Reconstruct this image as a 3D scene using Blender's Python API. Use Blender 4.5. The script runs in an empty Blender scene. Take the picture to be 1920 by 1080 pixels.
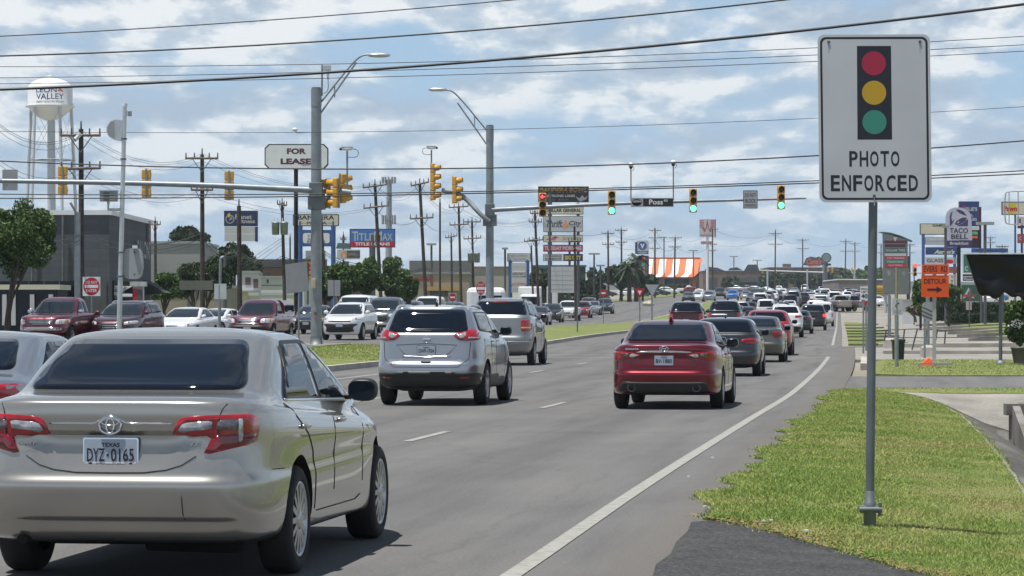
import bpy, bmesh, math, random
import numpy as np
from mathutils import Vector, Matrix, geometry
from mathutils.bvhtree import BVHTree
random.seed(7)
R = math.radians
SC = bpy.context.scene
COL = SC.collection
# ------------------------------------------------------------------ camera
F, CX, HY, EYE = 5500.0, 960.0, 587.0, 1.57      # focal length and horizon measured on the photograph (1920 px wide)
cam = bpy.data.cameras.new('camera'); cam_o = bpy.data.objects.new('camera', cam); COL.objects.link(cam_o)
cam.sensor_width = 36; cam.lens = F / 1920 * 36; cam.shift_y = (HY - 540) / 1920
cam.clip_start = .1; cam.clip_end = 20000
cam_o.location = (0, 0, EYE); cam_o.rotation_euler = (R(90), 0, 0)
SC.camera = cam_o
# ------------------------------------------------------------------ light
SUN_DIR = Vector((-.21, -.13, 1)).normalized()
SUN_EL = math.asin(SUN_DIR.z)
sun = bpy.data.lights.new('sun', 'SUN'); sun.energy = 5.0; sun.angle = R(.5); sun.color = (1, .965, .91)
sun_o = bpy.data.objects.new('sun', sun); COL.objects.link(sun_o)
sun_o.rotation_euler = SUN_DIR.to_track_quat('Z', 'Y').to_euler(); sun_o.location = (0, 0, 60)
SC.view_settings.view_transform = 'Standard'; SC.view_settings.look = 'None'
SC.view_settings.gamma = 1; SC.view_settings.exposure = 0.26
SC.render.engine = 'CYCLES'
SC.cycles.max_bounces = 6; SC.cycles.diffuse_bounces = 2; SC.cycles.glossy_bounces = 3

world = bpy.data.worlds.new('World'); SC.world = world; world.use_nodes = True
nt = world.node_tree; nt.nodes.clear()
def N(t, **k):
    n = nt.nodes.new(t)
    for a, v in k.items(): setattr(n, a, v)
    return n
def L(a, b): nt.links.new(a, b)
def mth(op, a, b=None, c=None):
    n = N('ShaderNodeMath', operation=op)
    for i, v in enumerate((a, b, c)):
        if v is None: continue
        if isinstance(v, (int, float)): n.inputs[i].default_value = v
        else: L(v, n.inputs[i])
    return n.outputs[0]
def ramp(fac, stops, interp='LINEAR'):
    n = N('ShaderNodeValToRGB'); n.color_ramp.interpolation = interp
    e = n.color_ramp.elements
    while len(e) < len(stops): e.new(.5)
    for i, (p, c) in enumerate(stops): e[i].position = p; e[i].color = (*c, 1) if len(c) == 3 else c
    L(fac, n.inputs[0]); return n.outputs[0]
def mixc(f, a, b, bt='MIX'):
    n = N('ShaderNodeMix', data_type='RGBA', blend_type=bt)
    for s, v in ((n.inputs[0], f), (n.inputs[6], a), (n.inputs[7], b)):
        if isinstance(v, (int, float)): s.default_value = v
        elif isinstance(v, tuple): s.default_value = (*v, 1)
        else: L(v, s)
    return n.outputs[2]
sky = N('ShaderNodeTexSky', sky_type='NISHITA'); sky.sun_disc = False
sky.sun_elevation = SUN_EL; sky.sun_rotation = math.atan2(SUN_DIR.x, SUN_DIR.y)
sky.air_density = 1.0; sky.dust_density = .6
tc = N('ShaderNodeTexCoord'); sep = N('ShaderNodeSeparateXYZ'); L(tc.outputs['Generated'], sep.inputs[0])
zc = mth('MAXIMUM', sep.outputs[2], 0.0)
dn = mth('ADD', zc, .16)
def cloud_vec(dx, dy):
    cb = N('ShaderNodeCombineXYZ')
    L(mth('ADD', mth('MULTIPLY', mth('DIVIDE', sep.outputs[0], dn), 2.6), dx), cb.inputs[0])
    L(mth('ADD', mth('MULTIPLY', mth('DIVIDE', sep.outputs[1], dn), 1.35), dy), cb.inputs[1])
    return cb.outputs[0]
def fbm(vec, sc, det, rough=.55, dist=.0):
    n = N('ShaderNodeTexNoise'); n.inputs['Scale'].default_value = sc; n.inputs['Detail'].default_value = det
    n.inputs['Roughness'].default_value = rough; n.inputs['Distortion'].default_value = dist
    L(vec, n.inputs['Vector']); return n.outputs[0]
CO = (3.7, 1.3)
d0 = fbm(cloud_vec(*CO), 1.25, 9, .57, .12)
d1 = fbm(cloud_vec(CO[0] + .05, CO[1] + .13), 1.25, 9, .57, .12)
big = fbm(cloud_vec(9.1, 4.2), .45, 4, .5)
cov = mth('ADD', d0, mth('MULTIPLY', mth('SUBTRACT', big, .5), .35))
cov2 = mth('ADD', d1, mth('MULTIPLY', mth('SUBTRACT', big, .5), .35))
mask = ramp(cov, [(.38, (0, 0, 0)), (.52, (1, 1, 1))], 'EASE')
lit = mth('ADD', mth('MULTIPLY', mth('SUBTRACT', cov, cov2), 4.3), .50)
ccol = ramp(lit, [(.24, (3.5, 4.35, 5.4)), (.50, (4.6, 5.4, 6.25)), (.72, (7.1, 7.45, 7.7))])
base = mixc(.85, sky.outputs[0], (3.1, 4.65, 6.5))
skycol = mixc(mask, base, ccol)
skycol = mixc(ramp(sep.outputs[2], [(.0, (.75, .75, .75)), (.04, (.25, .25, .25)), (.10, (0, 0, 0))]), skycol, (3.8, 5.0, 6.3))
skycol = mixc(1, skycol, ramp(sep.outputs[2], [(.10, (1, 1, 1)), (.45, (.40, .43, .50)), (1, (.30, .34, .44))]), 'MULTIPLY')
bg = N('ShaderNodeBackground'); L(skycol, bg.inputs[0]); bg.inputs[1].default_value = .1
wo = N('ShaderNodeOutputWorld'); L(bg.outputs[0], wo.inputs[0])

# ------------------------------------------------------------------ materials
MATS = {}
def M(name, col, rough=.6, metal=0., var=.10, scale=4., bump=0., coat=0., emit=0., spec=.5, flake=False, alpha=1.):
    if name in MATS: return MATS[name]
    global nt
    m = bpy.data.materials.new(name); m.use_nodes = True
    keep = nt; nt = m.node_tree
    b = nt.nodes['Principled BSDF']
    t = N('ShaderNodeTexCoord'); n = N('ShaderNodeTexNoise'); n.inputs['Scale'].default_value = scale; n.inputs['Detail'].default_value = 6
    L(t.outputs['Object'], n.inputs['Vector'])
    lo = tuple(c * (1 - var) for c in col); hi = tuple(min(1, c * (1 + var)) for c in col)
    L(ramp(n.outputs[0], [(.3, lo), (.7, hi)]), b.inputs['Base Color'])
    b.inputs['Roughness'].default_value = rough; b.inputs['Metallic'].default_value = metal
    b.inputs['Specular IOR Level'].default_value = spec
    if coat: b.inputs['Coat Weight'].default_value = coat; b.inputs['Coat Roughness'].default_value = .03
    if emit: b.inputs['Emission Color'].default_value = (*col, 1); b.inputs['Emission Strength'].default_value = emit
    if bump:
        n2 = N('ShaderNodeTexNoise'); n2.inputs['Scale'].default_value = scale * 5; n2.inputs['Detail'].default_value = 4
        L(t.outputs['Object'], n2.inputs['Vector'])
        bp = N('ShaderNodeBump'); bp.inputs['Strength'].default_value = bump; bp.inputs['Distance'].default_value = .02
        L(n2.outputs[0], bp.inputs['Height']); L(bp.outputs[0], b.inputs['Normal'])
    nt = keep; MATS[name] = m; m.diffuse_color = (*col, 1)
    return m
def paint(name, col, metal=.0, rough=.35, coat=1.):
    return M('car paint ' + name, col, rough, metal, .03, 1.5, 0, coat)
GLASS = M('tinted glass', (.006, .010, .017), .02, 0, .1, 2, spec=.27)
WSG = M('windshield glass', (.014, .018, .02), .02, 0, .1, 2, spec=.75)
RUBBER = M('tyre rubber', (.018, .018, .019), .85, 0, .15, 20)
BLACKP = M('black plastic', (.016, .017, .018), .5, 0, .1, 8)
DARK = M('underbody black', (.006, .006, .006), .9, 0, .2, 5)
CHROME = M('chrome', (.75, .76, .78), .08, 1., .02, 3)
ALLOY = M('alloy', (.46, .47, .49), .28, .9, .05, 6)
SEAM = M('panel gap', (.02, .02, .021), .8, 0, .1, 5)
TAIL = M('tail lamp red', (.32, .006, .012), .08, 0, .25, 18, coat=1)
TAILD = M('tail lamp deep red', (.16, .003, .008), .06, 0, .4, 14, coat=1)
LAMPW = M('lamp clear lens', (.42, .44, .46), .07, .5, .35, 25, coat=1)
LAMPS = M('lamp smoked lens', (.12, .11, .12), .08, .3, .6, 25, coat=1)
AMBER = M('amber lens', (.75, .25, .02), .15, 0, .2, 20, coat=1)
HEADL = M('headlight lens', (.74, .74, .72), .08, .35, .3, 16, coat=1)
PLATE = M('plate white', (.36, .41, .48), .45, 0, .05, 10)
INK = M('black ink', (.012, .013, .022), .5, 0, .1, 10)
INKB = M('plate ink', (.01, .012, .03), .5, 0, .1, 10)
GALV = M('galvanised steel', (.25, .28, .30), .5, .45, .18, 2.5)
GALVD = M('weathered steel', (.15, .17, .18), .55, .4, .2, 3)
GALVL = M('bright aluminium', (.55, .57, .58), .38, .7, .1, 5)
SIGY = M('signal yellow', (.62, .33, .045), .45, 0, .12, 6)
WOOD = M('creosoted wood', (.060, .045, .038), .85, 0, .35, 6, .3)
WOODL = M('weathered timber', (.16, .13, .11), .85, 0, .3, 8)
WIRE = M('cable black', (.012, .013, .015), .45, 0, .1, 2)
WHITE = M('white enamel', (.72, .73, .74), .4, 0, .05, 2)
CREAM = M('cream panel', (.60, .56, .42), .5, 0, .06, 2)
NAVY = M('navy panel', (.028, .035, .10), .4, 0, .1, 2)
BLUE = M('blue panel', (.04, .10, .30), .4, 0, .1, 2)
RED = M('red panel', (.48, .02, .04), .4, 0, .1, 2)
GREY = M('grey panel', (.30, .31, .32), .5, 0, .08, 2)
DGREY = M('dark grey panel', (.085, .09, .10), .5, 0, .12, 2)
STOP = M('sign red', (.42, .012, .03), .4, 0, .08, 3)
ORANGE = M('construction orange', (.78, .095, .008), .45, 0, .06, 2)
CONC = M('pale concrete', (.40, .37, .33), .9, 0, .22, 1.4, .3)
CONCD = M('stained concrete', (.22, .205, .185), .9, 0, .45, .9, .4)
# ------------------------------------------------------------------ scene helpers
def s_(Y): return F / Y
def at(px, py, Y): return Vector(((px - CX) * Y / F, Y, EYE + (HY - py) * Y / F))
EDGE = [(0, -2.35), (17.5, 0), (26.6, 1.2), (42.5, 3.4), (58.3, 5.6), (92.9, 9.9), (137, 15), (262, 29), (550, 61), (1100, 122), (4000, 440)]
GR = [(0, 0), (100, 0), (160, .27), (210, .38), (255, .50), (300, 1.0), (350, 1.95), (410, 3.0), (500, 4.0), (700, 6.3), (1000, 9.5), (1600, 14), (3000, 24), (9000, 60)]
def pch(tab):
    x = np.array([a for a, _ in tab], float); y = np.array([b for _, b in tab], float)
    h = np.diff(x); d = np.diff(y) / h
    m = np.zeros_like(y); m[0] = d[0]; m[-1] = d[-1]
    for i in range(1, len(x) - 1):
        m[i] = 0 if d[i-1] * d[i] <= 0 else (h[i-1] + h[i]) / (h[i-1] / d[i-1] + h[i] / d[i])
    def f(v):
        v = np.asarray(v, float); i = np.clip(np.searchsorted(x, v) - 1, 0, len(x) - 2)
        t = np.clip((v - x[i]) / h[i], 0, 1)
        return (y[i] * (1 + 2*t) * (1-t)**2 + m[i] * h[i] * t * (1-t)**2 + y[i+1] * t*t * (3 - 2*t) + m[i+1] * h[i] * t*t * (t-1))
    return f
edgeX = pch(EDGE); gY = pch(GR)
def sst(a, b, x):
    t = min(1, max(0, (x - a) / (b - a))); return t*t*(3-2*t)
def TO(off, Y):                                   # terrain height at a sideways distance from the road edge line
    z = float(gY(Y))
    z += .26 * sst(-12, -18, off) * sst(340, 170, Y)
    if off > 7 and 112 < Y < 330: z += .35 * sst(7, 12, off) * sst(112, 135, Y) * sst(330, 290, Y)
    if off > 1.2 and Y < 62: z -= .16 * sst(1.2, 3.6, off) * sst(62, 50, Y)
    return z
def T(X, Y): return TO(X - float(edgeX(Y)), Y)
def ground_hit(px, py, y0=14, y1=1600):           # where the sight line through a photo pixel meets the terrain
    Y = y0
    while Y < y1:
        X = (px - CX) * Y / F
        if HY + F / Y * (EYE - T(X, Y)) <= py: break
        Y *= 1.004
    return Vector(((px - CX) * Y / F, Y, T((px - CX) * Y / F, Y)))
def head(Y): return math.atan2(float(edgeX(Y + 2) - edgeX(Y - 2)), 4)       # road bearing
def tag(o, label=None, cat=None, group=None, kind=None):
    for k, v in (('label', label), ('category', cat), ('group', group), ('kind', kind)):
        if v: o[k] = v
    return o
def empty(name, loc, label=None, cat=None, group=None, rz=0.):
    o = bpy.data.objects.new(name, None); COL.objects.link(o); o.location = loc; o.rotation_euler = (0, 0, rz)
    o.empty_display_size = .2
    return tag(o, label, cat, group)
def link(name, me, parent=None, loc=None):
    o = bpy.data.objects.new(name, me); COL.objects.link(o)
    if parent: o.parent = parent
    if loc is not None: o.location = loc
    return o
def copy_tree(o, parent=None):
    c = o.copy(); COL.objects.link(c)
    if parent: c.parent = parent
    for ch in list(o.children): copy_tree(ch, c)
    return c
_TXT = {}
def text_geo(txt, bold=.0, shear=0.):
    k = (txt, bold, shear)
    if k not in _TXT:
        cu = bpy.data.curves.new('t', 'FONT'); cu.body = txt; cu.size = 1; cu.offset = bold; cu.shear = shear; cu.resolution_u = 3
        cu.align_x = 'LEFT'
        ob = bpy.data.objects.new('t', cu); COL.objects.link(ob); bpy.context.view_layer.update()
        me = ob.evaluated_get(bpy.context.evaluated_depsgraph_get()).to_mesh()
        v = [Vector(p.co) for p in me.vertices]; f = [tuple(p.vertices) for p in me.polygons]
        if v:
            x0 = min(p.x for p in v); x1 = max(p.x for p in v); y0 = min(p.y for p in v); y1 = max(p.y for p in v)
            v = [((p.x - x0) / max(1e-6, x1 - x0), (p.y - y0) / max(1e-6, y1 - y0)) for p in v]
        bpy.data.objects.remove(ob); bpy.data.curves.remove(cu)
        _TXT[k] = (v, f)
    return _TXT[k]
class MB:
    def __init__(s): s.v = []; s.f = []; s.m = []; s.sm = []; s.mats = []
    def mi(s, mat):
        if mat not in s.mats: s.mats.append(mat)
        return s.mats.index(mat)
    def add(s, v, f, mat=None, smooth=False):
        o = len(s.v); s.v += [tuple(p) for p in v]; k = s.mi(mat) if mat else 0
        for q in f: s.f.append(tuple(i + o for i in q)); s.m.append(k); s.sm.append(smooth)
        return s
    def box(s, c, d, mat=None, M4=None, bev=0.):
        x, y, z = (q / 2 for q in d); c = Vector(c)
        if bev:
            bm = bmesh.new(); bmesh.ops.create_cube(bm, size=1)
            for p in bm.verts: p.co = Vector((p.co.x * d[0], p.co.y * d[1], p.co.z * d[2]))
            bmesh.ops.bevel(bm, geom=bm.edges[:], offset=bev, segments=2, affect='EDGES', profile=.5)
            bm.verts.index_update(); P = [p.co.copy() for p in bm.verts]; fs = [tuple(q.index for q in f.verts) for f in bm.faces]; bm.free()
        else:
            P = [Vector(p) for p in ((-x,-y,-z),(x,-y,-z),(x,y,-z),(-x,y,-z),(-x,-y,z),(x,-y,z),(x,y,z),(-x,y,z))]
            fs = [(3,2,1,0),(4,5,6,7),(0,1,5,4),(1,2,6,5),(2,3,7,6),(3,0,4,7)]
        P = [(M4 @ p if M4 else p) + c for p in P]
        return s.add(P, fs, mat)
    def tube(s, path, r, mat=None, n=8, cap=True):
        P = [Vector(p) for p in path]; rr = r if isinstance(r, (list, tuple)) else [r] * len(P)
        vs = []; fs = []
        for i, p in enumerate(P):
            d = (P[min(i+1, len(P)-1)] - P[max(i-1, 0)]).normalized()
            a = d.cross(Vector((0, 0, 1))) if abs(d.z) < .9 else d.cross(Vector((0, 1, 0)))
            a.normalize(); b = d.cross(a)
            for k in range(n):
                t = 2 * math.pi * k / n; vs.append(p + (a * math.cos(t) + b * math.sin(t)) * rr[i])
        for i in range(len(P) - 1):
            for k in range(n):
                fs.append((i*n+k, i*n+(k+1) % n, (i+1)*n+(k+1) % n, (i+1)*n+k))
        s.add(vs, fs, mat, True)
        if cap: s.add(vs[:n], [tuple(range(n))], mat); s.add(vs[-n:], [tuple(reversed(range(n)))], mat)
        return s
    def lathe(s, c, prof, mat=None, n=24, axis='z'):
        vs = []; fs = []
        for (r, h) in prof:
            for k in range(n):
                t = 2*math.pi*k/n; a, b = r*math.cos(t), r*math.sin(t)
                vs.append(Vector(c) + Vector((a, b, h) if axis == 'z' else (h, a, b) if axis == 'x' else (b, h, a)))
        for i in range(len(prof) - 1):
            for k in range(n): fs.append((i*n+k, i*n+(k+1) % n, (i+1)*n+(k+1) % n, (i+1)*n+k))
        return s.add(vs, fs, mat, True)
    def plate(s, poly, Y=None, th=.05, mat=None, fr=None):
        # poly in photo pixels at depth Y (or in a frame (origin, right, up)), pushed back by th
        if fr: P = [fr[0] + fr[1] * a + fr[2] * b for a, b in poly]; back = fr[1].cross(fr[2]).normalized() * -th
        else: P = [at(a, b, Y) for a, b in poly]; back = Vector((0, th, 0))
        n = len(P)
        ar = sum(poly[i][0]*poly[(i+1) % n][1] - poly[(i+1) % n][0]*poly[i][1] for i in range(n))
        if (ar > 0) != bool(fr): P.reverse()
        vs = P + [p + back for p in P]
        fs = [tuple(range(n)), tuple(reversed(range(n, 2*n)))] + [(i, n+i, n+(i+1) % n, (i+1) % n) for i in range(n)]
        return s.add(vs, fs, mat)
    def rect(s, x0, y0, x1, y1, Y, th=.05, mat=None): return s.plate([(x0,y0),(x1,y0),(x1,y1),(x0,y1)], Y, th, mat)
    def text(s, txt, x0, y0, x1, y1, Y=None, mat=None, bold=0., shear=0., fr=None, th=.004):
        v, f = text_geo(txt, bold, shear); th = min(th, .0008)
        if fr: P = [fr[0] + fr[1] * (x0 + (x1-x0)*a) + fr[2] * (y0 + (y1-y0)*b) for a, b in v]; d = fr[1].cross(fr[2]).normalized() * th
        else: P = [at(x0 + (x1-x0)*a, y1 + (y0-y1)*b, Y) for a, b in v]; d = Vector((0, -th, 0))
        return s.add([p + d for p in P], f, mat)
    def build(s, name, mat=None, parent=None, loc=None, smooth_all=False):
        me = bpy.data.meshes.new(name)
        off = Vector(loc) if loc is not None else Vector()
        me.from_pydata([Vector(p) - off for p in s.v], [], s.f)
        ms = s.mats if s.mats else [mat]
        if s.mats and mat and mat not in ms: ms = ms
        for q in ms: me.materials.append(q or mat)
        me.polygons.foreach_set('material_index', s.m)
        me.polygons.foreach_set('use_smooth', [smooth_all or q for q in s.sm])
        me.validate(); me.update()
        o = link(name, me, parent, off if loc is not None else None)
        return o
def rrect(x0, y0, x1, y1, r, n=5):                # rounded rectangle outline
    P = []
    for cx, cy, a in ((x1-r, y0+r, -90), (x1-r, y1-r, 0), (x0+r, y1-r, 90), (x0+r, y0+r, 180)):
        for k in range(n + 1):
            t = R(a + 90 * k / n); P.append((cx + r*math.cos(t), cy + r*math.sin(t)))
    return P
def circ(cx, cy, r, n=24, ry=None): return [(cx + r*math.cos(2*math.pi*k/n), cy + (ry or r)*math.sin(2*math.pi*k/n)) for k in range(n)]
def rel(o, p): return Vector(p) - o.location
def wpart(mb, name, parent, mat=None):            # mesh given in world coordinates, stored under its thing
    root = parent
    while root.parent: root = root.parent
    l = root.location
    mb.v = [(a - l.x, b - l.y, c - l.z) for a, b, c in mb.v]
    return mb.build(name, mat, parent)
# ------------------------------------------------------------------ ground, roads, verge
_de = pch([(0, 3.5), (30, 3.5), (39, 3.4), (48, 3.2), (53, 2.85), (57, 2.2), (60, 1.3), (61, 1.2), (9000, 1.2)])
def ditch_edge(Y): return float(_de(Y))
def TD(off, Y):
    z = TO(off, Y); e = ditch_edge(Y)
    return z - .62 * sst(e, e + 1.4, off) * sst(10.5, 8.2, off) * sst(60, 52, Y)
def wpt(off, Y, dz=0.): return (float(edgeX(Y)) + off, Y, TD(off, Y) + dz)
def ys(a, b):
    o = []; y = a
    while y < b: o.append(y); y += .8 if y < 60 else 3 if y < 200 else 10 if y < 600 else 40 if y < 2000 else 400
    return o + [b]
def strip(name, offs, Y0, Y1, dz, mat, parent=None, kind='structure', skirt=.0):
    Yv = ys(Y0, Y1); n = len(offs); v = []; f = []; uv = []
    for y in Yv:
        for o in offs: v.append(wpt(o, y, dz)); uv.append((o, y))
    for i in range(len(Yv) - 1):
        for k in range(n - 1): f.append((i*n+k, i*n+k+1, (i+1)*n+k+1, (i+1)*n+k))
    if skirt:
        b = len(v); ring = [k for k in range(n)] + [(i)*n+n-1 for i in range(1, len(Yv))] + [(len(Yv)-1)*n+k for k in range(n-2, -1, -1)] + [i*n for i in range(len(Yv)-2, 0, -1)]
        for q in ring: v.append((v[q][0], v[q][1], v[q][2] - skirt)); uv.append(uv[q])
        m = len(ring)
        for i in range(m): f.append((ring[i], b+i, b+(i+1) % m, ring[(i+1) % m]))
    me = bpy.data.meshes.new(name); me.from_pydata(v, [], f); me.materials.append(mat)
    l = me.uv_layers.new(name='road'); idx = np.zeros(len(me.loops), int); me.loops.foreach_get('vertex_index', idx)
    l.data.foreach_set('uv', np.array(uv)[idx].ravel())
    o = link(name, me, parent)
    if kind: o['kind'] = kind
    return o
def sheet(name, poly, dz, mat, cell=1., kind='structure', skirt=.08, px=False):
    """flat area from a ground outline in (sideways, along) metres"""
    B = []
    for i in range(len(poly)):
        a, b = poly[i], poly[(i+1) % len(poly)]; k = max(1, int(math.hypot(b[0]-a[0], b[1]-a[1]) / cell))
        B += [Vector((a[0]+(b[0]-a[0])*j/k, a[1]+(b[1]-a[1])*j/k)) for j in range(k)]
    pts = list(B); n = len(B); x0, x1 = min(p.x for p in B), max(p.x for p in B); y0, y1 = min(p.y for p in B), max(p.y for p in B)
    y = y0 + cell/2
    while y < y1:
        x = x0 + cell/2
        while x < x1:
            p = Vector((x, y))
            if min((p-b).length_squared for b in B) > .16*cell*cell: pts.append(p)
            x += cell
        y += cell
    vs, _, fs, _, _, _ = geometry.delaunay_2d_cdt(pts, [(i, (i+1) % n) for i in range(n)], [list(range(n))], 1, 1e-6)
    V = [wpt(p.x, p.y, dz) for p in vs]; uv = [(p.x, p.y) for p in vs]; Fs = []
    for f in fs:
        a, b, c = (Vector(V[i]) for i in f[:3]); Fs.append(tuple(f) if (b-a).cross(c-a).z > 0 else tuple(reversed(f)))
    ed = {(f[i], f[(i+1) % len(f)]) for f in Fs for i in range(len(f))}; low = {}
    for a, b in list(ed):
        if (b, a) not in ed:
            for q in (a, b):
                if q not in low: low[q] = len(V); V.append((V[q][0], V[q][1], V[q][2] - skirt)); uv.append(uv[q])
            Fs.append((b, a, low[a], low[b]))
    me = bpy.data.meshes.new(name); me.from_pydata(V, [], Fs); me.materials.append(mat)
    l = me.uv_layers.new(name='road'); idx = np.zeros(len(me.loops), int); me.loops.foreach_get('vertex_index', idx)
    l.data.foreach_set('uv', np.array(uv)[idx].ravel())
    o = link(name, me); o['kind'] = kind
    return o
def groundmat(name, build):
    global nt
    m = bpy.data.materials.new(name); m.use_nodes = True; keep = nt; nt = m.node_tree
    b = nt.nodes['Principled BSDF']; b.inputs['Roughness'].default_value = .9; b.inputs['Specular IOR Level'].default_value = .25
    uvn = N('ShaderNodeUVMap'); uvn.uv_map = 'road'; gp = N('ShaderNodeTexCoord')
    col, h = build(uvn.outputs[0], gp.outputs['Object'])
    L(col, b.inputs['Base Color'])
    if h is not None:
        bp = N('ShaderNodeBump'); bp.inputs['Strength'].default_value = .15 if 'grass' in name else .5; bp.inputs['Distance'].default_value = .02; L(h, bp.inputs['Height']); L(bp.outputs[0], b.inputs['Normal'])
    nt = keep; return m
def mapd(v, sx, sy):
    n = N('ShaderNodeMapping'); n.inputs['Scale'].default_value = (sx, sy, 1); L(v, n.inputs[0]); return n.outputs[0]
def asphalt(uv, ob, c0=.115, lanes=True):
    fine = fbm(ob, 38, 4, .7); mid = fbm(mapd(uv, .9, .06), 1.6, 6, .6); blot = fbm(ob, .35, 5, .6)
    g = ramp(fine, [(.25, (c0*.72, c0*.71, c0*.70)), (.5, (c0, c0*.985, c0*.965)), (.78, (c0*1.45, c0*1.42, c0*1.38))])
    g = mixc(1, g, ramp(mid, [(.3, (.74, .74, .76)), (.5, (1, 1, 1)), (.72, (1.16, 1.15, 1.13))]), 'MULTIPLY')
    g = mixc(1, g, ramp(blot, [(.35, (.93, .93, .94)), (.65, (1.06, 1.06, 1.05))]), 'MULTIPLY')
    if lanes:
        sx = N('ShaderNodeSeparateXYZ'); L(uv, sx.inputs[0])
        ph = mth('ABSOLUTE', mth('SUBTRACT', mth('FRACT', mth('DIVIDE', mth('ADD', sx.outputs[0], 37.5), 3.75)), .5))
        oil = mth('MULTIPLY', ramp(ph, [(.0, (1, 1, 1)), (.06, (.7, .7, .7)), (.17, (0, 0, 0))]), ramp(fbm(mapd(uv, .3, .05), 1.3, 4), [(.30, (.45, .45, .45)), (.65, (1, 1, 1))]))
        g = mixc(mth('MULTIPLY', oil, .42), g, (c0*.45, c0*.45, c0*.47))
        # tar-sealed cracks and patches
        vo = N('ShaderNodeTexVoronoi', feature='DISTANCE_TO_EDGE'); vo.inputs['Scale'].default_value = .16
        wob = N('ShaderNodeTexNoise'); wob.inputs['Scale'].default_value = 1.3; wob.inputs['Detail'].default_value = 5; L(uv, wob.inputs['Vector'])
        L(mixc(.35, uv, wob.outputs[1]), vo.inputs['Vector'])
        g = mixc(mth('MULTIPLY', ramp(vo.outputs[0], [(.0, (1, 1, 1)), (.004, (0, 0, 0))]), .16), g, (c0*.3,)*3)
    return g, fine
def shoulder(u, o):
    g, f = asphalt(u, o, .132); sx = N('ShaderNodeSeparateXYZ'); L(u, sx.inputs[0])
    k = mth('ADD', sx.outputs[0], mth('MULTIPLY', mth('SUBTRACT', fbm(o, 2.5, 6, .7), .5), .7))
    gr = mixc(1, (.145, .135, .122), ramp(fbm(o, 70, 3, .8), [(.3, (.5, .5, .5)), (.55, (1, 1, 1)), (.72, (1.7, 1.65, 1.6))]), 'MULTIPLY')
    return mixc(mth('MULTIPLY', ramp(k, [(.28, (0, 0, 0)), (.62, (1, 1, 1))]), .8), g, gr), f
ROAD = groundmat('worn asphalt', lambda u, o: shoulder(u, o))
DRIVE = groundmat('driveway asphalt', lambda u, o: asphalt(u, o, .135, False))
def coarse(u, o):
    a = fbm(o, 45, 3, .8); b = fbm(o, 2.2, 6, .65); v = N('ShaderNodeTexVoronoi'); v.inputs['Scale'].default_value = 55; L(o, v.inputs['Vector'])
    g = ramp(b, [(.3, (.034, .034, .038)), (.5, (.048, .048, .052)), (.7, (.068, .067, .066))])
    g = mixc(1, g, ramp(a, [(.3, (.45, .45, .45)), (.55, (1, 1, 1)), (.75, (1.9, 1.9, 1.8))]), 'MULTIPLY')
    return mixc(ramp(v.outputs['Color'], [(.60, (0, 0, 0)), (.74, (.4, .4, .4))]), g, (.13, .126, .118)), a
FRESH = groundmat('dark coarse asphalt', coarse)
def grassm(uv, ob, dry=.5):
    a = fbm(ob, .55, 6, .65); b = fbm(ob, 9, 5, .7); c = fbm(ob, 60, 3, .7)
    g = ramp(a, [(.30, (.115, .17, .046)), (.48, (.17, .205, .068)), (.62, (.22, .215, .095)), (.75, (.24, .19, .105))])
    g = mixc(1, g, ramp(b, [(.3, (.6, .62, .55)), (.7, (1.25, 1.22, 1.2))]), 'MULTIPLY')
    g = mixc(1, g, ramp(c, [(.3, (.55, .55, .5)), (.7, (1.3, 1.3, 1.2))]), 'MULTIPLY')
    return g, c
GRASS = groundmat('mown grass', grassm)
def conc(uv, ob):
    a = fbm(ob, .6, 7, .65); b = fbm(ob, 14, 4, .7)
    g = ramp(a, [(.3, (.17, .16, .143)), (.5, (.255, .243, .217)), (.7, (.33, .313, .283))])
    return mixc(1, g, ramp(b, [(.3, (.8, .8, .8)), (.7, (1.12, 1.12, 1.1))]), 'MULTIPLY'), b
CONCG = groundmat('weathered concrete', conc)
def concd(uv, ob):
    a = fbm(mapd(uv, .8, .35), 1.2, 7, .65); b = fbm(ob, 18, 4, .7)
    g = ramp(a, [(.3, (.055, .052, .047)), (.5, (.105, .10, .09)), (.68, (.19, .18, .162))])
    return mixc(1, g, ramp(b, [(.3, (.8, .8, .8)), (.7, (1.15, 1.15, 1.1))]), 'MULTIPLY'), b
DITCH = groundmat('ditch concrete', concd)
def land(uv, ob):
    a = fbm(ob, .03, 6, .6); b = fbm(ob, 1.1, 6, .7)
    g = ramp(a, [(.35, (.15, .165, .07)), (.47, (.24, .22, .17)), (.60, (.26, .25, .23))])
    return mixc(1, g, ramp(b, [(.3, (.75, .75, .75)), (.7, (1.15, 1.15, 1.1))]), 'MULTIPLY'), b
LAND = groundmat('open ground', land)
MARK = groundmat('road paint', lambda u, o: (ramp(fbm(o, 9, 6, .7), [(.30, (.17, .17, .16)), (.46, (.275, .275, .25)), (.7, (.34, .335, .31))]), None))
OFFS = [-1500, -600, -250, -120, -70, -45, -33, -28, -23, -18.6, -17.2, -15, -12.6, -11, -7, -3, 0, .8, 1.2, 1.6, 2, 2.4, 2.8, 3.2, 3.45, 3.9, 4.4, 4.9, 5.5, 6.5, 7.5, 8.2, 9, 9.8, 10.5, 12, 16, 30, 60, 120, 250, 600, 1500]
strip('ground', OFFS, 6, 9000, -.07, LAND)
strip('road', [-12.9, -11, -7.4, -3.7, 0, .4, .95], 6, 1700, -.0, ROAD, skirt=.1)
strip('far_road', [-32, -28, -24, -21, -18.2], 6, 1700, -.0, ROAD, skirt=.1)
strip('cross_road', [-120, -60, -40, -32.01], 112, 128, .004, DRIVE, skirt=.1)
strip('intersection_road', [-18.19, -15, -12.91], 110.5, 129, .0, ROAD, skirt=.1)
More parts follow.
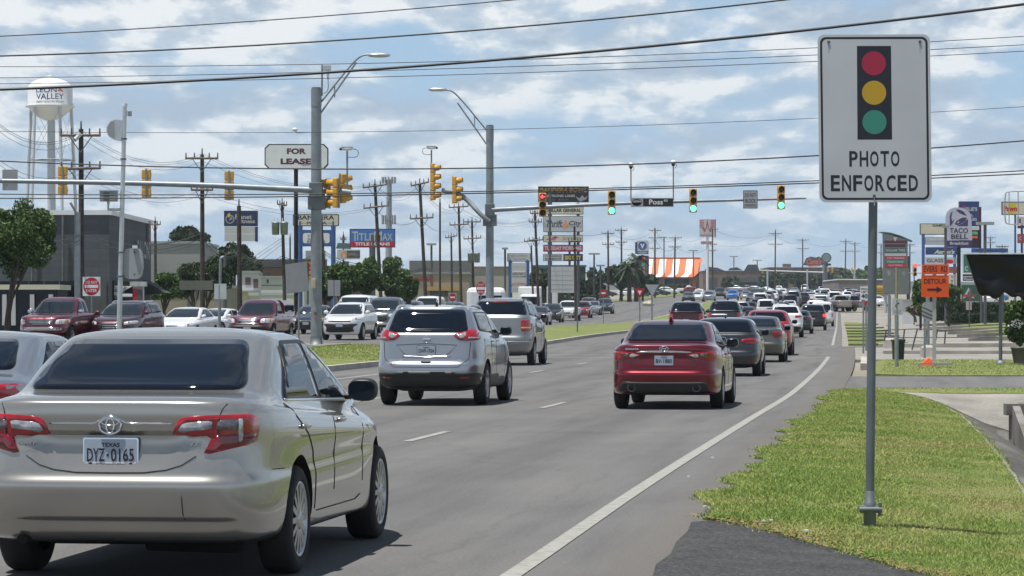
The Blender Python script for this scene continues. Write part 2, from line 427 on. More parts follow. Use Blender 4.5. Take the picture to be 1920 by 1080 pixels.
for nm, a, b in (('median', 30, 110), ('median', 129.5, 420)):
    strip(nm, [-18.05, -17.6, -15.6, -13.5, -13.05], a, b, .13, GRASS, skirt=.3)
    strip('kerb', [-13.05, -12.91], a, b, .15, CONC, skirt=.3); strip('kerb', [-18.19, -18.05], a, b, .15, CONC, skirt=.3)
strip('kerb', [-18.05, -13.05], 110.0, 110.3, .15, CONC, skirt=.3)
strip('traffic_island_paving', [-20.6, -18.0], 104.5, 110.4, .16, CONCG, skirt=.3)
# markings
mk = []
def mark(o0, o1, Y0, Y1): strip('road_marking', [o0, o1], Y0, Y1, .006, MARK)
mark(-.07, .06, 8, 105); mark(-.07, .06, 131, 420)
for ln in (-3.75, -7.5):
    k = 10.6 if ln == -3.75 else 14
    while k < 100: mark(ln-.06, ln+.06, k, k+3.05); k += 12.6
    k = 140
    while k < 420: mark(ln-.06, ln+.06, k, k+3.05); k += 12.6
mark(-11.25, -11.1, 20, 102); mark(-11.1, -.1, 102.5, 103); mark(-11, -.2, 106, 106.3); mark(-11, -.2, 109, 109.3); mark(-31.5, -18.6, 129.5, 130)
for ln in (-21.8, -25.2, -28.6):
    k = 134
    while k < 420: mark(ln-.06, ln+.06, k, k+3.05); k += 12.6
# near verge with a ragged edge, dark asphalt apron in front, concrete ditch
rnd = random.Random(3)
_jt = pch([(y, rnd.uniform(-1, 1)) for y in np.arange(20, 64, .9)]); _jf = pch([(y, rnd.uniform(-1, 1)) for y in np.arange(20, 64, .33)])
def jag(y): return .77 + .17*float(_jt(y)) + .06*float(_jf(y)) + .02*rnd.uniform(-1, 1)
left = [(jag(y), y) for y in np.arange(22.6, 58.5, .2)]
near = [(3.2, 17.6), (2.35, 18.6), (1.75, 20.0), (1.25, 21.3), (.82, 22.3)]
right = [(ditch_edge(y) + .03*rnd.uniform(-1, 1), y) for y in np.arange(59.2, 17, -.8)]
verge_poly = near + left + [(.95, 59.8)] + right
sheet('verge', verge_poly, .025, GRASS, .7)
sheet('apron', [(.98, 14), (4.5, 14), (3.25, 17.6), (2.4, 18.6), (1.8, 20.0), (1.3, 21.3), (.95, 22.1), (.76, 21.9), (.80, 21), (.79, 20), (.83, 19), (.80, 18.2), (.86, 17.2), (.85, 14)], .012, FRESH, .7)
strip('ditch', [1.25, 1.6, 2, 2.4, 2.8, 3.2, 3.45, 3.7, 3.9, 4.2, 4.5, 4.9, 5.5, 6.5, 7.5, 8.2, 8.8, 9.4, 10, 10.6], 14, 59.5, -.035, DITCH, skirt=.3)
sheet('ditch_edging', [(ditch_edge(y) - .02, y) for y in np.arange(15, 55, 1.)] + [(ditch_edge(y) + .012 + .012*math.sin(y*2.1), y) for y in np.arange(54, 14, -1.)], .03, CONCG, .5)
sheet('ditch_bank', [(3.2, 55.6), (4.2, 54.2), (5.5, 53.6), (12, 53.6), (12, 59.1), (2.0, 59.1)], .0, CONCG, .8)
strip('bank_grass', [1.0, 3, 5, 8, 16, 30], 59.0, 61.0, .012, GRASS, skirt=.05)
strip('bank_grass', [10.6, 14, 30], 14, 59, .02, GRASS, skirt=.1)
strip('driveway', [.96, 3, 8, 16, 30, 60], 61.0, 72.5, .006, DRIVE, skirt=.1)
sheet('lawn', [(1.6, 74.5), (2.6, 72.6), (14, 72.6), (50, 72.6), (50, 104), (16, 98), (9, 97), (1.9, 97), (1.4, 92)], .03, GRASS, 1.5, skirt=.1)
strip('kerb', [1.15, 1.55], 84, 97.3, .13, CONC, skirt=.3)
strip('pavement', [.96, 4, 10, 20, 45], 97.2, 109.5, .03, CONCG, skirt=.1)
strip('kerb', [2.0, 8, 20, 45], 109.6, 110.4, .16, CONC, skirt=.3)
strip('side_road', [.96, 6, 20, 60], 110.6, 126, .006, CONCG, skirt=.1)
strip('kerb', [2.0, 8, 20, 45], 126.2, 127.2, .17, CONC, skirt=.3)
strip('concrete_lot', [.42, 3, 8, 16, 40, 80], 127.3, 330, .02, CONCG, skirt=.1)
for a, b, o1 in ((129, 136, 1.9), (141, 147, 2.0), (155, 161, 2.0), (170, 177, 2.0), (188, 199, 2.1), (214, 228, 2.1), (248, 270, 2.2)):
    sheet('verge_grass', [(.7, a), (o1, a), (o1 + 1.5, (a+b)/2), (o1 - .8, b), (.7, b)], .12, GRASS, 2, skirt=.2)
for a in (141, 155, 169, 186, 209, 240): strip('kerb', [6.5, 14, 30], a, a + .5, .18, CONCD, skirt=.3)
strip('far_lawn', [-60, -50, -40, -33], 150, 400, .04, GRASS, skirt=.1)
sheet('bank_grass', [(8.5, 142), (13, 136), (15, 180), (14, 232), (9, 228), (8.5, 180)], .03, GRASS, 3, skirt=.1)
strip('left_lot', [-200, -100, -60, -36, -32.2], 10, 111, .01, DRIVE, skirt=.1)
strip('lawn_strip', [-36.5, -34, -32.2], 130, 700, .06, GRASS, skirt=.1)
# blades of grass
def inside(poly, x, y):
    c = False; j = len(poly) - 1
    for i in range(len(poly)):
        if (poly[i][1] > y) != (poly[j][1] > y) and x < (poly[j][0]-poly[i][0])*(y-poly[i][1])/(poly[j][1]-poly[i][1]) + poly[i][0]: c = not c
        j = i
    return c
def bladem(uv, ob):
    global nt
    g = N('ShaderNodeNewGeometry'); a = fbm(ob, .55, 6, .65)
    c1 = ramp(a, [(.30, (.16, .26, .06)), (.48, (.24, .305, .094)), (.62, (.32, .32, .138)), (.75, (.35, .285, .16))])
    return mixc(1, c1, ramp(g.outputs['Random Per Island'], [(0, (.55, .6, .5)), (.6, (1.05, 1.05, .95)), (.93, (1.3, 1.25, 1.1)), (1, (1.9, 1.6, 1.35))]), 'MULTIPLY'), None
BLADE = groundmat('grass blades', bladem)
def blades(name, poly, n, hmin, hmax, dz=.02, seed=5, ymax=60, bias=1.):
    g = np.random.default_rng(seed); P = np.array(poly); x0, y0 = P.min(0); x1, y1 = P.max(0); X = np.empty(0); Y = np.empty(0)
    while len(X) < n:
        y = y0 + (y1-y0) * g.random(n)**bias; x = g.uniform(x0, x1, n); xi = x + g.normal(0, .05, n); yi = y + g.normal(0, .05, n); c = np.zeros(n, bool); j = len(P) - 1
        for i in range(len(P)):
            if P[i, 1] != P[j, 1]: c ^= ((P[i, 1] > yi) != (P[j, 1] > yi)) & (xi < (P[j, 0]-P[i, 0])*(yi-P[i, 1])/(P[j, 1]-P[i, 1]) + P[i, 0])
            j = i
        X = np.append(X, x[c]); Y = np.append(Y, y[c])
    X, Y = X[:n], Y[:n]; clump = .9 + .3*np.sin(X*2.1 + np.sin(Y*1.3)*2)*np.sin(Y*.9 + X*.7)
    Z = np.array([TD(a, q) for a, q in zip(X, Y)]) + dz; B = np.stack([edgeX(Y) + X, Y, Z], 1)
    h = g.uniform(hmin, hmax, n) * np.clip(clump, .45, 1.4); an = g.uniform(0, 6.283, n); w = .0022 + .00008*Y
    D = np.stack([np.cos(an)*w, np.sin(an)*w, np.zeros(n)], 1); L_ = np.stack([g.normal(0, .7, n)*h, g.normal(0, .7, n)*h, h], 1)
    V = np.stack([B - D, B + D, B + L_], 1).reshape(-1, 3)
    me = bpy.data.meshes.new(name); me.from_pydata(V.tolist(), [], np.arange(3*n).reshape(-1, 3).tolist()); me.materials.append(BLADE)
    o = link(name, me); o['kind'] = 'stuff'; tag(o, 'short mown grass blades covering the verge around the tall sign post', 'grass'); return o
blades('grass', verge_poly, 330000, .013, .032, bias=1.6)
lv = [(1.7, 74.6), (2.7, 72.7), (34, 72.7), (34, 98), (16, 97.5), (2, 96.8)]
o = blades('grass', lv, 45000, .02, .05, .03, 9, 100); o['label'] = 'short mown grass blades on the lawn behind the driveway'
o = blades('grass', [(-13.1, 86), (-18, 86), (-18, 110), (-13.1, 110)], 16000, .03, .06, .13, 11, 110); o['label'] = 'rough grass blades on the median behind the champagne sedan'
o = blades('grass', [(1.2, 59.2), (30, 59.2), (30, 60.9), (1.2, 60.9)], 7000, .02, .045, .012, 12, 61); o['label'] = 'thin strip of grass blades between ditch and driveway'
# litter and dead leaves along the apron edge
lt = MB(); r = random.Random(8)
for i in range(420):
    t = r.random(); k = int(t * 4); a, b = near[k], near[k+1]; q = t*4 - k
    x = a[0]+(b[0]-a[0])*q + r.gauss(0, .07); y = a[1]+(b[1]-a[1])*q + r.gauss(0, .10); p = Vector(wpt(x, y, .035 + r.random()*.015)); an = r.uniform(0, 6.28); s2 = r.uniform(.008, .022)
    d = Vector((math.cos(an), math.sin(an), r.uniform(-.3, .3))) * s2; e = Vector((-d.y, d.x, r.uniform(-.01, .01))) * .6
    lt.add([p - d, p + e, p + d, p - e], [(0,1,2,3)], M('dead leaf', (.20, .13, .06), .9, 0, .5, 30))
o = lt.build('litter'); o['kind'] = 'stuff'; tag(o, 'scattered dead leaves along the edge of the dark asphalt', 'litter')
for i, (px, py, c) in enumerate(((1432, 989, 1), (1446, 988, 1), (1512, 1007, 1), (1322, 961, 1), (1336, 866, 1), (1292, 903, 1))):
    p = ground_hit(px, py); mb = MB(); a = r.uniform(0, 3); mb.box((p.x, p.y, p.z + .045), (.035, .02, .012), WHITE, Matrix.Rotation(a, 3, 'Z'))
    tag(mb.build('paper_scrap'), ['pale paper scrap at the dark asphalt edge, left of its pair', 'pale paper scrap at the dark asphalt edge, right of its pair', 'lone pale scrap on the grass left of the sign post', 'pale scrap at the grass corner by the apron', 'tiny pale scrap beside the white edge line, farther one', 'tiny pale scrap beside the white edge line, nearer one'][i], 'litter', 'pale scraps on the verge')
# culvert at the right
cv = empty('culvert', wpt(4.6, 51), 'concrete culvert mouth with a dark opening at the right end of the ditch', 'culvert')
a = MB(); bx, by, bz = float(edgeX(51.5)) + 4.08, 51.5, -.62
a.box((bx + 1.6, by, -.12), (3.4, .35, .2), CONCD); a.box((bx + .06, by - .1, -.5), (.14, .5, .72), CONCD); a.box((bx + 3.2, by, -.45), (.3, .35, .8), CONC)
wpart(a, 'headwall', cv)
a = MB(); P = [Vector((bx - .02, by - .3, -.05)), Vector((bx + .11, by - .3, -.05)), Vector((bx - .62, by - 5.5, -.66)), Vector((bx - .49, by - 5.5, -.66))]
a.add(P + [p - Vector((0, 0, .55)) for p in P], [(0,2,3,1), (0,4,6,2), (1,3,7,5), (2,6,7,3), (0,1,5,4)], CONCD); wpart(a, 'wing_wall', cv)
a = MB(); a.box((bx + 1.65, by + .35, -.47), (2.9, .2, .9), DARK); wpart(a, 'opening', cv)  # solid black block stands in for the shade inside the culvert
# ------------------------------------------------------------------ car bodies: stacked plan outlines
# key loop: (rear y, rear z, front y, front z, half width, n rear, n front)
SEDAN = [(-2.12,.235, 2.1,.21,.80,8,5), (-2.27,.285, 2.28,.22,.865,8,5), (-2.34,.385, 2.345,.30,.893,8,4.5), (-2.385,.47, 2.40,.46,.902,7.5,4),
  (-2.405,.58, 2.395,.60,.906,7,4), (-2.365,.66, 2.36,.68,.899,7,4), (-2.335,.84, 2.27,.74,.911,6.5,4), (-2.35,.99, 2.10,.80,.896,6.5,4), (-2.34,1.055, 1.9,.85,.875,6,4.5),
  (-2.26,1.085, 1.5,.935,.845,6,5), (-1.90,1.115, 1.08,1.03,.81,6.5,9), (-1.47,1.29,.50,1.26,.725,6.5,9), (-1.10,1.425,-.05,1.425,.63,6,7),
  (-.95,1.455,-.2,1.452,.53,5,4.5), (-.72,1.478,-.38,1.474,.28,4,4), (-.56,1.484,-.52,1.484,.02,2,2)]
SUV = [(-1.85,.24, 1.85,.24,.62,5,5), (-2.14,.30, 2.18,.26,.82,7,5), (-2.27,.42, 2.28,.40,.89,7,4.5), (-2.315,.58, 2.31,.58,.915,7,4.2),
  (-2.305,.68, 2.30,.72,.922,7,4), (-2.25,.78, 2.27,.86,.922,7,4), (-2.215,.98, 2.17,.95,.915,7,4), (-2.19,1.12, 1.95,1.02,.905,7,4.5), (-2.16,1.21, 1.55,1.09,.885,7,5),
  (-2.10,1.26, 1.12,1.15,.85,7,8), (-1.95,1.45,.62,1.40,.765,7,8), (-1.79,1.63,.12,1.62,.665,6,5), (-1.58,1.68,-.08,1.67,.54,5,4), (-1.0,1.71,-.4,1.70,.3,4,4), (-.75,1.715,-.7,1.715,.02,2,2)]
TRUCK = [(-2.35,.42, 2.3,.42,.70,6,5), (-2.72,.50, 2.62,.46,.86,7,5), (-2.80,.60, 2.75,.56,.95,8,5.5), (-2.82,.72, 2.80,.70,.985,9,5.5), (-2.80,.86, 2.78,.86,.99,9,5), (-2.80,1.00, 2.74,1.00,.99,9,5),
  (-2.79,1.13, 2.66,1.12,.985,9,5), (-2.78,1.22, 2.35,1.19,.97,9,5), (-2.70,1.27, 1.9,1.23,.94,9,6), (-.72,1.285, 1.30,1.28,.90,6,7), (-.66,1.55,.82,1.55,.80,7,7), (-.60,1.79,.42,1.79,.70,6,6),
  (-.50,1.86,.20,1.86,.60,5,5), (-.25,1.90,.0,1.90,.35,4,4), (-.12,1.905,-.08,1.905,.02,2,2)]
VAN = [(-2.4,.28, 2.2,.28,.66,6,5), (-2.58,.36, 2.42,.34,.88,7,5), (-2.64,.48, 2.50,.46,.96,7,5), (-2.65,.65, 2.53,.66,.99,7,5), (-2.63,.82, 2.50,.86,.995,7,5), (-2.62,1.0, 2.42,1.02,.99,7,5),
  (-2.61,1.15, 2.24,1.12,.985,7,5), (-2.60,1.22, 1.98,1.20,.97,7,6), (-2.58,1.28, 1.72,1.28,.95,7,7), (-2.54,1.58, 1.25,1.62,.90,7,7), (-2.49,1.92,.75,1.94,.81,7,6), (-2.40,2.02,.55,2.02,.70,6,5),
  (-1.9,2.07,.2,2.07,.4,5,4), (-.8,2.09,-.7,2.09,.02,2,2)]
KINDS = {  # keys, glass base key, roof edge key, axles, wheel radius
  'sedan': dict(K=SEDAN, gb=10, re=12, ax=(-1.325, 1.45), wr=.325, name='sedan', dip={8: .02, 9: .045, 10: .055, 11: .02}, db=-.025),
  'suv': dict(K=SUV, gb=9, re=11, ax=(-1.33, 1.375), wr=.36, name='suv'),
  'truck': dict(K=TRUCK, gb=9, re=11, ax=(-1.62, 1.85), wr=.39, name='pickup_truck'),
  'van': dict(K=VAN, gb=8, re=10, ax=(-1.6, 1.62), wr=.36, name='van')}
def scaled(kind, sx=1, sy=1, sz=1, edit=None, **kw):
    d = dict(KINDS[kind]); K = [list(k) for k in d['K']]
    if edit:
        for i, q in edit.items():
            for j, v in q.items(): K[i][j] = v
    d['K'] = [(a*sy, b*sz, c*sy, e*sz, w*sx, n1, n2) for a, b, c, e, w, n1, n2 in K]
    d['ax'] = tuple(a*sy for a in d['ax']); d['sx'] = sx; d['sz'] = sz; d.update(kw)
    return d
def body_mesh(d, sub, ns, ne, cut=True, disp=None):
    K = np.array(d['K'], float); n = len(K)
    t = np.linspace(0, n - 1, (n - 1) * sub + 1)
    P = np.stack([pch(list(zip(range(n), K[:, j])))(t) for j in range(7)], 1)
    sq = [(1, v) for v in np.linspace(-1, 1, ns, endpoint=False)] + [(u, 1) for u in np.linspace(1, -1, ne, endpoint=False)] + \
         [(-1, v) for v in np.linspace(1, -1, ns, endpoint=False)] + [(u, -1) for u in np.linspace(-1, 1, ne, endpoint=False)]
    sq = np.array(sq); m = len(sq); V = []; dip = pch(list(zip(range(n), [d.get('dip', {}).get(i, 0.) for i in range(n)])))(t)
    for yr, zr, yf, zf, w, nr, nf in P:
        pw = np.where(sq[:, 1] < 0, nr, nf)
        r = (np.abs(sq[:, 0])**pw + np.abs(sq[:, 1])**pw)**(-1 / pw)
        x = sq[:, 0] * r * w; tt = (sq[:, 1] * r + 1) / 2
        V.append(np.stack([x, yr + (yf - yr) * tt, zr + (zf - zr) * tt - dip[len(V)] * np.clip((1 - np.abs(sq[:, 1] * r)**3) * 1.15, 0, 1)], 1))
    V = np.concatenate(V)
    if disp is not None: V = disp(V)
    Fc = []
    for i in range(len(P) - 1):
        for k in range(m): Fc.append((i*m+k, i*m+(k+1) % m, (i+1)*m+(k+1) % m, (i+1)*m+k))
    l = (len(P) - 1) * m
    Fc.append(tuple(reversed(range(m)))); Fc.append(tuple(range(l, l + m)))
    me = bpy.data.meshes.new('body'); me.from_pydata(V.tolist(), [], Fc)
    for _ in range(2): me.materials.append(None)
    bvh = BVHTree.FromPolygons([tuple(p) for p in V.tolist()], Fc)
    if cut:
        cb = MB(); wr = d['wr'] * 1.17
        for y in d['ax']:
            for sx in (-1, 1):
                a, b = sx * .55, sx * 1.3
                if sx < 0: a, b = b, a
                cb.lathe((0, y, d['wr'] * 1.03), [(0, a), (wr, a), (wr, b), (0, b)], None, 40, 'x')
        co = cb.build('cut'); bm = bmesh.new(); bm.from_mesh(co.data); bmesh.ops.remove_doubles(bm, verts=bm.verts[:], dist=1e-4)
        bmesh.ops.recalc_face_normals(bm, faces=bm.faces[:]); bm.to_mesh(co.data); bm.free()
        bo = link('body', me); md = bo.modifiers.new('b', 'BOOLEAN'); md.operation = 'DIFFERENCE'; md.object = co; md.solver = 'EXACT'
        bpy.context.view_layer.update()
        me2 = bpy.data.meshes.new_from_object(bo.evaluated_get(bpy.context.evaluated_depsgraph_get()))
        bpy.data.objects.remove(bo); cd = co.data; bpy.data.objects.remove(co); bpy.data.meshes.remove(cd); bpy.data.meshes.remove(me); me = me2
        me.materials.clear()
        for _ in range(2): me.materials.append(None)
    zl = d['K'][0][1] + .012
    for p in me.polygons:
        c = p.center; k = 0
        if c.z < zl: k = 1
        elif cut:
            for y in d['ax']:
                rr = math.hypot(c.y - y, c.z - d['wr'] * 1.03)
                if rr < d['wr'] * 1.165 and abs(c.x) > .5: k = 1
                if abs(rr - wr) < .012 and abs(p.normal.x) < .6 and abs(c.x) > .5: k = 1
        p.material_index = k; p.use_smooth = True
    me.set_sharp_from_angle(angle=R(38))
    return me, bvh
def smooth_poly(P, it=2, q=.2):
    for _ in range(it):
        o = []
        for i in range(len(P)):
            a, b = P[i], P[(i+1) % len(P)]
            o += [(a[0]+(b[0]-a[0])*q, a[1]+(b[1]-a[1])*q), (b[0]+(a[0]-b[0])*q, b[1]+(a[1]-b[1])*q)]
        P = o
    return P
def rcorner(P, r=.05, n=4):
    o = []; m = len(P)
    for i in range(m):
        p, a, b = Vector(P[i]), Vector(P[i-1]), Vector(P[(i+1) % m]); u = a - p; v = b - p
        k = min(r, u.length * .42, v.length * .42); s, e = p + u.normalized() * k, p + v.normalized() * k
        for j in range(n + 1):
            t = j / n; q = s*(1-t)**2 + p*2*t*(1-t) + e*t*t; o.append((q.x, q.y))
    return o
def panel(bvh, poly, mode, off=.004, cell=.07, rim=.012, rnd=0, q=.2, mirror=False, ray=None):
    """a thin shell that follows the body: outline seen from the rear / front / right side / top"""
    if rnd: poly = smooth_poly(poly, rnd, q)
    B = []
    for i in range(len(poly)):
        a, b = poly[i], poly[(i+1) % len(poly)]
        k = max(1, int(math.hypot(b[0]-a[0], b[1]-a[1]) / cell))
        B += [Vector((a[0]+(b[0]-a[0])*j/k, a[1]+(b[1]-a[1])*j/k)) for j in range(k)]
    n = len(B); xs = [p.x for p in B]; ys = [p.y for p in B]; pts = list(B)
    x = min(xs) + cell / 2
    while x < max(xs):
        y = min(ys) + cell / 2
        while y < max(ys):
            p = Vector((x, y))
            if min((p - b).length_squared for b in B) > (cell * .4)**2: pts.append(p)
            y += cell
        x += cell
    vs, _, fs, ov, _, _ = geometry.delaunay_2d_cdt(pts, [(i, (i+1) % n) for i in range(n)], [list(range(n))], 1, 1e-6)
    out = []; nor = []
    D = {'rear': Vector((0, 1, 0)), 'front': Vector((0, -1, 0)), 'side': Vector((-1, 0, 0)), 'top': Vector((0, 0, -1))}.get(mode)
    for p in vs:
        if mode == 'ray': o, d = ray(p.x, p.y)
        else:
            d = D; o = {'rear': Vector((p.x, -6, p.y)), 'front': Vector((p.x, 6, p.y)), 'side': Vector((4, p.x, p.y)), 'top': Vector((p.x, p.y, 4))}[mode]
        h, nn, _, _ = bvh.ray_cast(o, d)
        if h is None:
            t = 6 if mode != 'side' else 3.2
            h, nn, _, _ = bvh.find_nearest(o + d * t)
        if nn.dot(d) > 0: nn = -nn
        out.append(h + nn * off); nor.append(nn)
    F0 = []
    for f in fs:
        a, b, c = (out[i] for i in f[:3])
        nf = (b - a).cross(c - a)
        F0.append(tuple(f) if nf.dot(nor[f[0]]) > 0 else tuple(reversed(f)))
    edge = {}
    for f in F0:
        for i in range(len(f)):
            e = (f[i], f[(i+1) % len(f)]); edge[e] = 1
    nv = len(out); inn = {}
    for (a, b) in list(edge):
        if (b, a) not in edge:
            for q in (a, b):
                if q not in inn: inn[q] = len(out); out.append(out[q] - nor[q] * rim)
            F0.append((b, a, inn[a], inn[b]))
    if mirror: out = [Vector((-p.x, p.y, p.z)) for p in out]; F0 = [tuple(reversed(f)) for f in F0]
    return out, F0
def line_panel(bvh, pts, w, mode, **k):
    P = [Vector(p) for p in pts]; A = []; Bk = []
    for i, p in enumerate(P):
        d = (P[min(i+1, len(P)-1)] - P[max(0, i-1)]).normalized(); nrm = Vector((-d.y, d.x)) * w / 2
        A.append(p + nrm); Bk.append(p - nrm)
    return panel(bvh, [tuple(p) for p in A + Bk[::-1]], mode, **k)
_WH = {}
def wheel_meshes(r, w, spokes, rimr=.64, hub=ALLOY):
    k = (round(r, 3), w, spokes, rimr, hub.name)
    if k in _WH: return _WH[k]
    a = MB(); R1 = r * rimr
    a.lathe((0, 0, 0), [(R1*.9, -w*.5), (r*.80, -w*.5), (r*.94, -w*.46), (r, -w*.34), (r, w*.34), (r*.955, w*.45), (r*.87, w*.505), (R1*1.06, w*.5), (R1, w*.42), (R1*.97, w*.2), (0, w*.2)], RUBBER, 40, 'x')
    b = MB(); h = w * .44
    b.lathe((0, 0, 0), [(R1*1.02, h), (R1*1.0, h+.008), (R1*.93, h+.006), (R1*.90, h-.03), (R1*.80, h-.05)], hub, 40, 'x')
    b.lathe((0, 0, 0), [(R1*.30, h-.03), (R1*.27, h+.006), (R1*.16, h+.014), (0, h+.014)], hub, 20, 'x')
    b.lathe((0, 0, 0), [(R1*.9, h-.055), (0, h-.055)], DARK, 24, 'x')
    for i in range(spokes):
        t = 2*math.pi*i/spokes; c, s2 = math.cos(t), math.sin(t); P = []
        for rr, hw, x in ((R1*.22, R1*.085, h+.004), (R1*.94, R1*.13 * min(1, 8/spokes), h)):
            for sg in (-1, 1): P.append(Vector((x, rr*c - sg*hw*s2, rr*s2 + sg*hw*c)))
        Q = [p - Vector((.035, 0, 0)) for p in P]
        b.add(P + Q, [(0,1,3,2), (4,6,7,5), (0,2,6,4), (1,5,7,3), (2,3,7,6)], hub)
    A = a.build('wheel'); B = b.build('rim'); ma, mb2 = A.data, B.data
    bpy.data.objects.remove(A); bpy.data.objects.remove(B)
    _WH[k] = (ma, mb2); return _WH[k]
def add_wheels(root, d, spokes=10, hub=ALLOY, lo=False, rimr=.64):
    ma, mb2 = wheel_meshes(d['wr'], .215, spokes, rimr, hub)
    wx = d.get('wx', max(k[4] for k in d['K']) - .115)
    for y in d['ax']:
        for sx in (1, -1):
            o = link('wheel', ma, root, (sx * wx, y, d['wr'])); o.rotation_euler = (0, 0, 0 if sx > 0 else math.pi)
            if not lo: link('rim', mb2, o)
def ellipsoid(mb, c, r, mat, n=14, pw=1., front=None):
    vs = []; fs = []
    def sp(a): return math.copysign(abs(a)**pw, a)
    for i in range(n + 1):
        ph = -math.pi/2 + math.pi*i/n
        for k in range(2*n):
            t = math.pi*k/n
            vs.append(Vector(c) + Vector((r[0]*sp(math.cos(ph))*sp(math.cos(t)), r[1]*sp(math.cos(ph))*sp(math.sin(t)), r[2]*sp(math.sin(ph)))))
    for i in range(n):
        for k in range(2*n): fs.append((i*2*n+k, i*2*n+(k+1) % (2*n), (i+1)*2*n+(k+1) % (2*n), (i+1)*2*n+k))
    mb.add(vs, fs, mat, True)
def glass_outlines(d):
    K = d['K']; b, r = K[d['gb']], K[d['re']]
    hb, hr = d.get('bw', (.82, .85)); fb, fr = d.get('fw', (.90, .88))
    rw = [(-b[4]*hb, b[1]+d.get('rz0', .02)), (b[4]*hb, b[1]+d.get('rz0', .02)), (r[4]*hr, r[1]-d.get('rz1', .02)), (-r[4]*hr, r[1]-d.get('rz1', .02))]
    ws = [(-b[4]*fb, b[3]+.01), (b[4]*fb, b[3]+.01), (r[4]*fr, r[3]-.015), (-r[4]*fr, r[3]-.015)]
    zt = (r[1] + r[3]) / 2 - d.get('dt', .045)
    y1b, y2b = b[0] + d.get('qr', .30), b[2] - d.get('qf', .16)
    y1t, y2t = r[0] + d.get('tr', .16), r[2] - d.get('tf', .10)
    def zb(y): return b[1] + (b[3]-b[1]) * (y-b[0]) / (b[2]-b[0]) + d.get('db', .02)
    return rw, ws, (y1b, y2b, y1t, y2t, zt, zb)
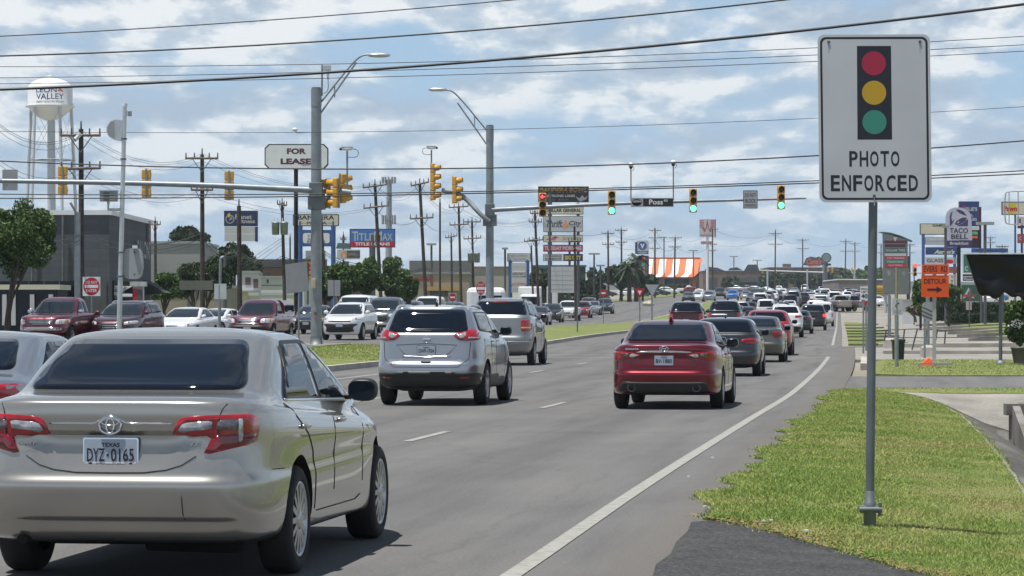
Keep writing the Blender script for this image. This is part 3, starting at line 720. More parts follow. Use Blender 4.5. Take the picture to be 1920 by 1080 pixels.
def make_car(kind, d, pmat, label, cat, group=None, res=1, rear=True, front=True, opt=None):
    """body, wheels (> rim), windows, lamps, mirrors, plate, grille as children of one Empty"""
    opt = opt or {}
    sub, ns, ne = {0: (2, 16, 8), 1: (4, 34, 18), 2: (6, 60, 34)}[res]
    root = empty(opt.get('name', d['name']), (0, 0, 0), label, cat, group)
    me, bvh = body_mesh(d, sub, ns, ne, res > 0, opt.get('disp'))
    body = link('body', me, root)
    for i, m in ((0, pmat), (1, DARK)):
        body.material_slots[i].link = 'OBJECT'; body.material_slots[i].material = m
    add_wheels(root, d, opt.get('spokes', 10), opt.get('hub', ALLOY), res == 0 and not opt.get('rims'), opt.get('rimr', .64))
    cell = {0: .16, 1: .09, 2: .06}[res]
    K = d['K']; W = max(k[4] for k in K)
    rw, ws, (y1b, y2b, y1t, y2t, zt, zb) = glass_outlines(d)
    def put(name, outs, mat, mode, mir=False, par=root, **k):
        k = {'cell': cell, 'rim': .012, **k}; one = MB() if 'bar' in name else None; r = None
        for o in outs:
            for m in ((False, True) if mir else (False,)):
                mb = one or MB(); mb.add(*panel(bvh, o, mode, mirror=m, **k), mat, True)
                if not one: r = mb.build(name, mat, par)
        return one.build(name, mat, par) if one else r
    if rear and not opt.get('norw'): put('rear_window', [rcorner(opt.get('rw', rw), .07)], GLASS, 'rear', off=.011 if res == 2 else .007, cell=.045 if res == 2 else cell*.72)
    if front: put('windshield', [rcorner(opt.get('ws', ws), .08)], WSG, 'front')
    yb = opt.get('bp', [(y1b + y2b) / 2 - .05])
    cuts = [(y1b, y1t)] + [(y, y) for y in yb] + [(y2b, y2t)]
    for mir in (False, True):
        for i in range(len(cuts) - 1):
            g = .03; a, c = cuts[i], cuts[i+1]
            l0 = a[0] + (g if i else 0); l1 = a[1] + (g if i else 0); r0 = c[0] - (g if i < len(cuts)-2 else 0); r1 = c[1] - (g if i < len(cuts)-2 else 0)
            poly = [(l0, zb(l0)), (r0, zb(r0)), (r1, zt), (l1, zt)]
            mb = MB(); mb.add(*panel(bvh, rcorner(poly, .05), 'side', cell=cell, mirror=mir), GLASS, True); mb.build('side_window', GLASS, root)
    if opt.get('dlo') and res: put('window_trim', [rcorner([(y1b-.05, zb(y1b)-.012), (y2b+.06, zb(y2b)-.012), (y2t+.05, zt+.025), (y1t-.03, zt+.025)], .06)], BLACKP, 'side', True, off=.002)
    if rear:
        for nm, polys, mat in opt.get('rearparts', []):
            if nm.startswith('tail'):
                for mir in (False, True):
                    mb = MB()
                    for p, mt, of in polys: mb.add(*panel(bvh, p, 'rear', off=of, cell=cell*.6, rnd=1, q=.15, mirror=mir), mt, True)
                    mb.build('taillight', mat, root)
            else: put(nm, polys, mat, 'rear', rnd=opt.get('prnd', 1), cell=cell*.7, off=.009)
    if front:
        for nm, polys, mat in opt.get('frontparts', []):
            if nm.startswith('head'):
                for mir in (False, True):
                    mb = MB()
                    for p, mt, of in polys: mb.add(*panel(bvh, p, 'front', off=of, cell=cell*.6, rnd=1, q=.15, mirror=mir), mt, True)
                    mb.build('headlight', mat, root)
            else: put(nm, polys, mat, 'front', rnd=1, cell=cell*.8, off=.006)
    for nm, polys, mat in opt.get('sideparts', []): put(nm, polys, mat, 'side', True, rnd=1, cell=cell*.8)
    if res:
        if opt.get('doors', True):
            zs = K[2][1] + .06
            ys = [y2b - .05] + yb[-1:] + ([] if opt.get('rseam') else [d['ax'][0] + d['wr'] * 1.3])
            for y in ys:
                for mir in (False, True): mb = MB(); mb.add(*line_panel(bvh, [(y, zs), (y, zb(y) - .05)], .007, 'side', off=.003, cell=.06, rim=.006, mirror=mir), SEAM, True); mb.build('door_seam', SEAM, root)
        zh = zb(0) - .13
        for y in opt.get('handles', (yb[-1] + .10, d['ax'][0] + d['wr'] * 1.3 + .06)):
            for mir in (1, -1):
                h, _, _, _ = bvh.ray_cast(Vector((4, y, zh)), Vector((-1, 0, 0)))
                if h: mb = MB(); ellipsoid(mb, (mir * (h.x + .012), y + .08, zh), (.022, .10, .018), opt.get('hmat', pmat), 8, .7); mb.build('door_handle', pmat, root)
        ym = y2b - .12; zm = zb(ym) + .06
        for mir in (1, -1):
            h, _, _, _ = bvh.ray_cast(Vector((4, ym, zm - .05)), Vector((-1, 0, 0)))
            hx = h.x if h else .85
            mb = MB(); ms = opt.get('msize', (.105, .07, .08)); c = Vector((mir * (hx + ms[0] + .02), ym, zm))
            ellipsoid(mb, c, ms, opt.get('mmat', BLACKP), 10, .72)
            mb.tube([(mir * (hx - .04), ym + .03, zm - .05), (c.x - mir * .04, ym + .01, zm - .04)], .022, BLACKP, 6)
            mo = mb.build('mirror', BLACKP, root)
            g = MB(); g.plate(smooth_poly([(-.09, -.06), (.09, -.06), (.09, .06), (-.09, .06)], 2), fr=(Vector((c.x, c.y - ms[1] * 1.0 - .002, c.z)), Vector((1, 0, 0)), Vector((0, 0, 1))), th=.004, mat=GLASS); g.build('mirror_glass', GLASS, mo)
    if opt.get('plate') and rear:
        z, txt = opt['plate'][:2]
        h, nn, _, _ = bvh.ray_cast(Vector((0, -6, z)), Vector((0, 1, 0)))
        license_plate(root, h + Vector((0, -.018, 0)), -1, txt)
    if opt.get('fplate') and front:
        h, nn, _, _ = bvh.ray_cast(Vector((0, 6, opt['fplate'])), Vector((0, -1, 0)))
        license_plate(root, h + Vector((0, .018, 0)), 1, None)
    if opt.get('rails'):
        r = K[d['re']]; y0, y1 = r[0] + .12, r[2] - .25; x = r[4] * .93
        for sx in (1, -1):
            P = []
            for i in range(9):
                t = i / 8; y = y0 + (y1-y0)*t
                h, _, _, _ = bvh.ray_cast(Vector((x, y, 4)), Vector((0, 0, -1)))
                P.append((sx * x, y, h.z + .055 * min(1, 6 * min(t, 1-t)) - .012))
            mb = MB(); mb.tube(P, .020, opt['rails'], 8); mb.build('roof_rail', opt['rails'], root)
    return root, bvh
def license_plate(root, c, sg, txt, w=.305, h=.155, frame=None):
    X = Vector((-sg, 0, 0)); U = Vector((0, 0, 1)); fr = (Vector(c), X, U)
    mb = MB()
    mb.plate(rrect(-w/2-.008, -h/2-.008, w/2+.008, h/2+.008, .012), fr=(Vector(c) , X, U), th=.014, mat=frame or DGREY)
    mb.plate(rrect(-w/2, -h/2, w/2, h/2, .01), fr=(Vector(c) + Vector((0, sg*.002, 0)), X, U), th=.004, mat=PLATE)
    o = mb.build('license_plate', None, root)
    if txt:
        t = MB(); f2 = (Vector(c) + Vector((0, sg*.003, 0)), X, U)
        t.text('TEXAS', -.05, .035, .05, .06, mat=INKB, fr=f2, bold=.02); t.text(txt, -.132, -.042, .132, .024, mat=INKB, fr=f2, bold=.015); t.build('lettering', None, o)
    return o
def place(root, rear_xy, yaw, L2):                # put the rear bumper's middle at a ground point, heading yaw right of +Y
    X, Y = rear_xy; c = Vector((X + L2 * math.sin(yaw), Y + L2 * math.cos(yaw), 0))
    root.rotation_euler = (0, 0, -yaw)
    root.location = (c.x, c.y, T(c.x, c.y))
    return root
# ------------------------------------------------------------------ paints
P_CHAMP = paint('champagne', (.40, .386, .352), .72, .26)
P_SILV = paint('silver', (.36, .385, .42), .75, .30)
P_SILVB = paint('dull silver', (.25, .26, .265), .6, .35)
P_RUBY = paint('ruby', (.16, .005, .014), .6, .28)
P_MAROON = paint('maroon', (.135, .011, .026), .45, .32)
P_DRED = paint('dark red', (.05, .005, .011), .4, .3)
P_RED = paint('bright red', (.30, .010, .018), .1, .3)
P_CHAR = paint('charcoal', (.030, .036, .040), .5, .3)
P_SAND = paint('sand grey', (.13, .125, .11), .6, .32)
P_BLACK = paint('black', (.008, .008, .010), .2, .25)
P_WHITE = paint('white', (.70, .71, .72), 0, .3)
P_GREY = paint('steel grey', (.13, .15, .17), .6, .32)
P_BLUE = paint('bright blue', (.02, .16, .50), .3, .3)
P_TAN = paint('tan', (.33, .31, .27), .4, .35)
def lamp_set(x0, x1, z0, z1, drop=.0, mats=(TAIL, LAMPW)):
    return [([(x0, z0+drop), (x1, z0), (x1, z1), (x0, z1-drop*.5)], mats[0], .006), ([(x0+.05, z0+drop+.03), (x0+(x1-x0)*.55, z0+drop*.5+.03), (x0+(x1-x0)*.55, z1-.04), (x0+.05, z1-drop*.5-.04)], mats[1], .009)]
def head_set(x0, x1, z0, z1, up=.05, amber=False):
    q = [([(x0, z0), (x1, z0+up), (x1, z1+up), (x0+.04, z1)], HEADL, .006)]
    q.append((circ((x0+x1)/2-.02, (z0+z1)/2+up*.4, min(.05, (z1-z0)*.36), 10), CHROME, .010))
    if amber: q.append(([(x1-.09, z0+up+.01), (x1, z0+up), (x1, z1+up), (x1-.09, z1+up-.01)], AMBER, .009))
    return q
def hslats(x, z0, z1, n, w=.02): return [[(-x, z0+(z1-z0)*i/(n-1)-w/2), (x, z0+(z1-z0)*i/(n-1)-w/2), (x, z0+(z1-z0)*i/(n-1)+w/2), (-x, z0+(z1-z0)*i/(n-1)+w/2)] for i in range(n)]
def emblem(root, c, rx, rz, sg=-1, kind='ring'):
    mb = MB(); c = Vector(c); n = 28
    def ell(a, b, cz, w):
        P = [(a*math.cos(2*math.pi*i/n), cz + b*math.sin(2*math.pi*i/n)) for i in range(n+1)]
        mb.tube([(c.x + p[0], c.y, c.z + p[1]) for p in P], w, CHROME, 6, False)
    ell(rx, rz, 0, rx*.12)
    if kind == 'ovals': ell(rx*.36, rz*.86, 0, rx*.09); ell(rx*.78, rz*.38, rz*.42, rx*.09)
    if kind == 'bar': mb.box(c, (rx*2.2, .012, rz*.42), CHROME)
    if kind == 'h':
        for x in (-.45, .45): mb.tube([(c.x+rx*(x-.18), c.y, c.z-rz*.7), (c.x+rx*(x+.18), c.y, c.z+rz*.7)], rx*.10, CHROME, 6)
        mb.tube([(c.x-rx*.4, c.y, c.z-rz*.1), (c.x+rx*.4, c.y, c.z+rz*.15)], rx*.09, CHROME, 6)
    if kind == 'w':
        mb.plate(circ(0, 0, rx*.93, 20), fr=(c + Vector((0, sg*.001, 0)), Vector((-sg, 0, 0)), Vector((0, 0, 1))), th=.004, mat=INK)
        mb.tube([(c.x+rx*q, c.y+sg*.004, c.z+rz*w2) for q, w2 in ((-.6, .6), (-.25, -.6), (0, .1), (.25, -.6), (.6, .6))], rx*.08, CHROME, 5)
    return mb.build('emblem', CHROME, root)
# ------------------------------------------------------------------ the big champagne sedan in front
def camry_disp(V):
    x, y, z = V[:, 0], V[:, 1], V[:, 2]
    m = (y < -1.9)
    hw = .30 + (.46 - .30) * np.clip((z - .66) / .2, 0, 1)
    f = np.clip((hw + .07 - np.abs(x)) / .11, 0, 1) * np.clip((z - .66) / .16, 0, 1) * np.clip((.885 - z) / .018, 0, 1)
    V = V.copy(); V[:, 1] = y + m * .030 * f
    q = np.clip((.40 - z) / .02, 0, 1) * np.clip((.74 - np.abs(x)) / .05, 0, 1) * np.clip((z - .2) / .02, 0, 1)
    V[:, 1] += m * .03 * q
    return V
camry_tail = [
  ([(.353,.867),(.40,.966),(.467,.98),(.61,.988),(.80,.988),(.815,.90),(.80,.82),(.535,.753),(.595,.869)], TAIL, .010),
  ([(.59,.868),(.80,.885),(.795,.83),(.545,.763)], TAILD, .014),
  ([(.392,.893),(.425,.943),(.592,.957),(.585,.905)], LAMPW, .015),
  ([(.612,.905),(.622,.958),(.722,.962),(.722,.90)], LAMPS, .015),
  ([(.722,.965),(.742,.965),(.742,.845),(.722,.825)], LAMPW, .017)]
dC = scaled('sedan', qr=.54, tr=.30, qf=.30, tf=.12, bw=(.82, .82), rz0=.0, rz1=.012, dt=.05, db=-.045)
camry, bv = make_car('sedan', dC, P_CHAMP, 'champagne sedan filling the lower left, with red and clear tail lamps and tinted windows', 'car', res=2, front=True, opt=dict(
  disp=camry_disp, bp=[-.27], dlo=True, handles=(-.13, -1.30), rseam=True, bw=(.82, .9), spokes=14, hmat=P_CHAMP, mmat=BLACKP, msize=(.098, .075, .078),
  rw=[(-.665,1.118),(.665,1.118),(.55,1.400),(-.55,1.400)],
  rearparts=[('taillight', camry_tail, TAIL)], frontparts=[('headlight', head_set(.5, .82, .66, .78), HEADL)], rimr=.70))
camry['label'] = 'champagne sedan filling the lower left, with red and clear tail lamps and tinted windows'
place(camry, (-2.31, 16.77), head(19), 2.40)
def seam(bvh, root, pts, w, mode, mats=None, off=.004, cell=.025, sides=(False, True), name='panel_seam'):
    for sg in sides:
        q = MB(); q.add(*line_panel(bvh, pts, w, mode, off=off, cell=cell, rim=.006, mirror=sg), mats or SEAM, True); q.build(name, mats or SEAM, root)
seam(bv, camry, [(.0,.655),(.20,.657),(.33,.672),(.42,.70),(.50,.752)], .005, 'rear')
seam(bv, camry, [(.635,.99),(.645,1.02),(.665,1.05)], .005, 'rear', cell=.02)
seam(bv, camry, [(.62,.875),(.63,.98)], .005, 'rear', off=.014, cell=.02)
seam(bv, camry, [(-1.95,.66),(-1.72,.655)], .005, 'side')
seam(bv, camry, [(-.87,.36),(-.88,.58),(-.96,.72),(-1.14,.84),(-1.40,.95),(-1.46,1.03)], .006, 'side', cell=.05)
seam(bv, camry, [(-.80,.345),(.5,.335),(.66,.36)], .006, 'side', cell=.06)
seam(bv, camry, [(.43,.39),(.43,.53)], .005, 'rear', sides=(False,))
mb = MB()
for sg in (0, 1): mb.add(*line_panel(bv, [(.06,.955),(.085,.942),(.11,.938),(.36,.937)], .010, 'rear', off=.007, cell=.05, rim=.006, mirror=bool(sg)), CHROME, True)
mb.add(*line_panel(bv, [(-.06,.955),(-.03,.975),(0,.981),(.03,.975),(.06,.955)], .009, 'rear', off=.007, cell=.03, rim=.006), CHROME, True)
mb.build('chrome_trim', CHROME, camry)
h = bv.ray_cast(Vector((0, -6, .925)), Vector((0, 1, 0)))[0]
emblem(camry, h + Vector((0, -.012, 0)), .064, .048, -1, 'ovals')
h = bv.ray_cast(Vector((0, -6, .768)), Vector((0, 1, 0)))[0]
pl = license_plate(camry, h + Vector((0, -.02, 0)), -1, None, .31, .158, CHROME)
t = MB(); fr = (h + Vector((0, -.024, 0)), Vector((1, 0, 0)), Vector((0, 0, 1)))
t.text('TEXAS', -.054, .034, .054, .058, mat=INKB, fr=fr, bold=.02)
t.text('DYZ', -.139, -.049, -.034, .026, mat=INKB, fr=fr, bold=.012); t.text('0165', .002, -.049, .138, .026, mat=INKB, fr=fr, bold=.012)
t.plate([(-.026,-.012),(-.016,-.022),(-.008,-.012),(-.014,-.002)], fr=fr, th=.002, mat=INKB)
t.build('lettering', INKB, pl)
fb = MB(); fr2 = (h + Vector((0, -.0225, 0)), Vector((1, 0, 0)), Vector((0, 0, 1)))
fb.plate(rrect(-.148, -.078, .148, -.052, .004), fr=fr2, th=.004, mat=WHITE)
fr3 = (h + Vector((0, -.0245, 0)), Vector((1, 0, 0)), Vector((0, 0, 1)))
fb.text('Cavender', -.085, -.075, .085, -.056, mat=INK, fr=fr3, shear=.4, bold=.01)
for x in (-.118, .118): fb.plate(circ(x, -.065, .011, 12), fr=fr3, th=.002, mat=INK)
fb.build('plate_frame_banner', WHITE, pl)
for x, w, tx in ((-.50, .12, 'CAMRY'), (.50, .06, 'LE')):
    hh, nn, _, _ = bv.ray_cast(Vector((x, -6, .822)), Vector((0, 1, 0))); nn = nn if nn.y < 0 else -nn; nn = Vector((nn.x, nn.y, 0)).normalized()
    t = MB(); t.text(tx, -w/2, -.010, w/2, .010, mat=GREY, fr=(hh + nn * .014, Vector((0, 0, 1)).cross(nn).normalized(), Vector((0, 0, 1))), shear=.25, bold=.02); t.build('lettering', CHROME, camry)
seam(bv, camry, [(-1.36,1.046),(-.2,1.016),(.72,.990)], .013, 'side', CHROME, off=.006, cell=.1, name='window_chrome')
seam(bv, camry, [(-1.13,1.12),(-1.0,1.26),(-.92,1.36)], .022, 'side', BLACKP, off=.008, cell=.08, name='window_divider')
mb = MB(); mb.tube([(-.55,-2.0,.28),(-.55,-2.26,.26)], .03, DARK, 10); mb.build('exhaust', DARK, camry)
mb = MB(); mb.box((0,-.1,.245), (1.1,3.3,.10), DARK, bev=.03); mb.lathe((.35, -1.75, .27), [(0, -.3), (.11, -.28), (.12, .28), (0, .3)], DARK, 12, 'x'); mb.build('underbody', DARK, camry)  # black floor box and muffler, added to deepen the shade under the bumper
# ------------------------------------------------------------------ other near cars
g_lane = 'cars driving away in the near carriageway'
# pale silver car at the left edge
d2 = scaled('sedan', sz=.955, qr=.5, tr=.3, qf=.3)
o, bv2 = make_car('sedan', d2, P_SILV, 'pale silver car at the left edge, mostly hidden behind the champagne sedan', 'car', g_lane, 1, True, False,
  dict(bp=[-.27], rearparts=[('taillight', lamp_set(.50, .84, .84, .98, .04), TAIL)]))
place(o, (-5.0, 24.5), head(25), 2.4)
# silver crossover
sx = 1.0
dR = scaled('suv', qr=.42, tr=.26, qf=.34, tf=.2, bw=(.80, .90), db=.03, dt=.06)
rog_tail = [([(.44,1.20),(.68,1.285),(.80,1.30),(.86,1.20),(.86,1.11),(.70,1.10),(.55,1.115)], TAIL, .010), ([(.52,1.20),(.66,1.245),(.66,1.16),(.56,1.14)], LAMPW, .014), ([(.70,1.13),(.84,1.14),(.84,1.16),(.70,1.165)], LAMPW, .014)]
rogue, bvr = make_car('suv', dR, P_SILV, 'silver crossover with roof rails and black lower bumper, just ahead of the champagne sedan', 'suv', g_lane, 2, True, True, dict(
  bp=[-.30], spokes=5, rails=GALVL, hmat=P_SILV, mmat=BLACKP, dlo=True, rw=[(-.69,1.245),(.69,1.245),(.585,1.625),(-.585,1.625)], plate=(.94, 'GWF-1924'),
  rearparts=[('taillight', rog_tail, TAIL), ('bumper_cover', [[(-.93,.30),(.93,.30),(.93,.56),(.55,.555),(.48,.585),(-.48,.585),(-.55,.555),(-.93,.56)]], BLACKP), ('spoiler', [[(-.60,1.645),(.60,1.645),(.56,1.69),(-.56,1.69)]], P_SILV),
    ('reflector', [[(-.74,.47),(-.58,.46),(-.58,.485),(-.74,.495)], [(.58,.46),(.74,.47),(.74,.495),(.58,.485)]], TAIL), ('rear_handle', [[(-.09,.725),(.09,.725),(.075,.765),(-.075,.765)]], BLACKP)],
  sideparts=[('sill_trim', [[(-.9,.28),(.95,.28),(.95,.46),(-.9,.46)]], BLACKP)], frontparts=[('headlight', head_set(.5,.84,.82,.95), HEADL)]))
place(rogue, (-1.46, 49.5), head(50), 2.31)
seam(bvr, rogue, [(0,.655),(.55,.66),(.72,.80),(.74,1.08)], .008, 'rear', cell=.03)
seam(bvr, rogue, [(0,.835),(.30,.835),(.40,.90),(.52,1.03),(.0,1.055)], .008, 'rear', cell=.03)
mb = MB(); mb.add(*line_panel(bvr, [(-.42,.845),(0,.825),(.42,.845)], .022, 'rear', off=.006, cell=.07), CHROME, True); mb.build('chrome_trim', CHROME, rogue)
h = bvr.ray_cast(Vector((0, -6, 1.135)), Vector((0, 1, 0)))[0]; emblem(rogue, h + Vector((0, -.012, 0)), .062, .058, -1, 'bar')
for x, z, w, tx, m in ((-.53, .775, .22, 'ROGUE', CHROME), (-.53, .715, .16, 'ROGUE', TAIL), (.58, .775, .08, 'SV', CHROME)):
    if tx == 'ROGUE' and z < .75: tx = 'AWD'
    hh = bvr.ray_cast(Vector((x, -6, z)), Vector((0, 1, 0)))[0]
    t = MB(); t.text(tx, -w/2, -.018, w/2, .018, mat=m, fr=(hh + Vector((0, -.008, 0)), Vector((1, 0, 0)), Vector((0, 0, 1))), bold=.02); t.build('lettering', m, rogue)
mb = MB(); mb.tube([(0, -1.15, 1.70), (0, -1.18, 1.75), (0, -1.3, 1.77)], [.03, .02, .006], BLACKP, 6); mb.build('antenna', BLACKP, rogue)
hh = bvr.ray_cast(Vector((-.12, -6, 1.27)), Vector((0, 1, 0)))[0]
mb = MB(); mb.tube([(-.28, hh.y - .012, 1.275), (.06, hh.y - .015, 1.268)], .011, BLACKP, 5); mb.build('wiper', BLACKP, rogue)
# ruby sedan
son_tail = [([(.36,.89),(.50,.925),(.70,.945),(.84,.95),(.86,.88),(.83,.79),(.66,.80),(.52,.835)], TAIL, .010), ([(.40,.885),(.54,.91),(.57,.855),(.50,.845)], LAMPW, .014), ([(.57,.91),(.70,.925),(.68,.86),(.60,.85)], LAMPS, .014)]
dS = scaled('sedan', sx=.995, sz=.985, edit={1: {1: .265}, 2: {1: .33}}, qr=.5, tr=.32, qf=.3, tf=.12)
son, bvs = make_car('sedan', dS, P_RUBY, 'ruby red sedan with a chrome strip over its plate and two dark exhausts', 'car', g_lane, 2, True, True, dict(
  bp=[-.2], spokes=10, hmat=P_RUBY, mmat=P_BLACK, dlo=True, rw=[(-.68,1.115),(.68,1.115),(.56,1.395),(-.56,1.395)], plate=(.80, 'BV-1880'),
  rearparts=[('taillight', son_tail, TAIL), ('diffuser', [[(-.74,.265),(.74,.265),(.70,.46),(.42,.445),(-.42,.445),(-.70,.46)]], BLACKP), ('chrome_trim', [[(-.47,.94),(-.25,.958),(.25,.958),(.47,.94),(.40,.918),(.25,.925),(-.25,.925),(-.40,.918)]], CHROME)], frontparts=[('headlight', head_set(.5,.82,.66,.78), HEADL)]))
place(son, (2.46, 47.6), head(48), 2.40)
for x in (-.53, .53):
    mb = MB(); mb.lathe((x, -2.36, .355), [(.066, .12), (.066, -.01), (.055, -.015), (.05, .10), (0, .10)], DGREY, 20, 'y'); mb.lathe((x, -2.36, .355), [(.05, .06), (0, .06)], DARK, 12, 'y'); mb.build('exhaust_tip', DGREY, son)
h = bvs.ray_cast(Vector((0, -6, .99)), Vector((0, 1, 0)))[0]; emblem(son, h + Vector((0, -.012, 0)), .07, .04, -1, 'h')
hh = bvs.ray_cast(Vector((-.52, -6, .985)), Vector((0, 1, 0)))[0]
t = MB(); t.text('SONATA', -.11, -.014, .11, .014, mat=CHROME, fr=(hh + Vector((0, -.008, 0)), Vector((1, 0, 0)), Vector((0, 0, 1))), bold=.02); t.build('lettering', CHROME, son)
mb = MB(); mb.tube([(0, -.95, 1.42), (0, -1.02, 1.50), (0, -1.06, 1.505)], [.05, .018, .006], P_RUBY, 6); mb.build('antenna', P_RUBY, son)
seam(bvs, son, [(0,.66),(.42,.665),(.58,.80)], .008, 'rear', cell=.03)
# charcoal hatchback
dG = scaled('suv', .975, .92, .855, qr=.38, tr=.25, qf=.3, tf=.2, bw=(.86, .92), wr=.315)
gol, bvg = make_car('suv', dG, P_CHAR, 'charcoal hatchback with a round black badge, directly ahead of the ruby sedan', 'car', g_lane, 1, True, True, dict(name='hatchback',
  bp=[-.25], spokes=5, hmat=P_CHAR, mmat=P_CHAR, plate=(.62, None), rearparts=[('taillight', [([(.42,.93),(.80,.95),(.86,.90),(.84,.80),(.46,.82)], TAIL, .01), ([(.5,.91),(.8,.92),(.8,.86),(.52,.86)], TAILD, .014)], TAIL), ('reflector', [[(-.8,.33),(-.6,.32),(-.6,.35),(-.8,.36)], [(.6,.32),(.8,.33),(.8,.36),(.6,.35)]], TAIL)], frontparts=[('headlight', head_set(.5,.8,.7,.82), HEADL)]))
place(gol, (5.22, 72.4), head(73), 2.12)
h = bvg.ray_cast(Vector((0, -6, .90)), Vector((0, 1, 0)))[0]; emblem(gol, h + Vector((0, -.012, 0)), .075, .075, -1, 'w')
seam(bvg, gol, [(0,.52),(.66,.53),(.74,.78)], .008, 'rear', cell=.03)
mb = MB(); mb.tube([(0, -1.1, 1.45), (0, -1.15, 1.49), (0, -1.2, 1.5)], [.03, .014, .006], BLACKP, 5); mb.build('antenna', BLACKP, gol)
# grey sedan
dP = scaled('sedan', 1.0, 1.0, 1.0, qr=.5, tr=.32, qf=.3)
o, b = make_car('sedan', dP, P_SAND, 'dusty grey sedan between the charcoal hatchback and the red crossover', 'car', g_lane, 1, True, True, dict(
  bp=[-.25], spokes=5, hmat=P_SAND, mmat=P_BLACK, plate=(.8, None), rearparts=[('taillight', [([(.52,.98),(.86,.99),(.87,.82),(.55,.79)], TAIL, .01), ([(.58,.92),(.84,.93),(.84,.87),(.6,.86)], TAILD, .014)], TAIL), ('chrome_trim', [[(-.55,1.04),(.55,1.04),(.55,1.062),(-.55,1.062)]], CHROME)], frontparts=[('headlight', head_set(.5,.82,.66,.78), HEADL)]))
place(o, (7.75, 93.2), head(94), 2.4)
# bright red crossover
o, b = make_car('suv', scaled('suv', 1, .98, .985, qr=.4, tr=.25, qf=.3), P_RED, 'bright red crossover stopped ahead of the dusty grey sedan', 'suv', g_lane, 1, True, True, dict(
  bp=[-.3], spokes=5, hmat=P_RED, mmat=P_BLACK, plate=(.95, None), rearparts=[('taillight', [([(.55,1.16),(.88,1.2),(.88,1.06),(.58,1.05)], TAIL, .01), ([(.60,1.13),(.80,1.15),(.80,1.09),(.62,1.08)], LAMPW, .014)], TAIL), ('bumper_cover', [[(-.9,.3),(.9,.3),(.9,.5),(-.9,.5)]], BLACKP)], frontparts=[('headlight', head_set(.5,.84,.82,.95), HEADL)]))
place(o, (9.35, 107.5), head(108), 2.3)
# big silver suv beside the crossover
dQ = scaled('suv', 1.08, 1.12, 1.19, qr=.35, tr=.25, qf=.34, wr=.40, bw=(.90, .97))
seq, bvq = make_car('suv', dQ, P_SILVB, 'large silver suv with a red tail lamp and roof rack, right of the silver crossover', 'suv', g_lane, 1, True, True, dict(
  bp=[-.75, .25], spokes=6, hmat=CHROME, mmat=P_SILVB, rails=BLACKP, plate=(.98, None), rearparts=[('taillight', [([(.66,1.35),(.95,1.37),(.95,1.03),(.68,1.03)], TAIL, .012), ([(.68,1.10),(.93,1.10),(.93,1.15),(.68,1.15)], AMBER, .016)], TAIL), ('bumper_step', [[(-.95,.70),(.95,.70),(.95,.735),(-.95,.735)]], CHROME), ('brake_light', [[(-.26,1.89),(.26,1.89),(.24,1.93),(-.24,1.93)]], TAIL)], frontparts=[('headlight', head_set(.55,.9,.9,1.05), HEADL)]))
place(seq, (-.42, 87.5), head(88), 2.6)
seam(bvq, seq, [(0,.765),(.78,.77),(.80,1.30)], .008, 'rear', cell=.03)
# dark red and dark grey big suvs, white suv, black sedan, black suv, white van
def rearveh(kind, d, pm, px, Y, L2, label, cat, res=1, **op):
    o, b = make_car(kind, d, pm, label, cat, g_lane, res, True, False, op)
    place(o, ((px - CX) * Y / F, Y), head(Y), L2); return o, b
stail = lambda x0, x1, z0, z1: ('taillight', [([(x0, z0), (x1, z0+.02), (x1, z1), (x0, z1)], TAIL, .01)], TAIL)
rearveh('suv', scaled('suv', 1.06, 1.1, 1.13, qr=.35, qf=.34), P_DRED, 1286, 156, 2.5, 'dark red suv with a wide black rear window, beyond the ruby sedan', 'suv', bp=[-.7,.3], rw=[(-.84,1.32),(.84,1.32),(.70,1.86),(-.70,1.86)], rearparts=[stail(.68,.92,.95,1.25)], plate=(.9, None), mmat=BLACKP)
rearveh('suv', scaled('suv', 1.07, 1.12, 1.17, qr=.35, qf=.34), P_CHAR, 1358, 163, 2.55, 'dark grey suv with a white bumper sticker, right of the dark red suv', 'suv', bp=[-.7,.3], rw=[(-.86,1.36),(.86,1.36),(.72,1.93),(-.72,1.93)], rearparts=[stail(.70,.93,.95,1.30), ('sticker', [[(-.7,1.16),(.15,1.16),(.15,1.24),(-.7,1.24)]], WHITE)], plate=(.9, None))
rearveh('suv', scaled('suv', 1, 1, 1.02, qr=.4, qf=.3), P_WHITE, 1473, 157, 2.3, 'white crossover with long red lamps, ahead of the bright red crossover', 'suv', bp=[-.3], rearparts=[stail(.50,.9,1.06,1.17), ('bumper_cover', [[(-.9,.3),(.9,.3),(.9,.6),(-.9,.6)]], BLACKP)], plate=(.8, None))
rearveh('sedan', scaled('sedan', 1, 1, .97, qr=.5, qf=.3), P_CHAR, 1496, 178, 2.4, 'dark sedan half hidden beside the white crossover in the kerb lane', 'car', bp=[-.3], rearparts=[stail(.55,.88,.84,.98)], plate=(.8, None))
rearveh('suv', scaled('suv', 1.02, 1, 1.06, qr=.35, qf=.3, bw=(.92,1)), P_BLACK, 1524, 203, 2.3, 'boxy black suv with one lit brake lamp behind the white passenger van', 'suv', bp=[-.3], rearparts=[('taillight', [([(.70,.93),(.92,.95),(.92,1.13),(.70,1.13)], M('lit brake lamp', (.9, .03, .01), .3, emit=2.2), .01)], TAIL)], plate=(.8, None))
rearveh('van', scaled('van', 1, 1, 1.0, qr=.1, tr=.1, qf=.3), P_WHITE, 1541, 243, 2.65, 'white passenger van with dark rear door windows, at the right of the queue', 'van', bp=[-1.3,-.2,.7],
  norw=True, rearparts=[('rear_window', [[(-.72,1.32),(-.06,1.32),(-.06,1.82),(-.68,1.82)], [(.06,1.32),(.72,1.32),(.68,1.82),(.06,1.82)]], GLASS), stail(.80,.95,.75,1.1), ('bumper', [[(-.95,.42),(.95,.42),(.95,.62),(-.95,.62)]], CHROME)], plate=(.75, None))
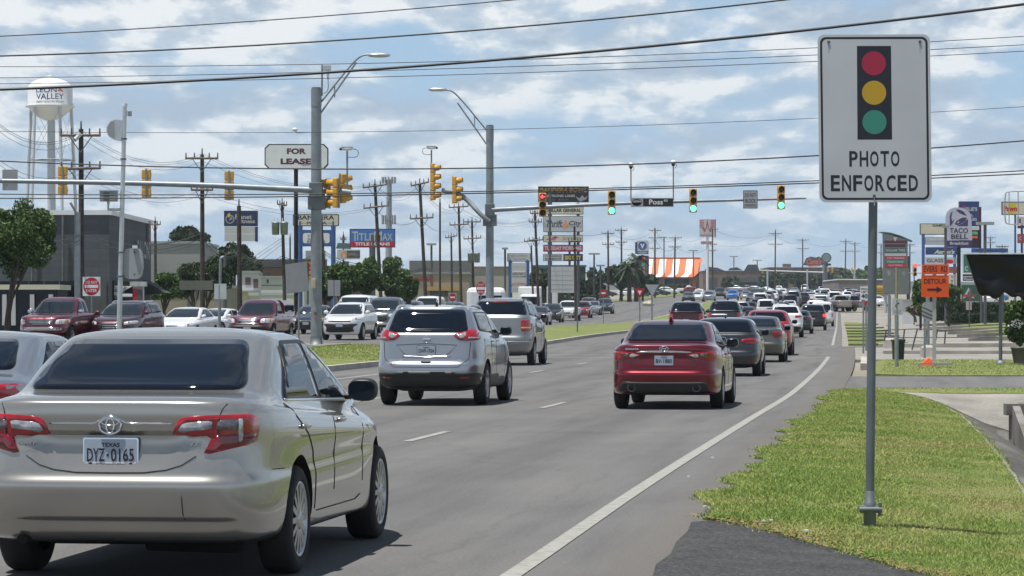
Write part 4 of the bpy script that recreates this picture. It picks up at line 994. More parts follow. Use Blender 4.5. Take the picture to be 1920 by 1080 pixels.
# ------------------------------------------------------------------ vehicles facing us on the far carriageway
g_on = 'vehicles waiting on the far carriageway'
def onveh(kind, d, pm, px, Y, label, cat, res=1, yaw=0., dz=0., group=g_on, **op):
    o, b = make_car(kind, d, pm, label, cat, group, res, op.pop('rear', True), True, op)
    X = (px - CX) * Y / F; L2 = max(k[2] for k in d['K'])
    a = math.pi + head(Y) + yaw
    place(o, (X - 2 * L2 * math.sin(a), Y - 2 * L2 * math.cos(a)), a, L2)
    return o, b
# maroon pickup
dT = scaled('truck', 1.0, 1.0, 1.0, qr=.12, tr=.12, qf=.3)
def grille(x, z0, z1, n=3): return [('grille', [[(-x, z0), (x, z0), (x+.03, z1), (-x-.03, z1)]], BLACKP), ('grille_bar', hslats(x, z0+.03, z1-.03, n, .028), CHROME)]
onveh('truck', dT, P_MAROON, 74, 110, 'maroon pickup truck with chrome grille bars, leftmost of the waiting vehicles', 'pickup', bp=[.02], mmat=CHROME, yaw=.05, rims=1, spokes=6,
  frontparts=[('headlight', head_set(.58,.95,.86,1.04,.02, True), HEADL)] + grille(.50,.84,1.06,4) + [('front_bumper', [[(-.8,.62),(.8,.62),(.78,.76),(-.78,.76)]], CHROME)])
onveh('suv', scaled('suv', 1.05, 1.06, 1.04, qr=.4, qf=.3), P_DRED, 205, 112, 'dark maroon suv with roof rails behind the slim camera pole', 'suv', bp=[-.3], rails=GALVL, yaw=.04, mmat=P_MAROON,
  frontparts=[('headlight', head_set(.52,.9,.82,.95,.05), HEADL)] + grille(.46,.62,.90,4) + [('intake', [[(-.7,.32),(.7,.32),(.6,.5),(-.6,.5)]], BLACKP)])
onveh('sedan', scaled('sedan', 1, 1, 1, qr=.5, qf=.3), P_WHITE, 322, 124, 'white sedan with dark windows between the maroon suv and the white coupe', 'car', bp=[-.2], mmat=P_WHITE, yaw=.05,
  frontparts=[('headlight', head_set(.48,.84,.62,.76,.05), HEADL), ('grille', [[(-.4,.56),(.4,.56),(.36,.70),(-.36,.70)]], CHROME), ('intake', [[(-.6,.28),(.6,.28),(.5,.42),(-.5,.42)]], BLACKP)])
onveh('sedan', scaled('sedan', .98, .9, .92, qr=.6, tr=.4, qf=.3), P_WHITE, 372, 140, 'low white coupe with a wide dark windshield, left of the pickup with a camper shell', 'car', bp=[-.2], mmat=P_WHITE, yaw=.2,
  frontparts=[('headlight', head_set(.5,.84,.62,.74,.07), HEADL), ('intake', [[(-.6,.28),(.6,.28),(.5,.42),(-.5,.42)]], BLACKP)])
o, b = onveh('suv', scaled('truck', .95, .93, .95, qr=.12, qf=.3), P_MAROON, 463, 119, 'red pickup with a camper shell and a black front bumper', 'pickup', bp=[.02], mmat=BLACKP, rear=False, name='pickup_truck', fplate=.6, yaw=.03, rims=1, spokes=6,
  frontparts=[('headlight', head_set(.52,.92,.84,1.02,.02, True), HEADL)] + grille(.42,.84,1.02,3) + [('grille_surround', [[(-.50,1.02),(.50,1.02),(.46,1.08),(-.46,1.08)], [(-.47,.79),(.47,.79),(.50,.83),(-.50,.83)]], CHROME), ('front_bumper', [[(-.92,.42),(.92,.42),(.92,.74),(-.92,.74)]], BLACKP)])
mb = MB()
for yy, hw, z0, z1 in ((0, 0, 0, 0),):
    pts = []
    for y, w, zt in ((-.66, .84, 1.78), (-2.5, .86, 1.78)):
        pts += [(-w, y, 1.18), (-w*.93, y, zt-.15), (-w*.75, y, zt), (w*.75, y, zt), (w*.93, y, zt-.15), (w, y, 1.18)]
    mb.add(pts, [(0,1,2,3,4,5)[::-1], (6,7,8,9,10,11)] + [(i, i+6, i+7, i+1) for i in range(5)], P_MAROON)
sh = mb.build('camper_shell', P_MAROON, o)
for sg in (-1, 1):
    g = MB(); g.plate([(-2.3,1.30),(-.9,1.30),(-.95,1.58),(-2.2,1.58)], fr=(Vector((sg*.87, 0, 0)), Vector((0, 1, 0)), Vector((0, 0, 1))), th=.03*sg, mat=GLASS); g.build('shell_window', GLASS, sh)
onveh('suv', scaled('sedan', 1, 1, 1.02, qr=.5, qf=.3), P_BLACK, 573, 150, 'dark car half hidden by the thick signal pole', 'car', bp=[-.2], name='sedan', fplate=.55,
  frontparts=[('headlight', head_set(.5,.84,.64,.78,.05, True), HEADL), ('grille', [[(-.4,.5),(.4,.5),(.36,.70),(-.36,.70)]], BLACKP)])
onveh('suv', scaled('suv', 1, 1, .985, qr=.4, qf=.3), P_WHITE, 636, 129, 'white crossover with black lower bumper, right of the thick signal pole', 'suv', bp=[-.3], rails=GALVL, mmat=P_WHITE, fplate=.66, yaw=.04,
  frontparts=[('headlight', head_set(.50,.90,.86,.97,.06), LAMPS), ('grille', [[(-.52,.80),(.52,.80),(.48,.86),(-.48,.86)]], BLACKP), ('bumper_cover', [[(-.66,.34),(.66,.34),(.58,.56),(.8,.70),(.5,.74),(-.5,.74),(-.8,.70),(-.58,.56)]], BLACKP)], rearparts=[],
  sideparts=[('sill_trim', [[(-.9,.28),(.95,.28),(.95,.46),(-.9,.46)]], BLACKP)])
onveh('van', scaled('van', 1, 1, .98, qr=.1, tr=.1, qf=.3), P_WHITE, 655, 152, 'tall white van behind the white crossover', 'van', bp=[-1.3,-.2,.7], mmat=BLACKP, frontparts=[('headlight', head_set(.6,.92,.8,1.0,.03), HEADL), ('grille', [[(-.5,.72),(.5,.72),(.5,.95),(-.5,.95)]], BLACKP)])
o, b = onveh('truck', dT, P_GREY, 706, 141, 'grey pickup truck with a hood scoop and chrome lower bumper, right of the white crossover', 'pickup', bp=[.02], mmat=P_GREY, yaw=.03, rims=1, spokes=6,
  frontparts=[('headlight', head_set(.55,.95,.92,1.08,.02), HEADL), ('grille', [[(-.50,.72),(.50,.72),(.52,1.04),(-.52,1.04)]], BLACKP), ('front_bumper', [[(-.88,.52),(.88,.52),(.86,.66),(-.86,.66)]], CHROME)])
mb = MB(); mb.box((0, 1.75, 1.27), (.55, .6, .07), P_GREY, bev=.02); mb.build('hood_scoop', P_GREY, o)
for px, Y, k, pm, lab in ((757, 190, 'suv', P_GREY, 'grey suv just right of the grey pickup, behind the silver crossover roof'), (795, 205, 'van', P_WHITE, 'white van whose windshield shows over the silver crossover roof'), (735, 168, 'sedan', P_SILV, 'silver sedan tucked behind the grey pickup'), (840, 215, 'suv', P_CHAR, 'dark suv roof between the white van and the large silver suv'), (870, 222, 'sedan', P_RED, 'red car roof just left of the large silver suv')):
    d = scaled(k, 1.03, 1, 1.05)
    onveh(k, d, pm, px, Y, lab, {'suv': 'suv', 'van': 'van', 'sedan': 'car'}[k], res=1, bp=[-.3], rear=False, frontparts=[('headlight', head_set(.5,.84,.7,.84,.05), HEADL), ('grille', [[(-.4,.56),(.4,.56),(.36,.70),(-.36,.70)]], BLACKP)])
for px, Y, k, pm, lab, kw in ((1004, 235, 'sedan', P_DRED, 'dark red car with a bright headlamp beside the large silver suv', {}), (1031, 268, 'suv', P_BLACK, 'black suv with bright headlamps left of the white work truck', {}), (1061, 280, 'truck', P_WHITE, 'white work truck facing us in the far carriageway queue', {}),
      (1088, 300, 'suv', P_RED, 'red suv between the white work truck and the pale grey car', {}), (1108, 318, 'sedan', P_SILV, 'pale grey car between the red suv and the dark green suv', {}), (1131, 325, 'suv', P_CHAR, 'dark green suv at the right end of the far carriageway queue', {}), (1020, 300, 'sedan', P_WHITE, 'white car behind the black suv in the far queue', {}), (1100, 330, 'suv', P_MAROON, 'maroon suv behind the red suv in the far queue', {})):
    d = scaled(k, 1.03, 1, 1.03)
    onveh(k, d, pm, px, Y, lab, {'suv': 'suv', 'truck': 'pickup', 'sedan': 'car'}[k], res=1, bp=[-.3], rear=False, frontparts=[('headlight', head_set(.55,.88,.74,.88,.04), HEADL)] + grille(.42,.66,.84,3))
# ------------------------------------------------------------------ distant traffic: copies of four small models
protos = {}
for k in KINDS:
    d = scaled(k, 1, 1, 1)
    tl = {'sedan': stail(.55,.86,.82,.98), 'suv': stail(.62,.9,.98,1.2), 'truck': stail(.78,.96,.85,1.15), 'van': stail(.8,.95,.8,1.1)}[k]
    zz = {'sedan': .68, 'suv': .85, 'truck': .9, 'van': .85}[k]
    protos[k] = make_car(k, d, P_WHITE, None, None, None, 0, True, True, dict(bp=[-.3] if k != 'truck' else [.02], rearparts=[tl, ('bumper_cover', [[(-.8,.36),(.8,.36),(.8,.52),(-.8,.52)]], BLACKP)], frontparts=[('headlight', head_set(.52,.84,zz,zz+.14,.03), HEADL), ('grille', [[(-.42,zz-.12),(.42,zz-.12),(.42,zz+.08),(-.42,zz+.08)]], BLACKP)]))[0]
FAR = [  # kind, paint, px, py of the tyres, bearing (0 away, 180 towards us), label
 ('suv', P_BLACK, 1405, 597, 0, 'black suv ahead of the dark grey suv with the bumper sticker'), ('sedan', P_CHAR, 1402, 604, 0, 'dark sedan just right of the dark grey suv with the bumper sticker'),
 ('van', P_WHITE, 1437, 600, 0, 'white minivan behind the roof of the bright red crossover'), ('van', P_WHITE, 1530, 603, 0, 'white van with a pale roof over the boxy black suv'),
 ('truck', P_TAN, 1574, 584, -14, 'tan pickup turning at the right of the queue'), ('truck', P_SILVB, 1597, 584, -38, 'silver pickup side on at the kerb, with a dark window'),
 ('sedan', P_WHITE, 1612, 568, 180, 'white car beside the speed limit sign'), ('van', P_WHITE, 1565, 578, 0, 'white box-shaped van left of the tan pickup'),
 ('suv', P_BLACK, 1506, 573, 0, 'dark suv with a blinding sun glint on its rear glass'), ('suv', P_CHAR, 1457, 566, 180, 'dark suv facing us alone on the open asphalt'), ('suv', P_WHITE, 1467, 558, 180, 'white suv behind the dark suv on the open asphalt'),
 ('sedan', P_RED, 1480, 558, 180, 'red car right of the white suv on the open asphalt'), ('suv', P_SILV, 1489, 561, 180, 'silver suv left of the sun-glinting dark suv'), ('suv', P_GREY, 1490, 554, 180, 'dark grey suv behind the silver suv near the glint'),
 ('sedan', P_CHAR, 1411, 567, 180, 'dark sedan facing us, left of the open asphalt'), ('sedan', P_SILV, 1399, 562, 180, 'pale silver car left of the dark sedan facing us'), ('suv', P_BLUE, 1374, 563, 180, 'bright blue car facing us above the dark grey suv'), ('truck', P_SILVB, 1381, 549, 100, 'pale pickup with a long bed crossing behind the bright blue car'),
 ('sedan', P_MAROON, 1388, 557, 180, 'maroon car just right of the bright blue car'), ('suv', P_SILV, 1330, 566, 180, 'grey suv with a lit amber lamp above the dark red suv'), ('suv', P_WHITE, 1311, 561, 180, 'white suv left of the grey suv with the amber lamp'), ('truck', P_BLACK, 1350, 560, 180, 'black pickup between the grey suv and the bright blue car'),
 ('sedan', P_WHITE, 1308, 565, 180, 'low white car in front of the white suv'), ('sedan', P_CHAR, 1291, 566, 180, 'dark car at the left end of the turning queue'), ('suv', P_MAROON, 1300, 552, 90, 'dark red car parked by the restaurant hedge'), ('truck', P_WHITE, 1292, 551, 90, 'white pickup parked by the restaurant hedge'),
 ('suv', P_WHITE, 1254, 553, 90, 'white car parked side on left of the restaurant hedge'), ('sedan', P_BLACK, 1236, 554, 90, 'black car parked behind the white car side on'),
 ('sedan', P_WHITE, 1521, 567, 0, 'white car right of the sun-glinting suv'), ('suv', P_SILV, 1533, 566, 0, 'silver suv in the middle of the distant crowd of cars'), ('sedan', P_WHITE, 1537, 557, 0, 'white car beyond the silver suv in the crowd'), ('sedan', P_SILVB, 1546, 561, 0, 'dull silver car next to the distant lamp post'),
 ('suv', P_CHAR, 1556, 559, 0, 'dark suv just right of the distant lamp post'), ('van', P_WHITE, 1575, 551, 0, 'tall white van on the far rise of the road'), ('suv', P_GREY, 1553, 551, 0, 'blue grey suv left of the tall white van on the rise'), ('sedan', P_RED, 1572, 558, 0, 'small red car below the tall white van on the rise'),
 ('suv', P_BLACK, 1587, 556, 0, 'black suv right of the tall white van on the rise'), ('sedan', P_WHITE, 1600, 557, 0, 'white car at the right of the distant crowd'), ('suv', P_SILV, 1591, 562, 0, 'silver suv below the black suv on the rise'), ('sedan', P_CHAR, 1580, 567, 0, 'charcoal car above the tan pickup'),
 ('sedan', P_CHAR, 1608, 561, 0, 'dark car partly behind the speed limit sign'), ('sedan', P_BLUE, 1603, 551, 0, 'dark blue car at the top of the rise'), ('suv', P_WHITE, 1588, 570, 0, 'white suv above the silver pickup at the kerb'),
 ('suv', P_WHITE, 1461, 548, 180, 'white suv in the lot beyond the open asphalt'), ('sedan', P_SILV, 1440, 549, 100, 'silver car parked in the lot by the brown shops'), ('suv', P_GREY, 1420, 549, 100, 'grey suv parked in the lot by the brown shops'), ('truck', P_BLACK, 1400, 548, 100, 'black pickup parked in front of the brown shops'),
 ('sedan', P_BLACK, 1134, 556, 90, 'black car parked under the dark trees'), ('suv', P_SILVB, 1107, 558, 70, 'silver car parked by the pole at the tree line'), ('sedan', P_WHITE, 1180, 556, 90, 'white car parked in shade right of the tree line pole'), ('suv', P_CHAR, 1214, 556, 90, 'dark suv parked in shade behind the yield signs'),
 ('sedan', P_RED, 1783, 574, 95, 'red car with a pale roof behind the clipped hedge'), ('suv', P_RED, 1748, 588, 60, 'red suv behind the striped marker board'), ('sedan', P_WHITE, 1850, 570, 100, 'white car beyond the clipped hedge under the black sheet'), ('suv', P_BLUE, 1862, 566, 100, 'blue suv beyond the clipped hedge under the black sheet'),
 ('sedan', P_SILV, 1527, 561, 0, 'light silver car wedged in the middle of the distant crowd'), ('suv', P_MAROON, 1563, 564, 0, 'maroon suv in front of the small red car on the rise'), ('sedan', P_GREY, 1517, 558, 0, 'grey car above the white car near the glint'), ('van', P_WHITE, 1509, 548, 180, 'white truck with two dark windows by the far lamp post'),
 ('sedan', P_WHITE, 1567, 547, 0, 'white car topmost on the rise left of the tall van'), ('suv', P_SILVB, 1540, 551, 0, 'pale suv above the white car in the crowd'), ('sedan', P_MAROON, 1611, 572, 30, 'maroon car under the speed limit sign'), ('sedan', P_WHITE, 1644, 575, 160, 'pale car right of the post, under the yellow truck')]
for i, (k, pm, px, py, br, lab) in enumerate(FAR):
    o = copy_tree(protos[k])
    p = ground_hit(px, py, 120, 1500)
    o.location = p; o.rotation_euler = (0, 0, -(head(p.y) + R(br))); o.location.z = T(p.x, p.y)
    o.scale = (1, 1, 1)
    tag(o, lab, {'sedan': 'car', 'suv': 'suv', 'truck': 'pickup', 'van': 'van'}[k], 'distant traffic and parked cars')
    for c in o.children:
        if c.name.startswith('body'): c.material_slots[0].material = pm
LANES = (('kerb lane', -1.9), ('middle lane', -5.6), ('inner lane', -9.3))
ORD = 'first second third fourth fifth sixth seventh eighth ninth tenth eleventh twelfth thirteenth fourteenth'.split()
QUEUE = (('white suv', 'black car', 'silver suv', 'grey pickup', 'white van', 'dark red car', 'silver car', 'black suv', 'white car', 'blue car', 'grey suv', 'white pickup'), ('silver car', 'white suv', 'charcoal suv', 'red car', 'white car', 'black pickup', 'grey car', 'silver van', 'black car', 'white suv', 'maroon suv', 'silver car'), ('grey suv', 'silver pickup', 'white car', 'black suv', 'dark red suv', 'white van', 'silver suv', 'charcoal car', 'white car', 'grey suv', 'black car', 'white suv'))
PC = {'white': P_WHITE, 'black': P_BLACK, 'silver': P_SILV, 'grey': P_GREY, 'dark red': P_DRED, 'blue': P_BLUE, 'charcoal': P_CHAR, 'red': P_RED, 'maroon': P_MAROON}
taken = [o.location.copy() for o in COL.objects if o.parent is None and o.get('category') in ('car', 'suv', 'van', 'pickup')]
rq = random.Random(12)
for (ln, off), cars in zip(LANES, QUEUE):
    y = 268 + rq.uniform(0, 6); n = 0
    for c in cars:
        for _ in range(8):
            p = Vector((float(edgeX(y)) + off + rq.uniform(-.3, .3), y, 0))
            if all(abs(q.y - p.y) > 6.4 or abs(q.x - p.x) > 2.1 for q in taken): break
            y += 3
        col, kd = c.rsplit(' ', 1); k = {'car': 'sedan', 'suv': 'suv', 'pickup': 'truck', 'van': 'van'}[kd]
        o = copy_tree(protos[k]); p.z = T(p.x, p.y); o.location = p; o.rotation_euler = (0, 0, -head(y)); taken.append(p)
        tag(o, f'{c}, {ORD[n]} in the {ln} of the distant queue climbing the rise', kd, 'distant traffic and parked cars'); n += 1
        for ch in o.children:
            if ch.name.startswith('body'): ch.material_slots[0].material = PC[col]
        y += rq.uniform(9, 17)
for k, o in protos.items():
    for c in list(o.children_recursive): bpy.data.objects.remove(c)
    bpy.data.objects.remove(o)
# ------------------------------------------------------------------ the tall enforcement sign
Y0 = 22.0
base = at(1631, 980, Y0); base.z = T(base.x, base.y)
sg = empty('enforcement_sign', base, 'tall white sign with a traffic light picture reading PHOTO ENFORCED, on a round grey post', 'road sign')
k = Y0 / F
SW, SH = .838, 1.255
X1 = Vector((math.cos(R(-2)), math.sin(R(-2)), 0)); U1 = Vector((-.012, 0, 1)).normalized()
c = at(1640, 222, Y0 - .06); FR = (c, X1, U1)
def lay(d): return (c + X1.cross(U1) * d, X1, U1)
a = MB(); a.plate(rrect(-SW/2, -SH/2, SW/2, SH/2, .05), fr=lay(0), th=.006, mat=M('reflective white', (.50, .51, .52), .5, 0, .10, 1.6))
face = wpart(a, 'sign_face', sg)
a = MB(); o_ = rrect(-SW/2+.018, -SH/2+.018, SW/2-.018, SH/2-.018, .045); i_ = rrect(-SW/2+.034, -SH/2+.034, SW/2-.034, SH/2-.034, .034); n = len(o_); fr = lay(.0004)
V = [fr[0] + X1*p + U1*q for p, q in o_ + i_]; a.add(V, [(i, (i+1) % n, n+(i+1) % n, n+i) for i in range(n)], INK); wpart(a, 'border', face)
def sp(px, py): return ((px - 1640) * k, (222 - py) * k)
a = MB(); x0, y1 = sp(1607.5, 86.5); x1, y0 = sp(1672, 261.5); a.plate([(x0-.0, y0), (x1, y0), (x1, y1), (x0+.004, y1)], fr=lay(.0005), th=.0004, mat=INK); sy = wpart(a, 'signal_symbol', face)
for py, m in ((119, M('sign lamp red', (.36, .012, .045), .45, 0, .02, 3)), (174, M('sign lamp amber', (.50, .30, .012), .45, 0, .02, 3)), (229, M('sign lamp green', (.035, .23, .17), .45, 0, .02, 3))):
    x, y = sp(1639.5, py); a = MB(); a.plate(circ(x, y, .090, 40), fr=lay(.0011), th=.0005, mat=m); wpart(a, 'lamp_disc', sy)
a = MB()
for tx, xa, xb, ya, yb in (('PHOTO', 1590, 1687, 283, 312), ('ENFORCED', 1555, 1721, 328, 358)):
    # condensed road lettering: each glyph fitted to its own cell
    n = len(tx); w = (xb - xa) / n
    for i, ch in enumerate(tx):
        q0 = sp(xa + w*i + w*.09, yb); q1 = sp(xa + w*(i+1) - w*.09, ya); a.text(ch, q0[0], q0[1], q1[0], q1[1], mat=INK, fr=lay(.0004), bold=.022, th=.0002)
wpart(a, 'lettering', face)
for px, py in ((1556, 79), (1726, 79), (1637.5, 367)):
    x, y = sp(px, py); a = MB(); a.plate(circ(x, y, .011, 14), fr=lay(.006), th=.006, mat=DGREY); a.plate([(x-.004, y-.075), (x+.004, y-.07), (x+.004, y), (x-.004, y)], fr=lay(.0012), th=.0005, mat=M('grey streak', (.40, .39, .38), .6, 0, .1, 20)); wpart(a, 'bolt', face)  # each bolt has a slightly darker grey streak below it
a = MB(); top = at(1640, 120, Y0) ; a.tube([base + Vector((0, 0, .28)), Vector((top.x, Y0, top.z))], .0335, GALVD, 20); wpart(a, 'post', sg)
a = MB(); a.lathe(base, [(.05, -.05), (.046, .12), (.05, .125), (.05, .20), (.038, .21), (.038, .28), (.03, .29)], GALVD, 20)
a.box(base + Vector((0, -.0, .15)), (.155, .085, .055), GALVD, bev=.012); a.tube([base + Vector((-.085, -.045, .15)), base + Vector((.085, -.045, .15))], .020, GALVD, 10); a.tube([base + Vector((.07, -.045, .10)), base + Vector((.07, -.045, .20))], .014, GALVD, 8); wpart(a, 'breakaway_base', sg)
# ------------------------------------------------------------------ signals
def lit(name, c, e): return M(name, c, .3, 0, .02, 5, emit=e)
L_GREEN = lit('lit green lens', (.10, 1., .62), 2.6); L_RED = lit('lit red arrow', (1., .05, .07), 2.6); L_OFF = M('unlit lens', (.035, .038, .030), .25, 0, .3, 20)
def signal_head(c, yaw, sections, on, label, arrow=False, group='signal heads on the mast arms', hgt=.355):
    root = empty('traffic_signal', c, label, 'traffic light', group, yaw)      # faces -Y at yaw 0
    a = MB()
    for i in range(sections):
        z = (sections/2 - .5 - i) * hgt; a.box((0, 0, z), (.34, .18, hgt - .012), SIGY, bev=.03)
    a.box((0, .10, 0), (.06, .05, hgt*sections*1.02), GALV); a.build('housing', SIGY, root)
    for i in range(sections):
        z = (sections/2 - .5 - i) * hgt; v = MB(); n = 18; P = []; Q = []
        for j in range(n + 1):
            t = math.pi * (-.28 + 1.56 * j / n); x, zz = .150*math.cos(t), .150*math.sin(t)
            P += [(x, -.09, z+zz), (x*.96, -.09 - (.26 if zz > -.07 else .14), z+zz*.96)]
        m = len(P); v.add(P + [(p[0]*.95, p[1], z + (p[2]-z)*.95) for p in P], [(2*j, 2*j+1, 2*j+3, 2*j+2) for j in range(n)] + [(m+2*j+2, m+2*j+3, m+2*j+1, m+2*j) for j in range(n)] + [(2*j+1, m+2*j+1, m+2*j+3, 2*j+3) for j in range(n)], SIGY, True)
        vi = v.build('visor', SIGY, root)
        l = MB(); mt = (L_OFF if on != i or arrow else L_RED if i == 0 else L_GREEN)
        l.lathe((0, -.092, z), [(.138, 0), (.10, -.012), (0, -.02)], mt, 24, 'y'); lo = l.build('lens', mt, root)
        if on == i and arrow:
            l = MB(); fr = (Vector((0, -.118, z)), Vector((1, 0, 0)), Vector((0, 0, 1)))
            l.plate([(-.115, 0), (-.01, -.10), (.035, -.065), (.0, -.03), (.11, -.03), (.11, .03), (.0, .03), (.035, .065), (-.01, .10)], fr=fr, th=.006, mat=L_RED); l.build('arrow', L_RED, lo)
    return root
def tri(path, n=10):                                # smooth a short polyline
    P = [Vector(p) for p in path]
    for _ in range(3):
        o = [P[0]]
        for i in range(len(P)-1): o += [P[i].lerp(P[i+1], .25), P[i].lerp(P[i+1], .75)]
        P = o + [P[-1]]
    return P
def lum(a, tip, sgn):                               # cobra-head lamp
    vs = MB(); ellipsoid(vs, tip + Vector((sgn*.36, 0, .0)), (.42, .17, .085), GALVL, 10, .8); return vs
def mast_pole(px, ytop, Y, r, label, arm, lumpath, lumtip, sgn, armr):
    b = at(px, 600, Y); b.z = T(b.x, Y) + .1; top = at(px, ytop, Y)
    root = empty('signal_pole', b, label, 'signal pole')
    a = MB(); a.tube([b, b.lerp(top, .93)], [r*1.12, r], GALV, 18); a.tube([b.lerp(top, .93), top], [r*1.06, r*1.06], GALV, 18); a.tube([top, top + Vector((0, 0, .04))], r*.9, GALVD, 14); wpart(a, 'pole', root)
    a = MB(); a.lathe(b, [(r*2.0, -.1), (r*2.0, .06), (r*1.25, .08), (r*1.2, .35)], GALVD, 18); wpart(a, 'base_plate', root)
    a = MB(); pts = tri([at(x, y, Y) + Vector((0, -.25 if i == 0 else -.3, 0)) for i, (x, y) in enumerate(arm)]); n = len(pts)
    a.tube(pts, [armr[0] + (armr[1]-armr[0])*i/(n-1) for i in range(n)], GALV, 14); wpart(a, 'mast_arm', root)
    a = MB(); q = at(px, arm[0][1], Y); a.box(q + Vector((0, -.12, 0)), (r*2.6, r*2.6, .55), GALVD, bev=.02); wpart(a, 'arm_clamp', root)
    a = MB()
    for P in lumpath: a.tube(tri([at(x, y, Y) for x, y in P]), .034, GALV, 8)
    m0 = at(*[sum(v)/2 for v in zip(lumpath[0][1], lumpath[0][0])], Y); m1 = m0 + Vector((.0, 0, -.45)); a.tube([m0, m1], .022, GALV, 6); wpart(a, 'lamp_bracket', root)
    a = lum(None, at(*lumtip, Y), sgn); wpart(a, 'street_lamp_head', root)
    return root
YA = 131.
rp = mast_pole(918.5, 236, YA, .165, 'grey signal pole with a long mast arm reaching right over the lanes, carrying green lights', [(922, 394), (1150, 382), (1510, 372)], [[(912, 244), (868, 190), (848, 170), (836, 169)], [(912, 270), (858, 193)]], (836, 168), -1, (.115, .045))
a = MB(); a.tube(tri([at(918, 416, YA) + Vector((0, -.3, 0)), at(900, 402, YA) + Vector((0, -.35, 0)), at(876, 374, YA), at(856, 361, YA), at(828, 357, YA)]), .105, GALV, 12); wpart(a, 'short_arm', rp)
a = MB(); a.box(at(918.5, 413, YA), (.62, .6, .5), GALVD, bev=.02); wpart(a, 'arm_clamp', rp)
h3 = 45.0 / s_(YA) / 3 * 1.02
signal_head(at(1017, 385, YA) + Vector((0, -.62, 0)), 0, 3, 0, 'yellow signal head showing a red left arrow, nearest the pole', True)
for x, y, lb in ((1146, 381, 'yellow signal head lit green, left of the Poss Rd plate'), (1298, 377, 'yellow signal head lit green, right of the Poss Rd plate'), (1462, 371, 'yellow signal head lit green, at the free end of the arm')):
    signal_head(at(x, y, YA) + Vector((0, -.6, 0)), 0, 3, 2, lb)
signal_head(at(812, 341, YA), R(76), 4, -1, 'side-on yellow signal head of four sections under a small camera', hgt=.41, group='signal heads seen from the side')
signal_head(at(853, 356, YA), R(76), 3, -1, 'side-on yellow signal head of three sections beside the curved arm', hgt=.40, group='signal heads seen from the side')
YB = 107.
lp = mast_pole(593, 166, YB, .185, 'thick grey signal pole with a mast arm reaching left, showing the backs of its lights', [(585, 357), (330, 345), (-120, 338)], [[(600, 194), (655, 125), (676, 104), (692, 102)], [(600, 214), (668, 117)]], (692, 103.5), 1, (.125, .07))
a = MB(); a.tube(tri([at(600, 380, YB) + Vector((.1, -.2, 0)), at(612, 366, YB), at(632, 358, YB), at(658, 361, YB)]), .105, GALV, 12); wpart(a, 'short_arm', lp)
a = MB(); a.box(at(594, 380, YB), (.62, .6, .5), GALVD, bev=.02); wpart(a, 'arm_clamp', lp)
a = MB(); a.box(at(589, 532, YB) + Vector((0, -.25, 0)), (.16, .14, .36), M('beige box', (.42, .36, .27), .6), bev=.02); wpart(a, 'pedestrian_button_box', lp)
a = MB(); a.box(at(592, 587, YB) + Vector((0, -.23, 0)), (.10, .06, .08), DGREY); a.box(at(592, 594, YB) + Vector((0, -.23, 0)), (.06, .05, .08), ORANGE); wpart(a, 'push_button', lp)
for x, y, lb in ((118, 339, 'yellow signal head from behind, in front of the water tower legs'), (275, 345, 'yellow signal head from behind, right of the slim camera pole'), (430, 348, 'yellow signal head from behind, above the purple sign')):
    signal_head(at(x, y, YB) + Vector((0, -.05, 0)), math.pi, 3, -1, lb, group='signal heads seen from behind')
signal_head(at(612, 362, YB) + Vector((0, .4, 0)), R(-66), 3, -1, 'side-on yellow signal head touching the thick pole', hgt=.36, group='signal heads seen from the side')
signal_head(at(631, 362, YB) + Vector((0, -.1, 0)), R(-110), 3, -1, 'turned yellow signal head right of the thick pole', hgt=.36, group='signal heads seen from the side')
signal_head(at(640, 352, YB) + Vector((0, .7, 0)), R(118), 3, -1, 'turned yellow signal head farthest right of the thick pole', hgt=.36, group='signal heads seen from the side')
def flat_sign(name, px0, py0, px1, py1, Y, base_py, panels, label, cat='road sign', post=GALV, pw=.035, back=None, px_post=None, th=.012, z_top=None):
    """a sign on one post; panels draw the face in photo pixels"""
    xc = px_post if px_post is not None else (px0 + px1) / 2
    b = at(xc, base_py, Y); b.z = min(b.z, T(b.x, Y) + .3) if base_py is None else T(b.x, Y)
    root = empty(name, b, label, cat)
    if post:
        a = MB(); t = at(xc, py0 + (2 if py1 > py0 + 4 else 0), Y); a.tube([b + Vector((0, .04, 0)), t + Vector((0, .04, 0))], pw, post, 8); wpart(a, 'post', root)
    if panels: face_parts(root, panels, Y)
    return root
def face_parts(root, panels, Y):
    """panels: (name, [('poly'|'rect'|'text'|'disc', ...)]) ; the first shape is the board"""
    for nm, shapes in panels:
        a = MB(); k = 0
        for s in shapes:
            Yk = Y - (.001 + 4e-6*Y) * k - .001; k += 1
            if s[0] == 'rect': a.rect(*s[1:5], Yk, .02 if k == 1 else .003, s[5])
            elif s[0] == 'box': a.rect(*s[1:5], Yk, s[6], s[5])
            elif s[0] == 'poly': a.plate(s[1], Yk, .02 if k == 1 else .003, s[2])
            elif s[0] == 'pbox': a.plate(s[1], Yk, s[3], s[2])
            elif s[0] == 'disc': a.plate(circ(s[1], s[2], s[3], 28, s[5] if len(s) > 5 else None), Yk, .02 if k == 1 else .003, s[4])
            elif s[0] == 'text': a.text(s[1], s[2], s[3], s[4], s[5], Yk, s[6], s[7] if len(s) > 7 else .015, s[8] if len(s) > 8 else 0.)
        wpart(a, nm, root)
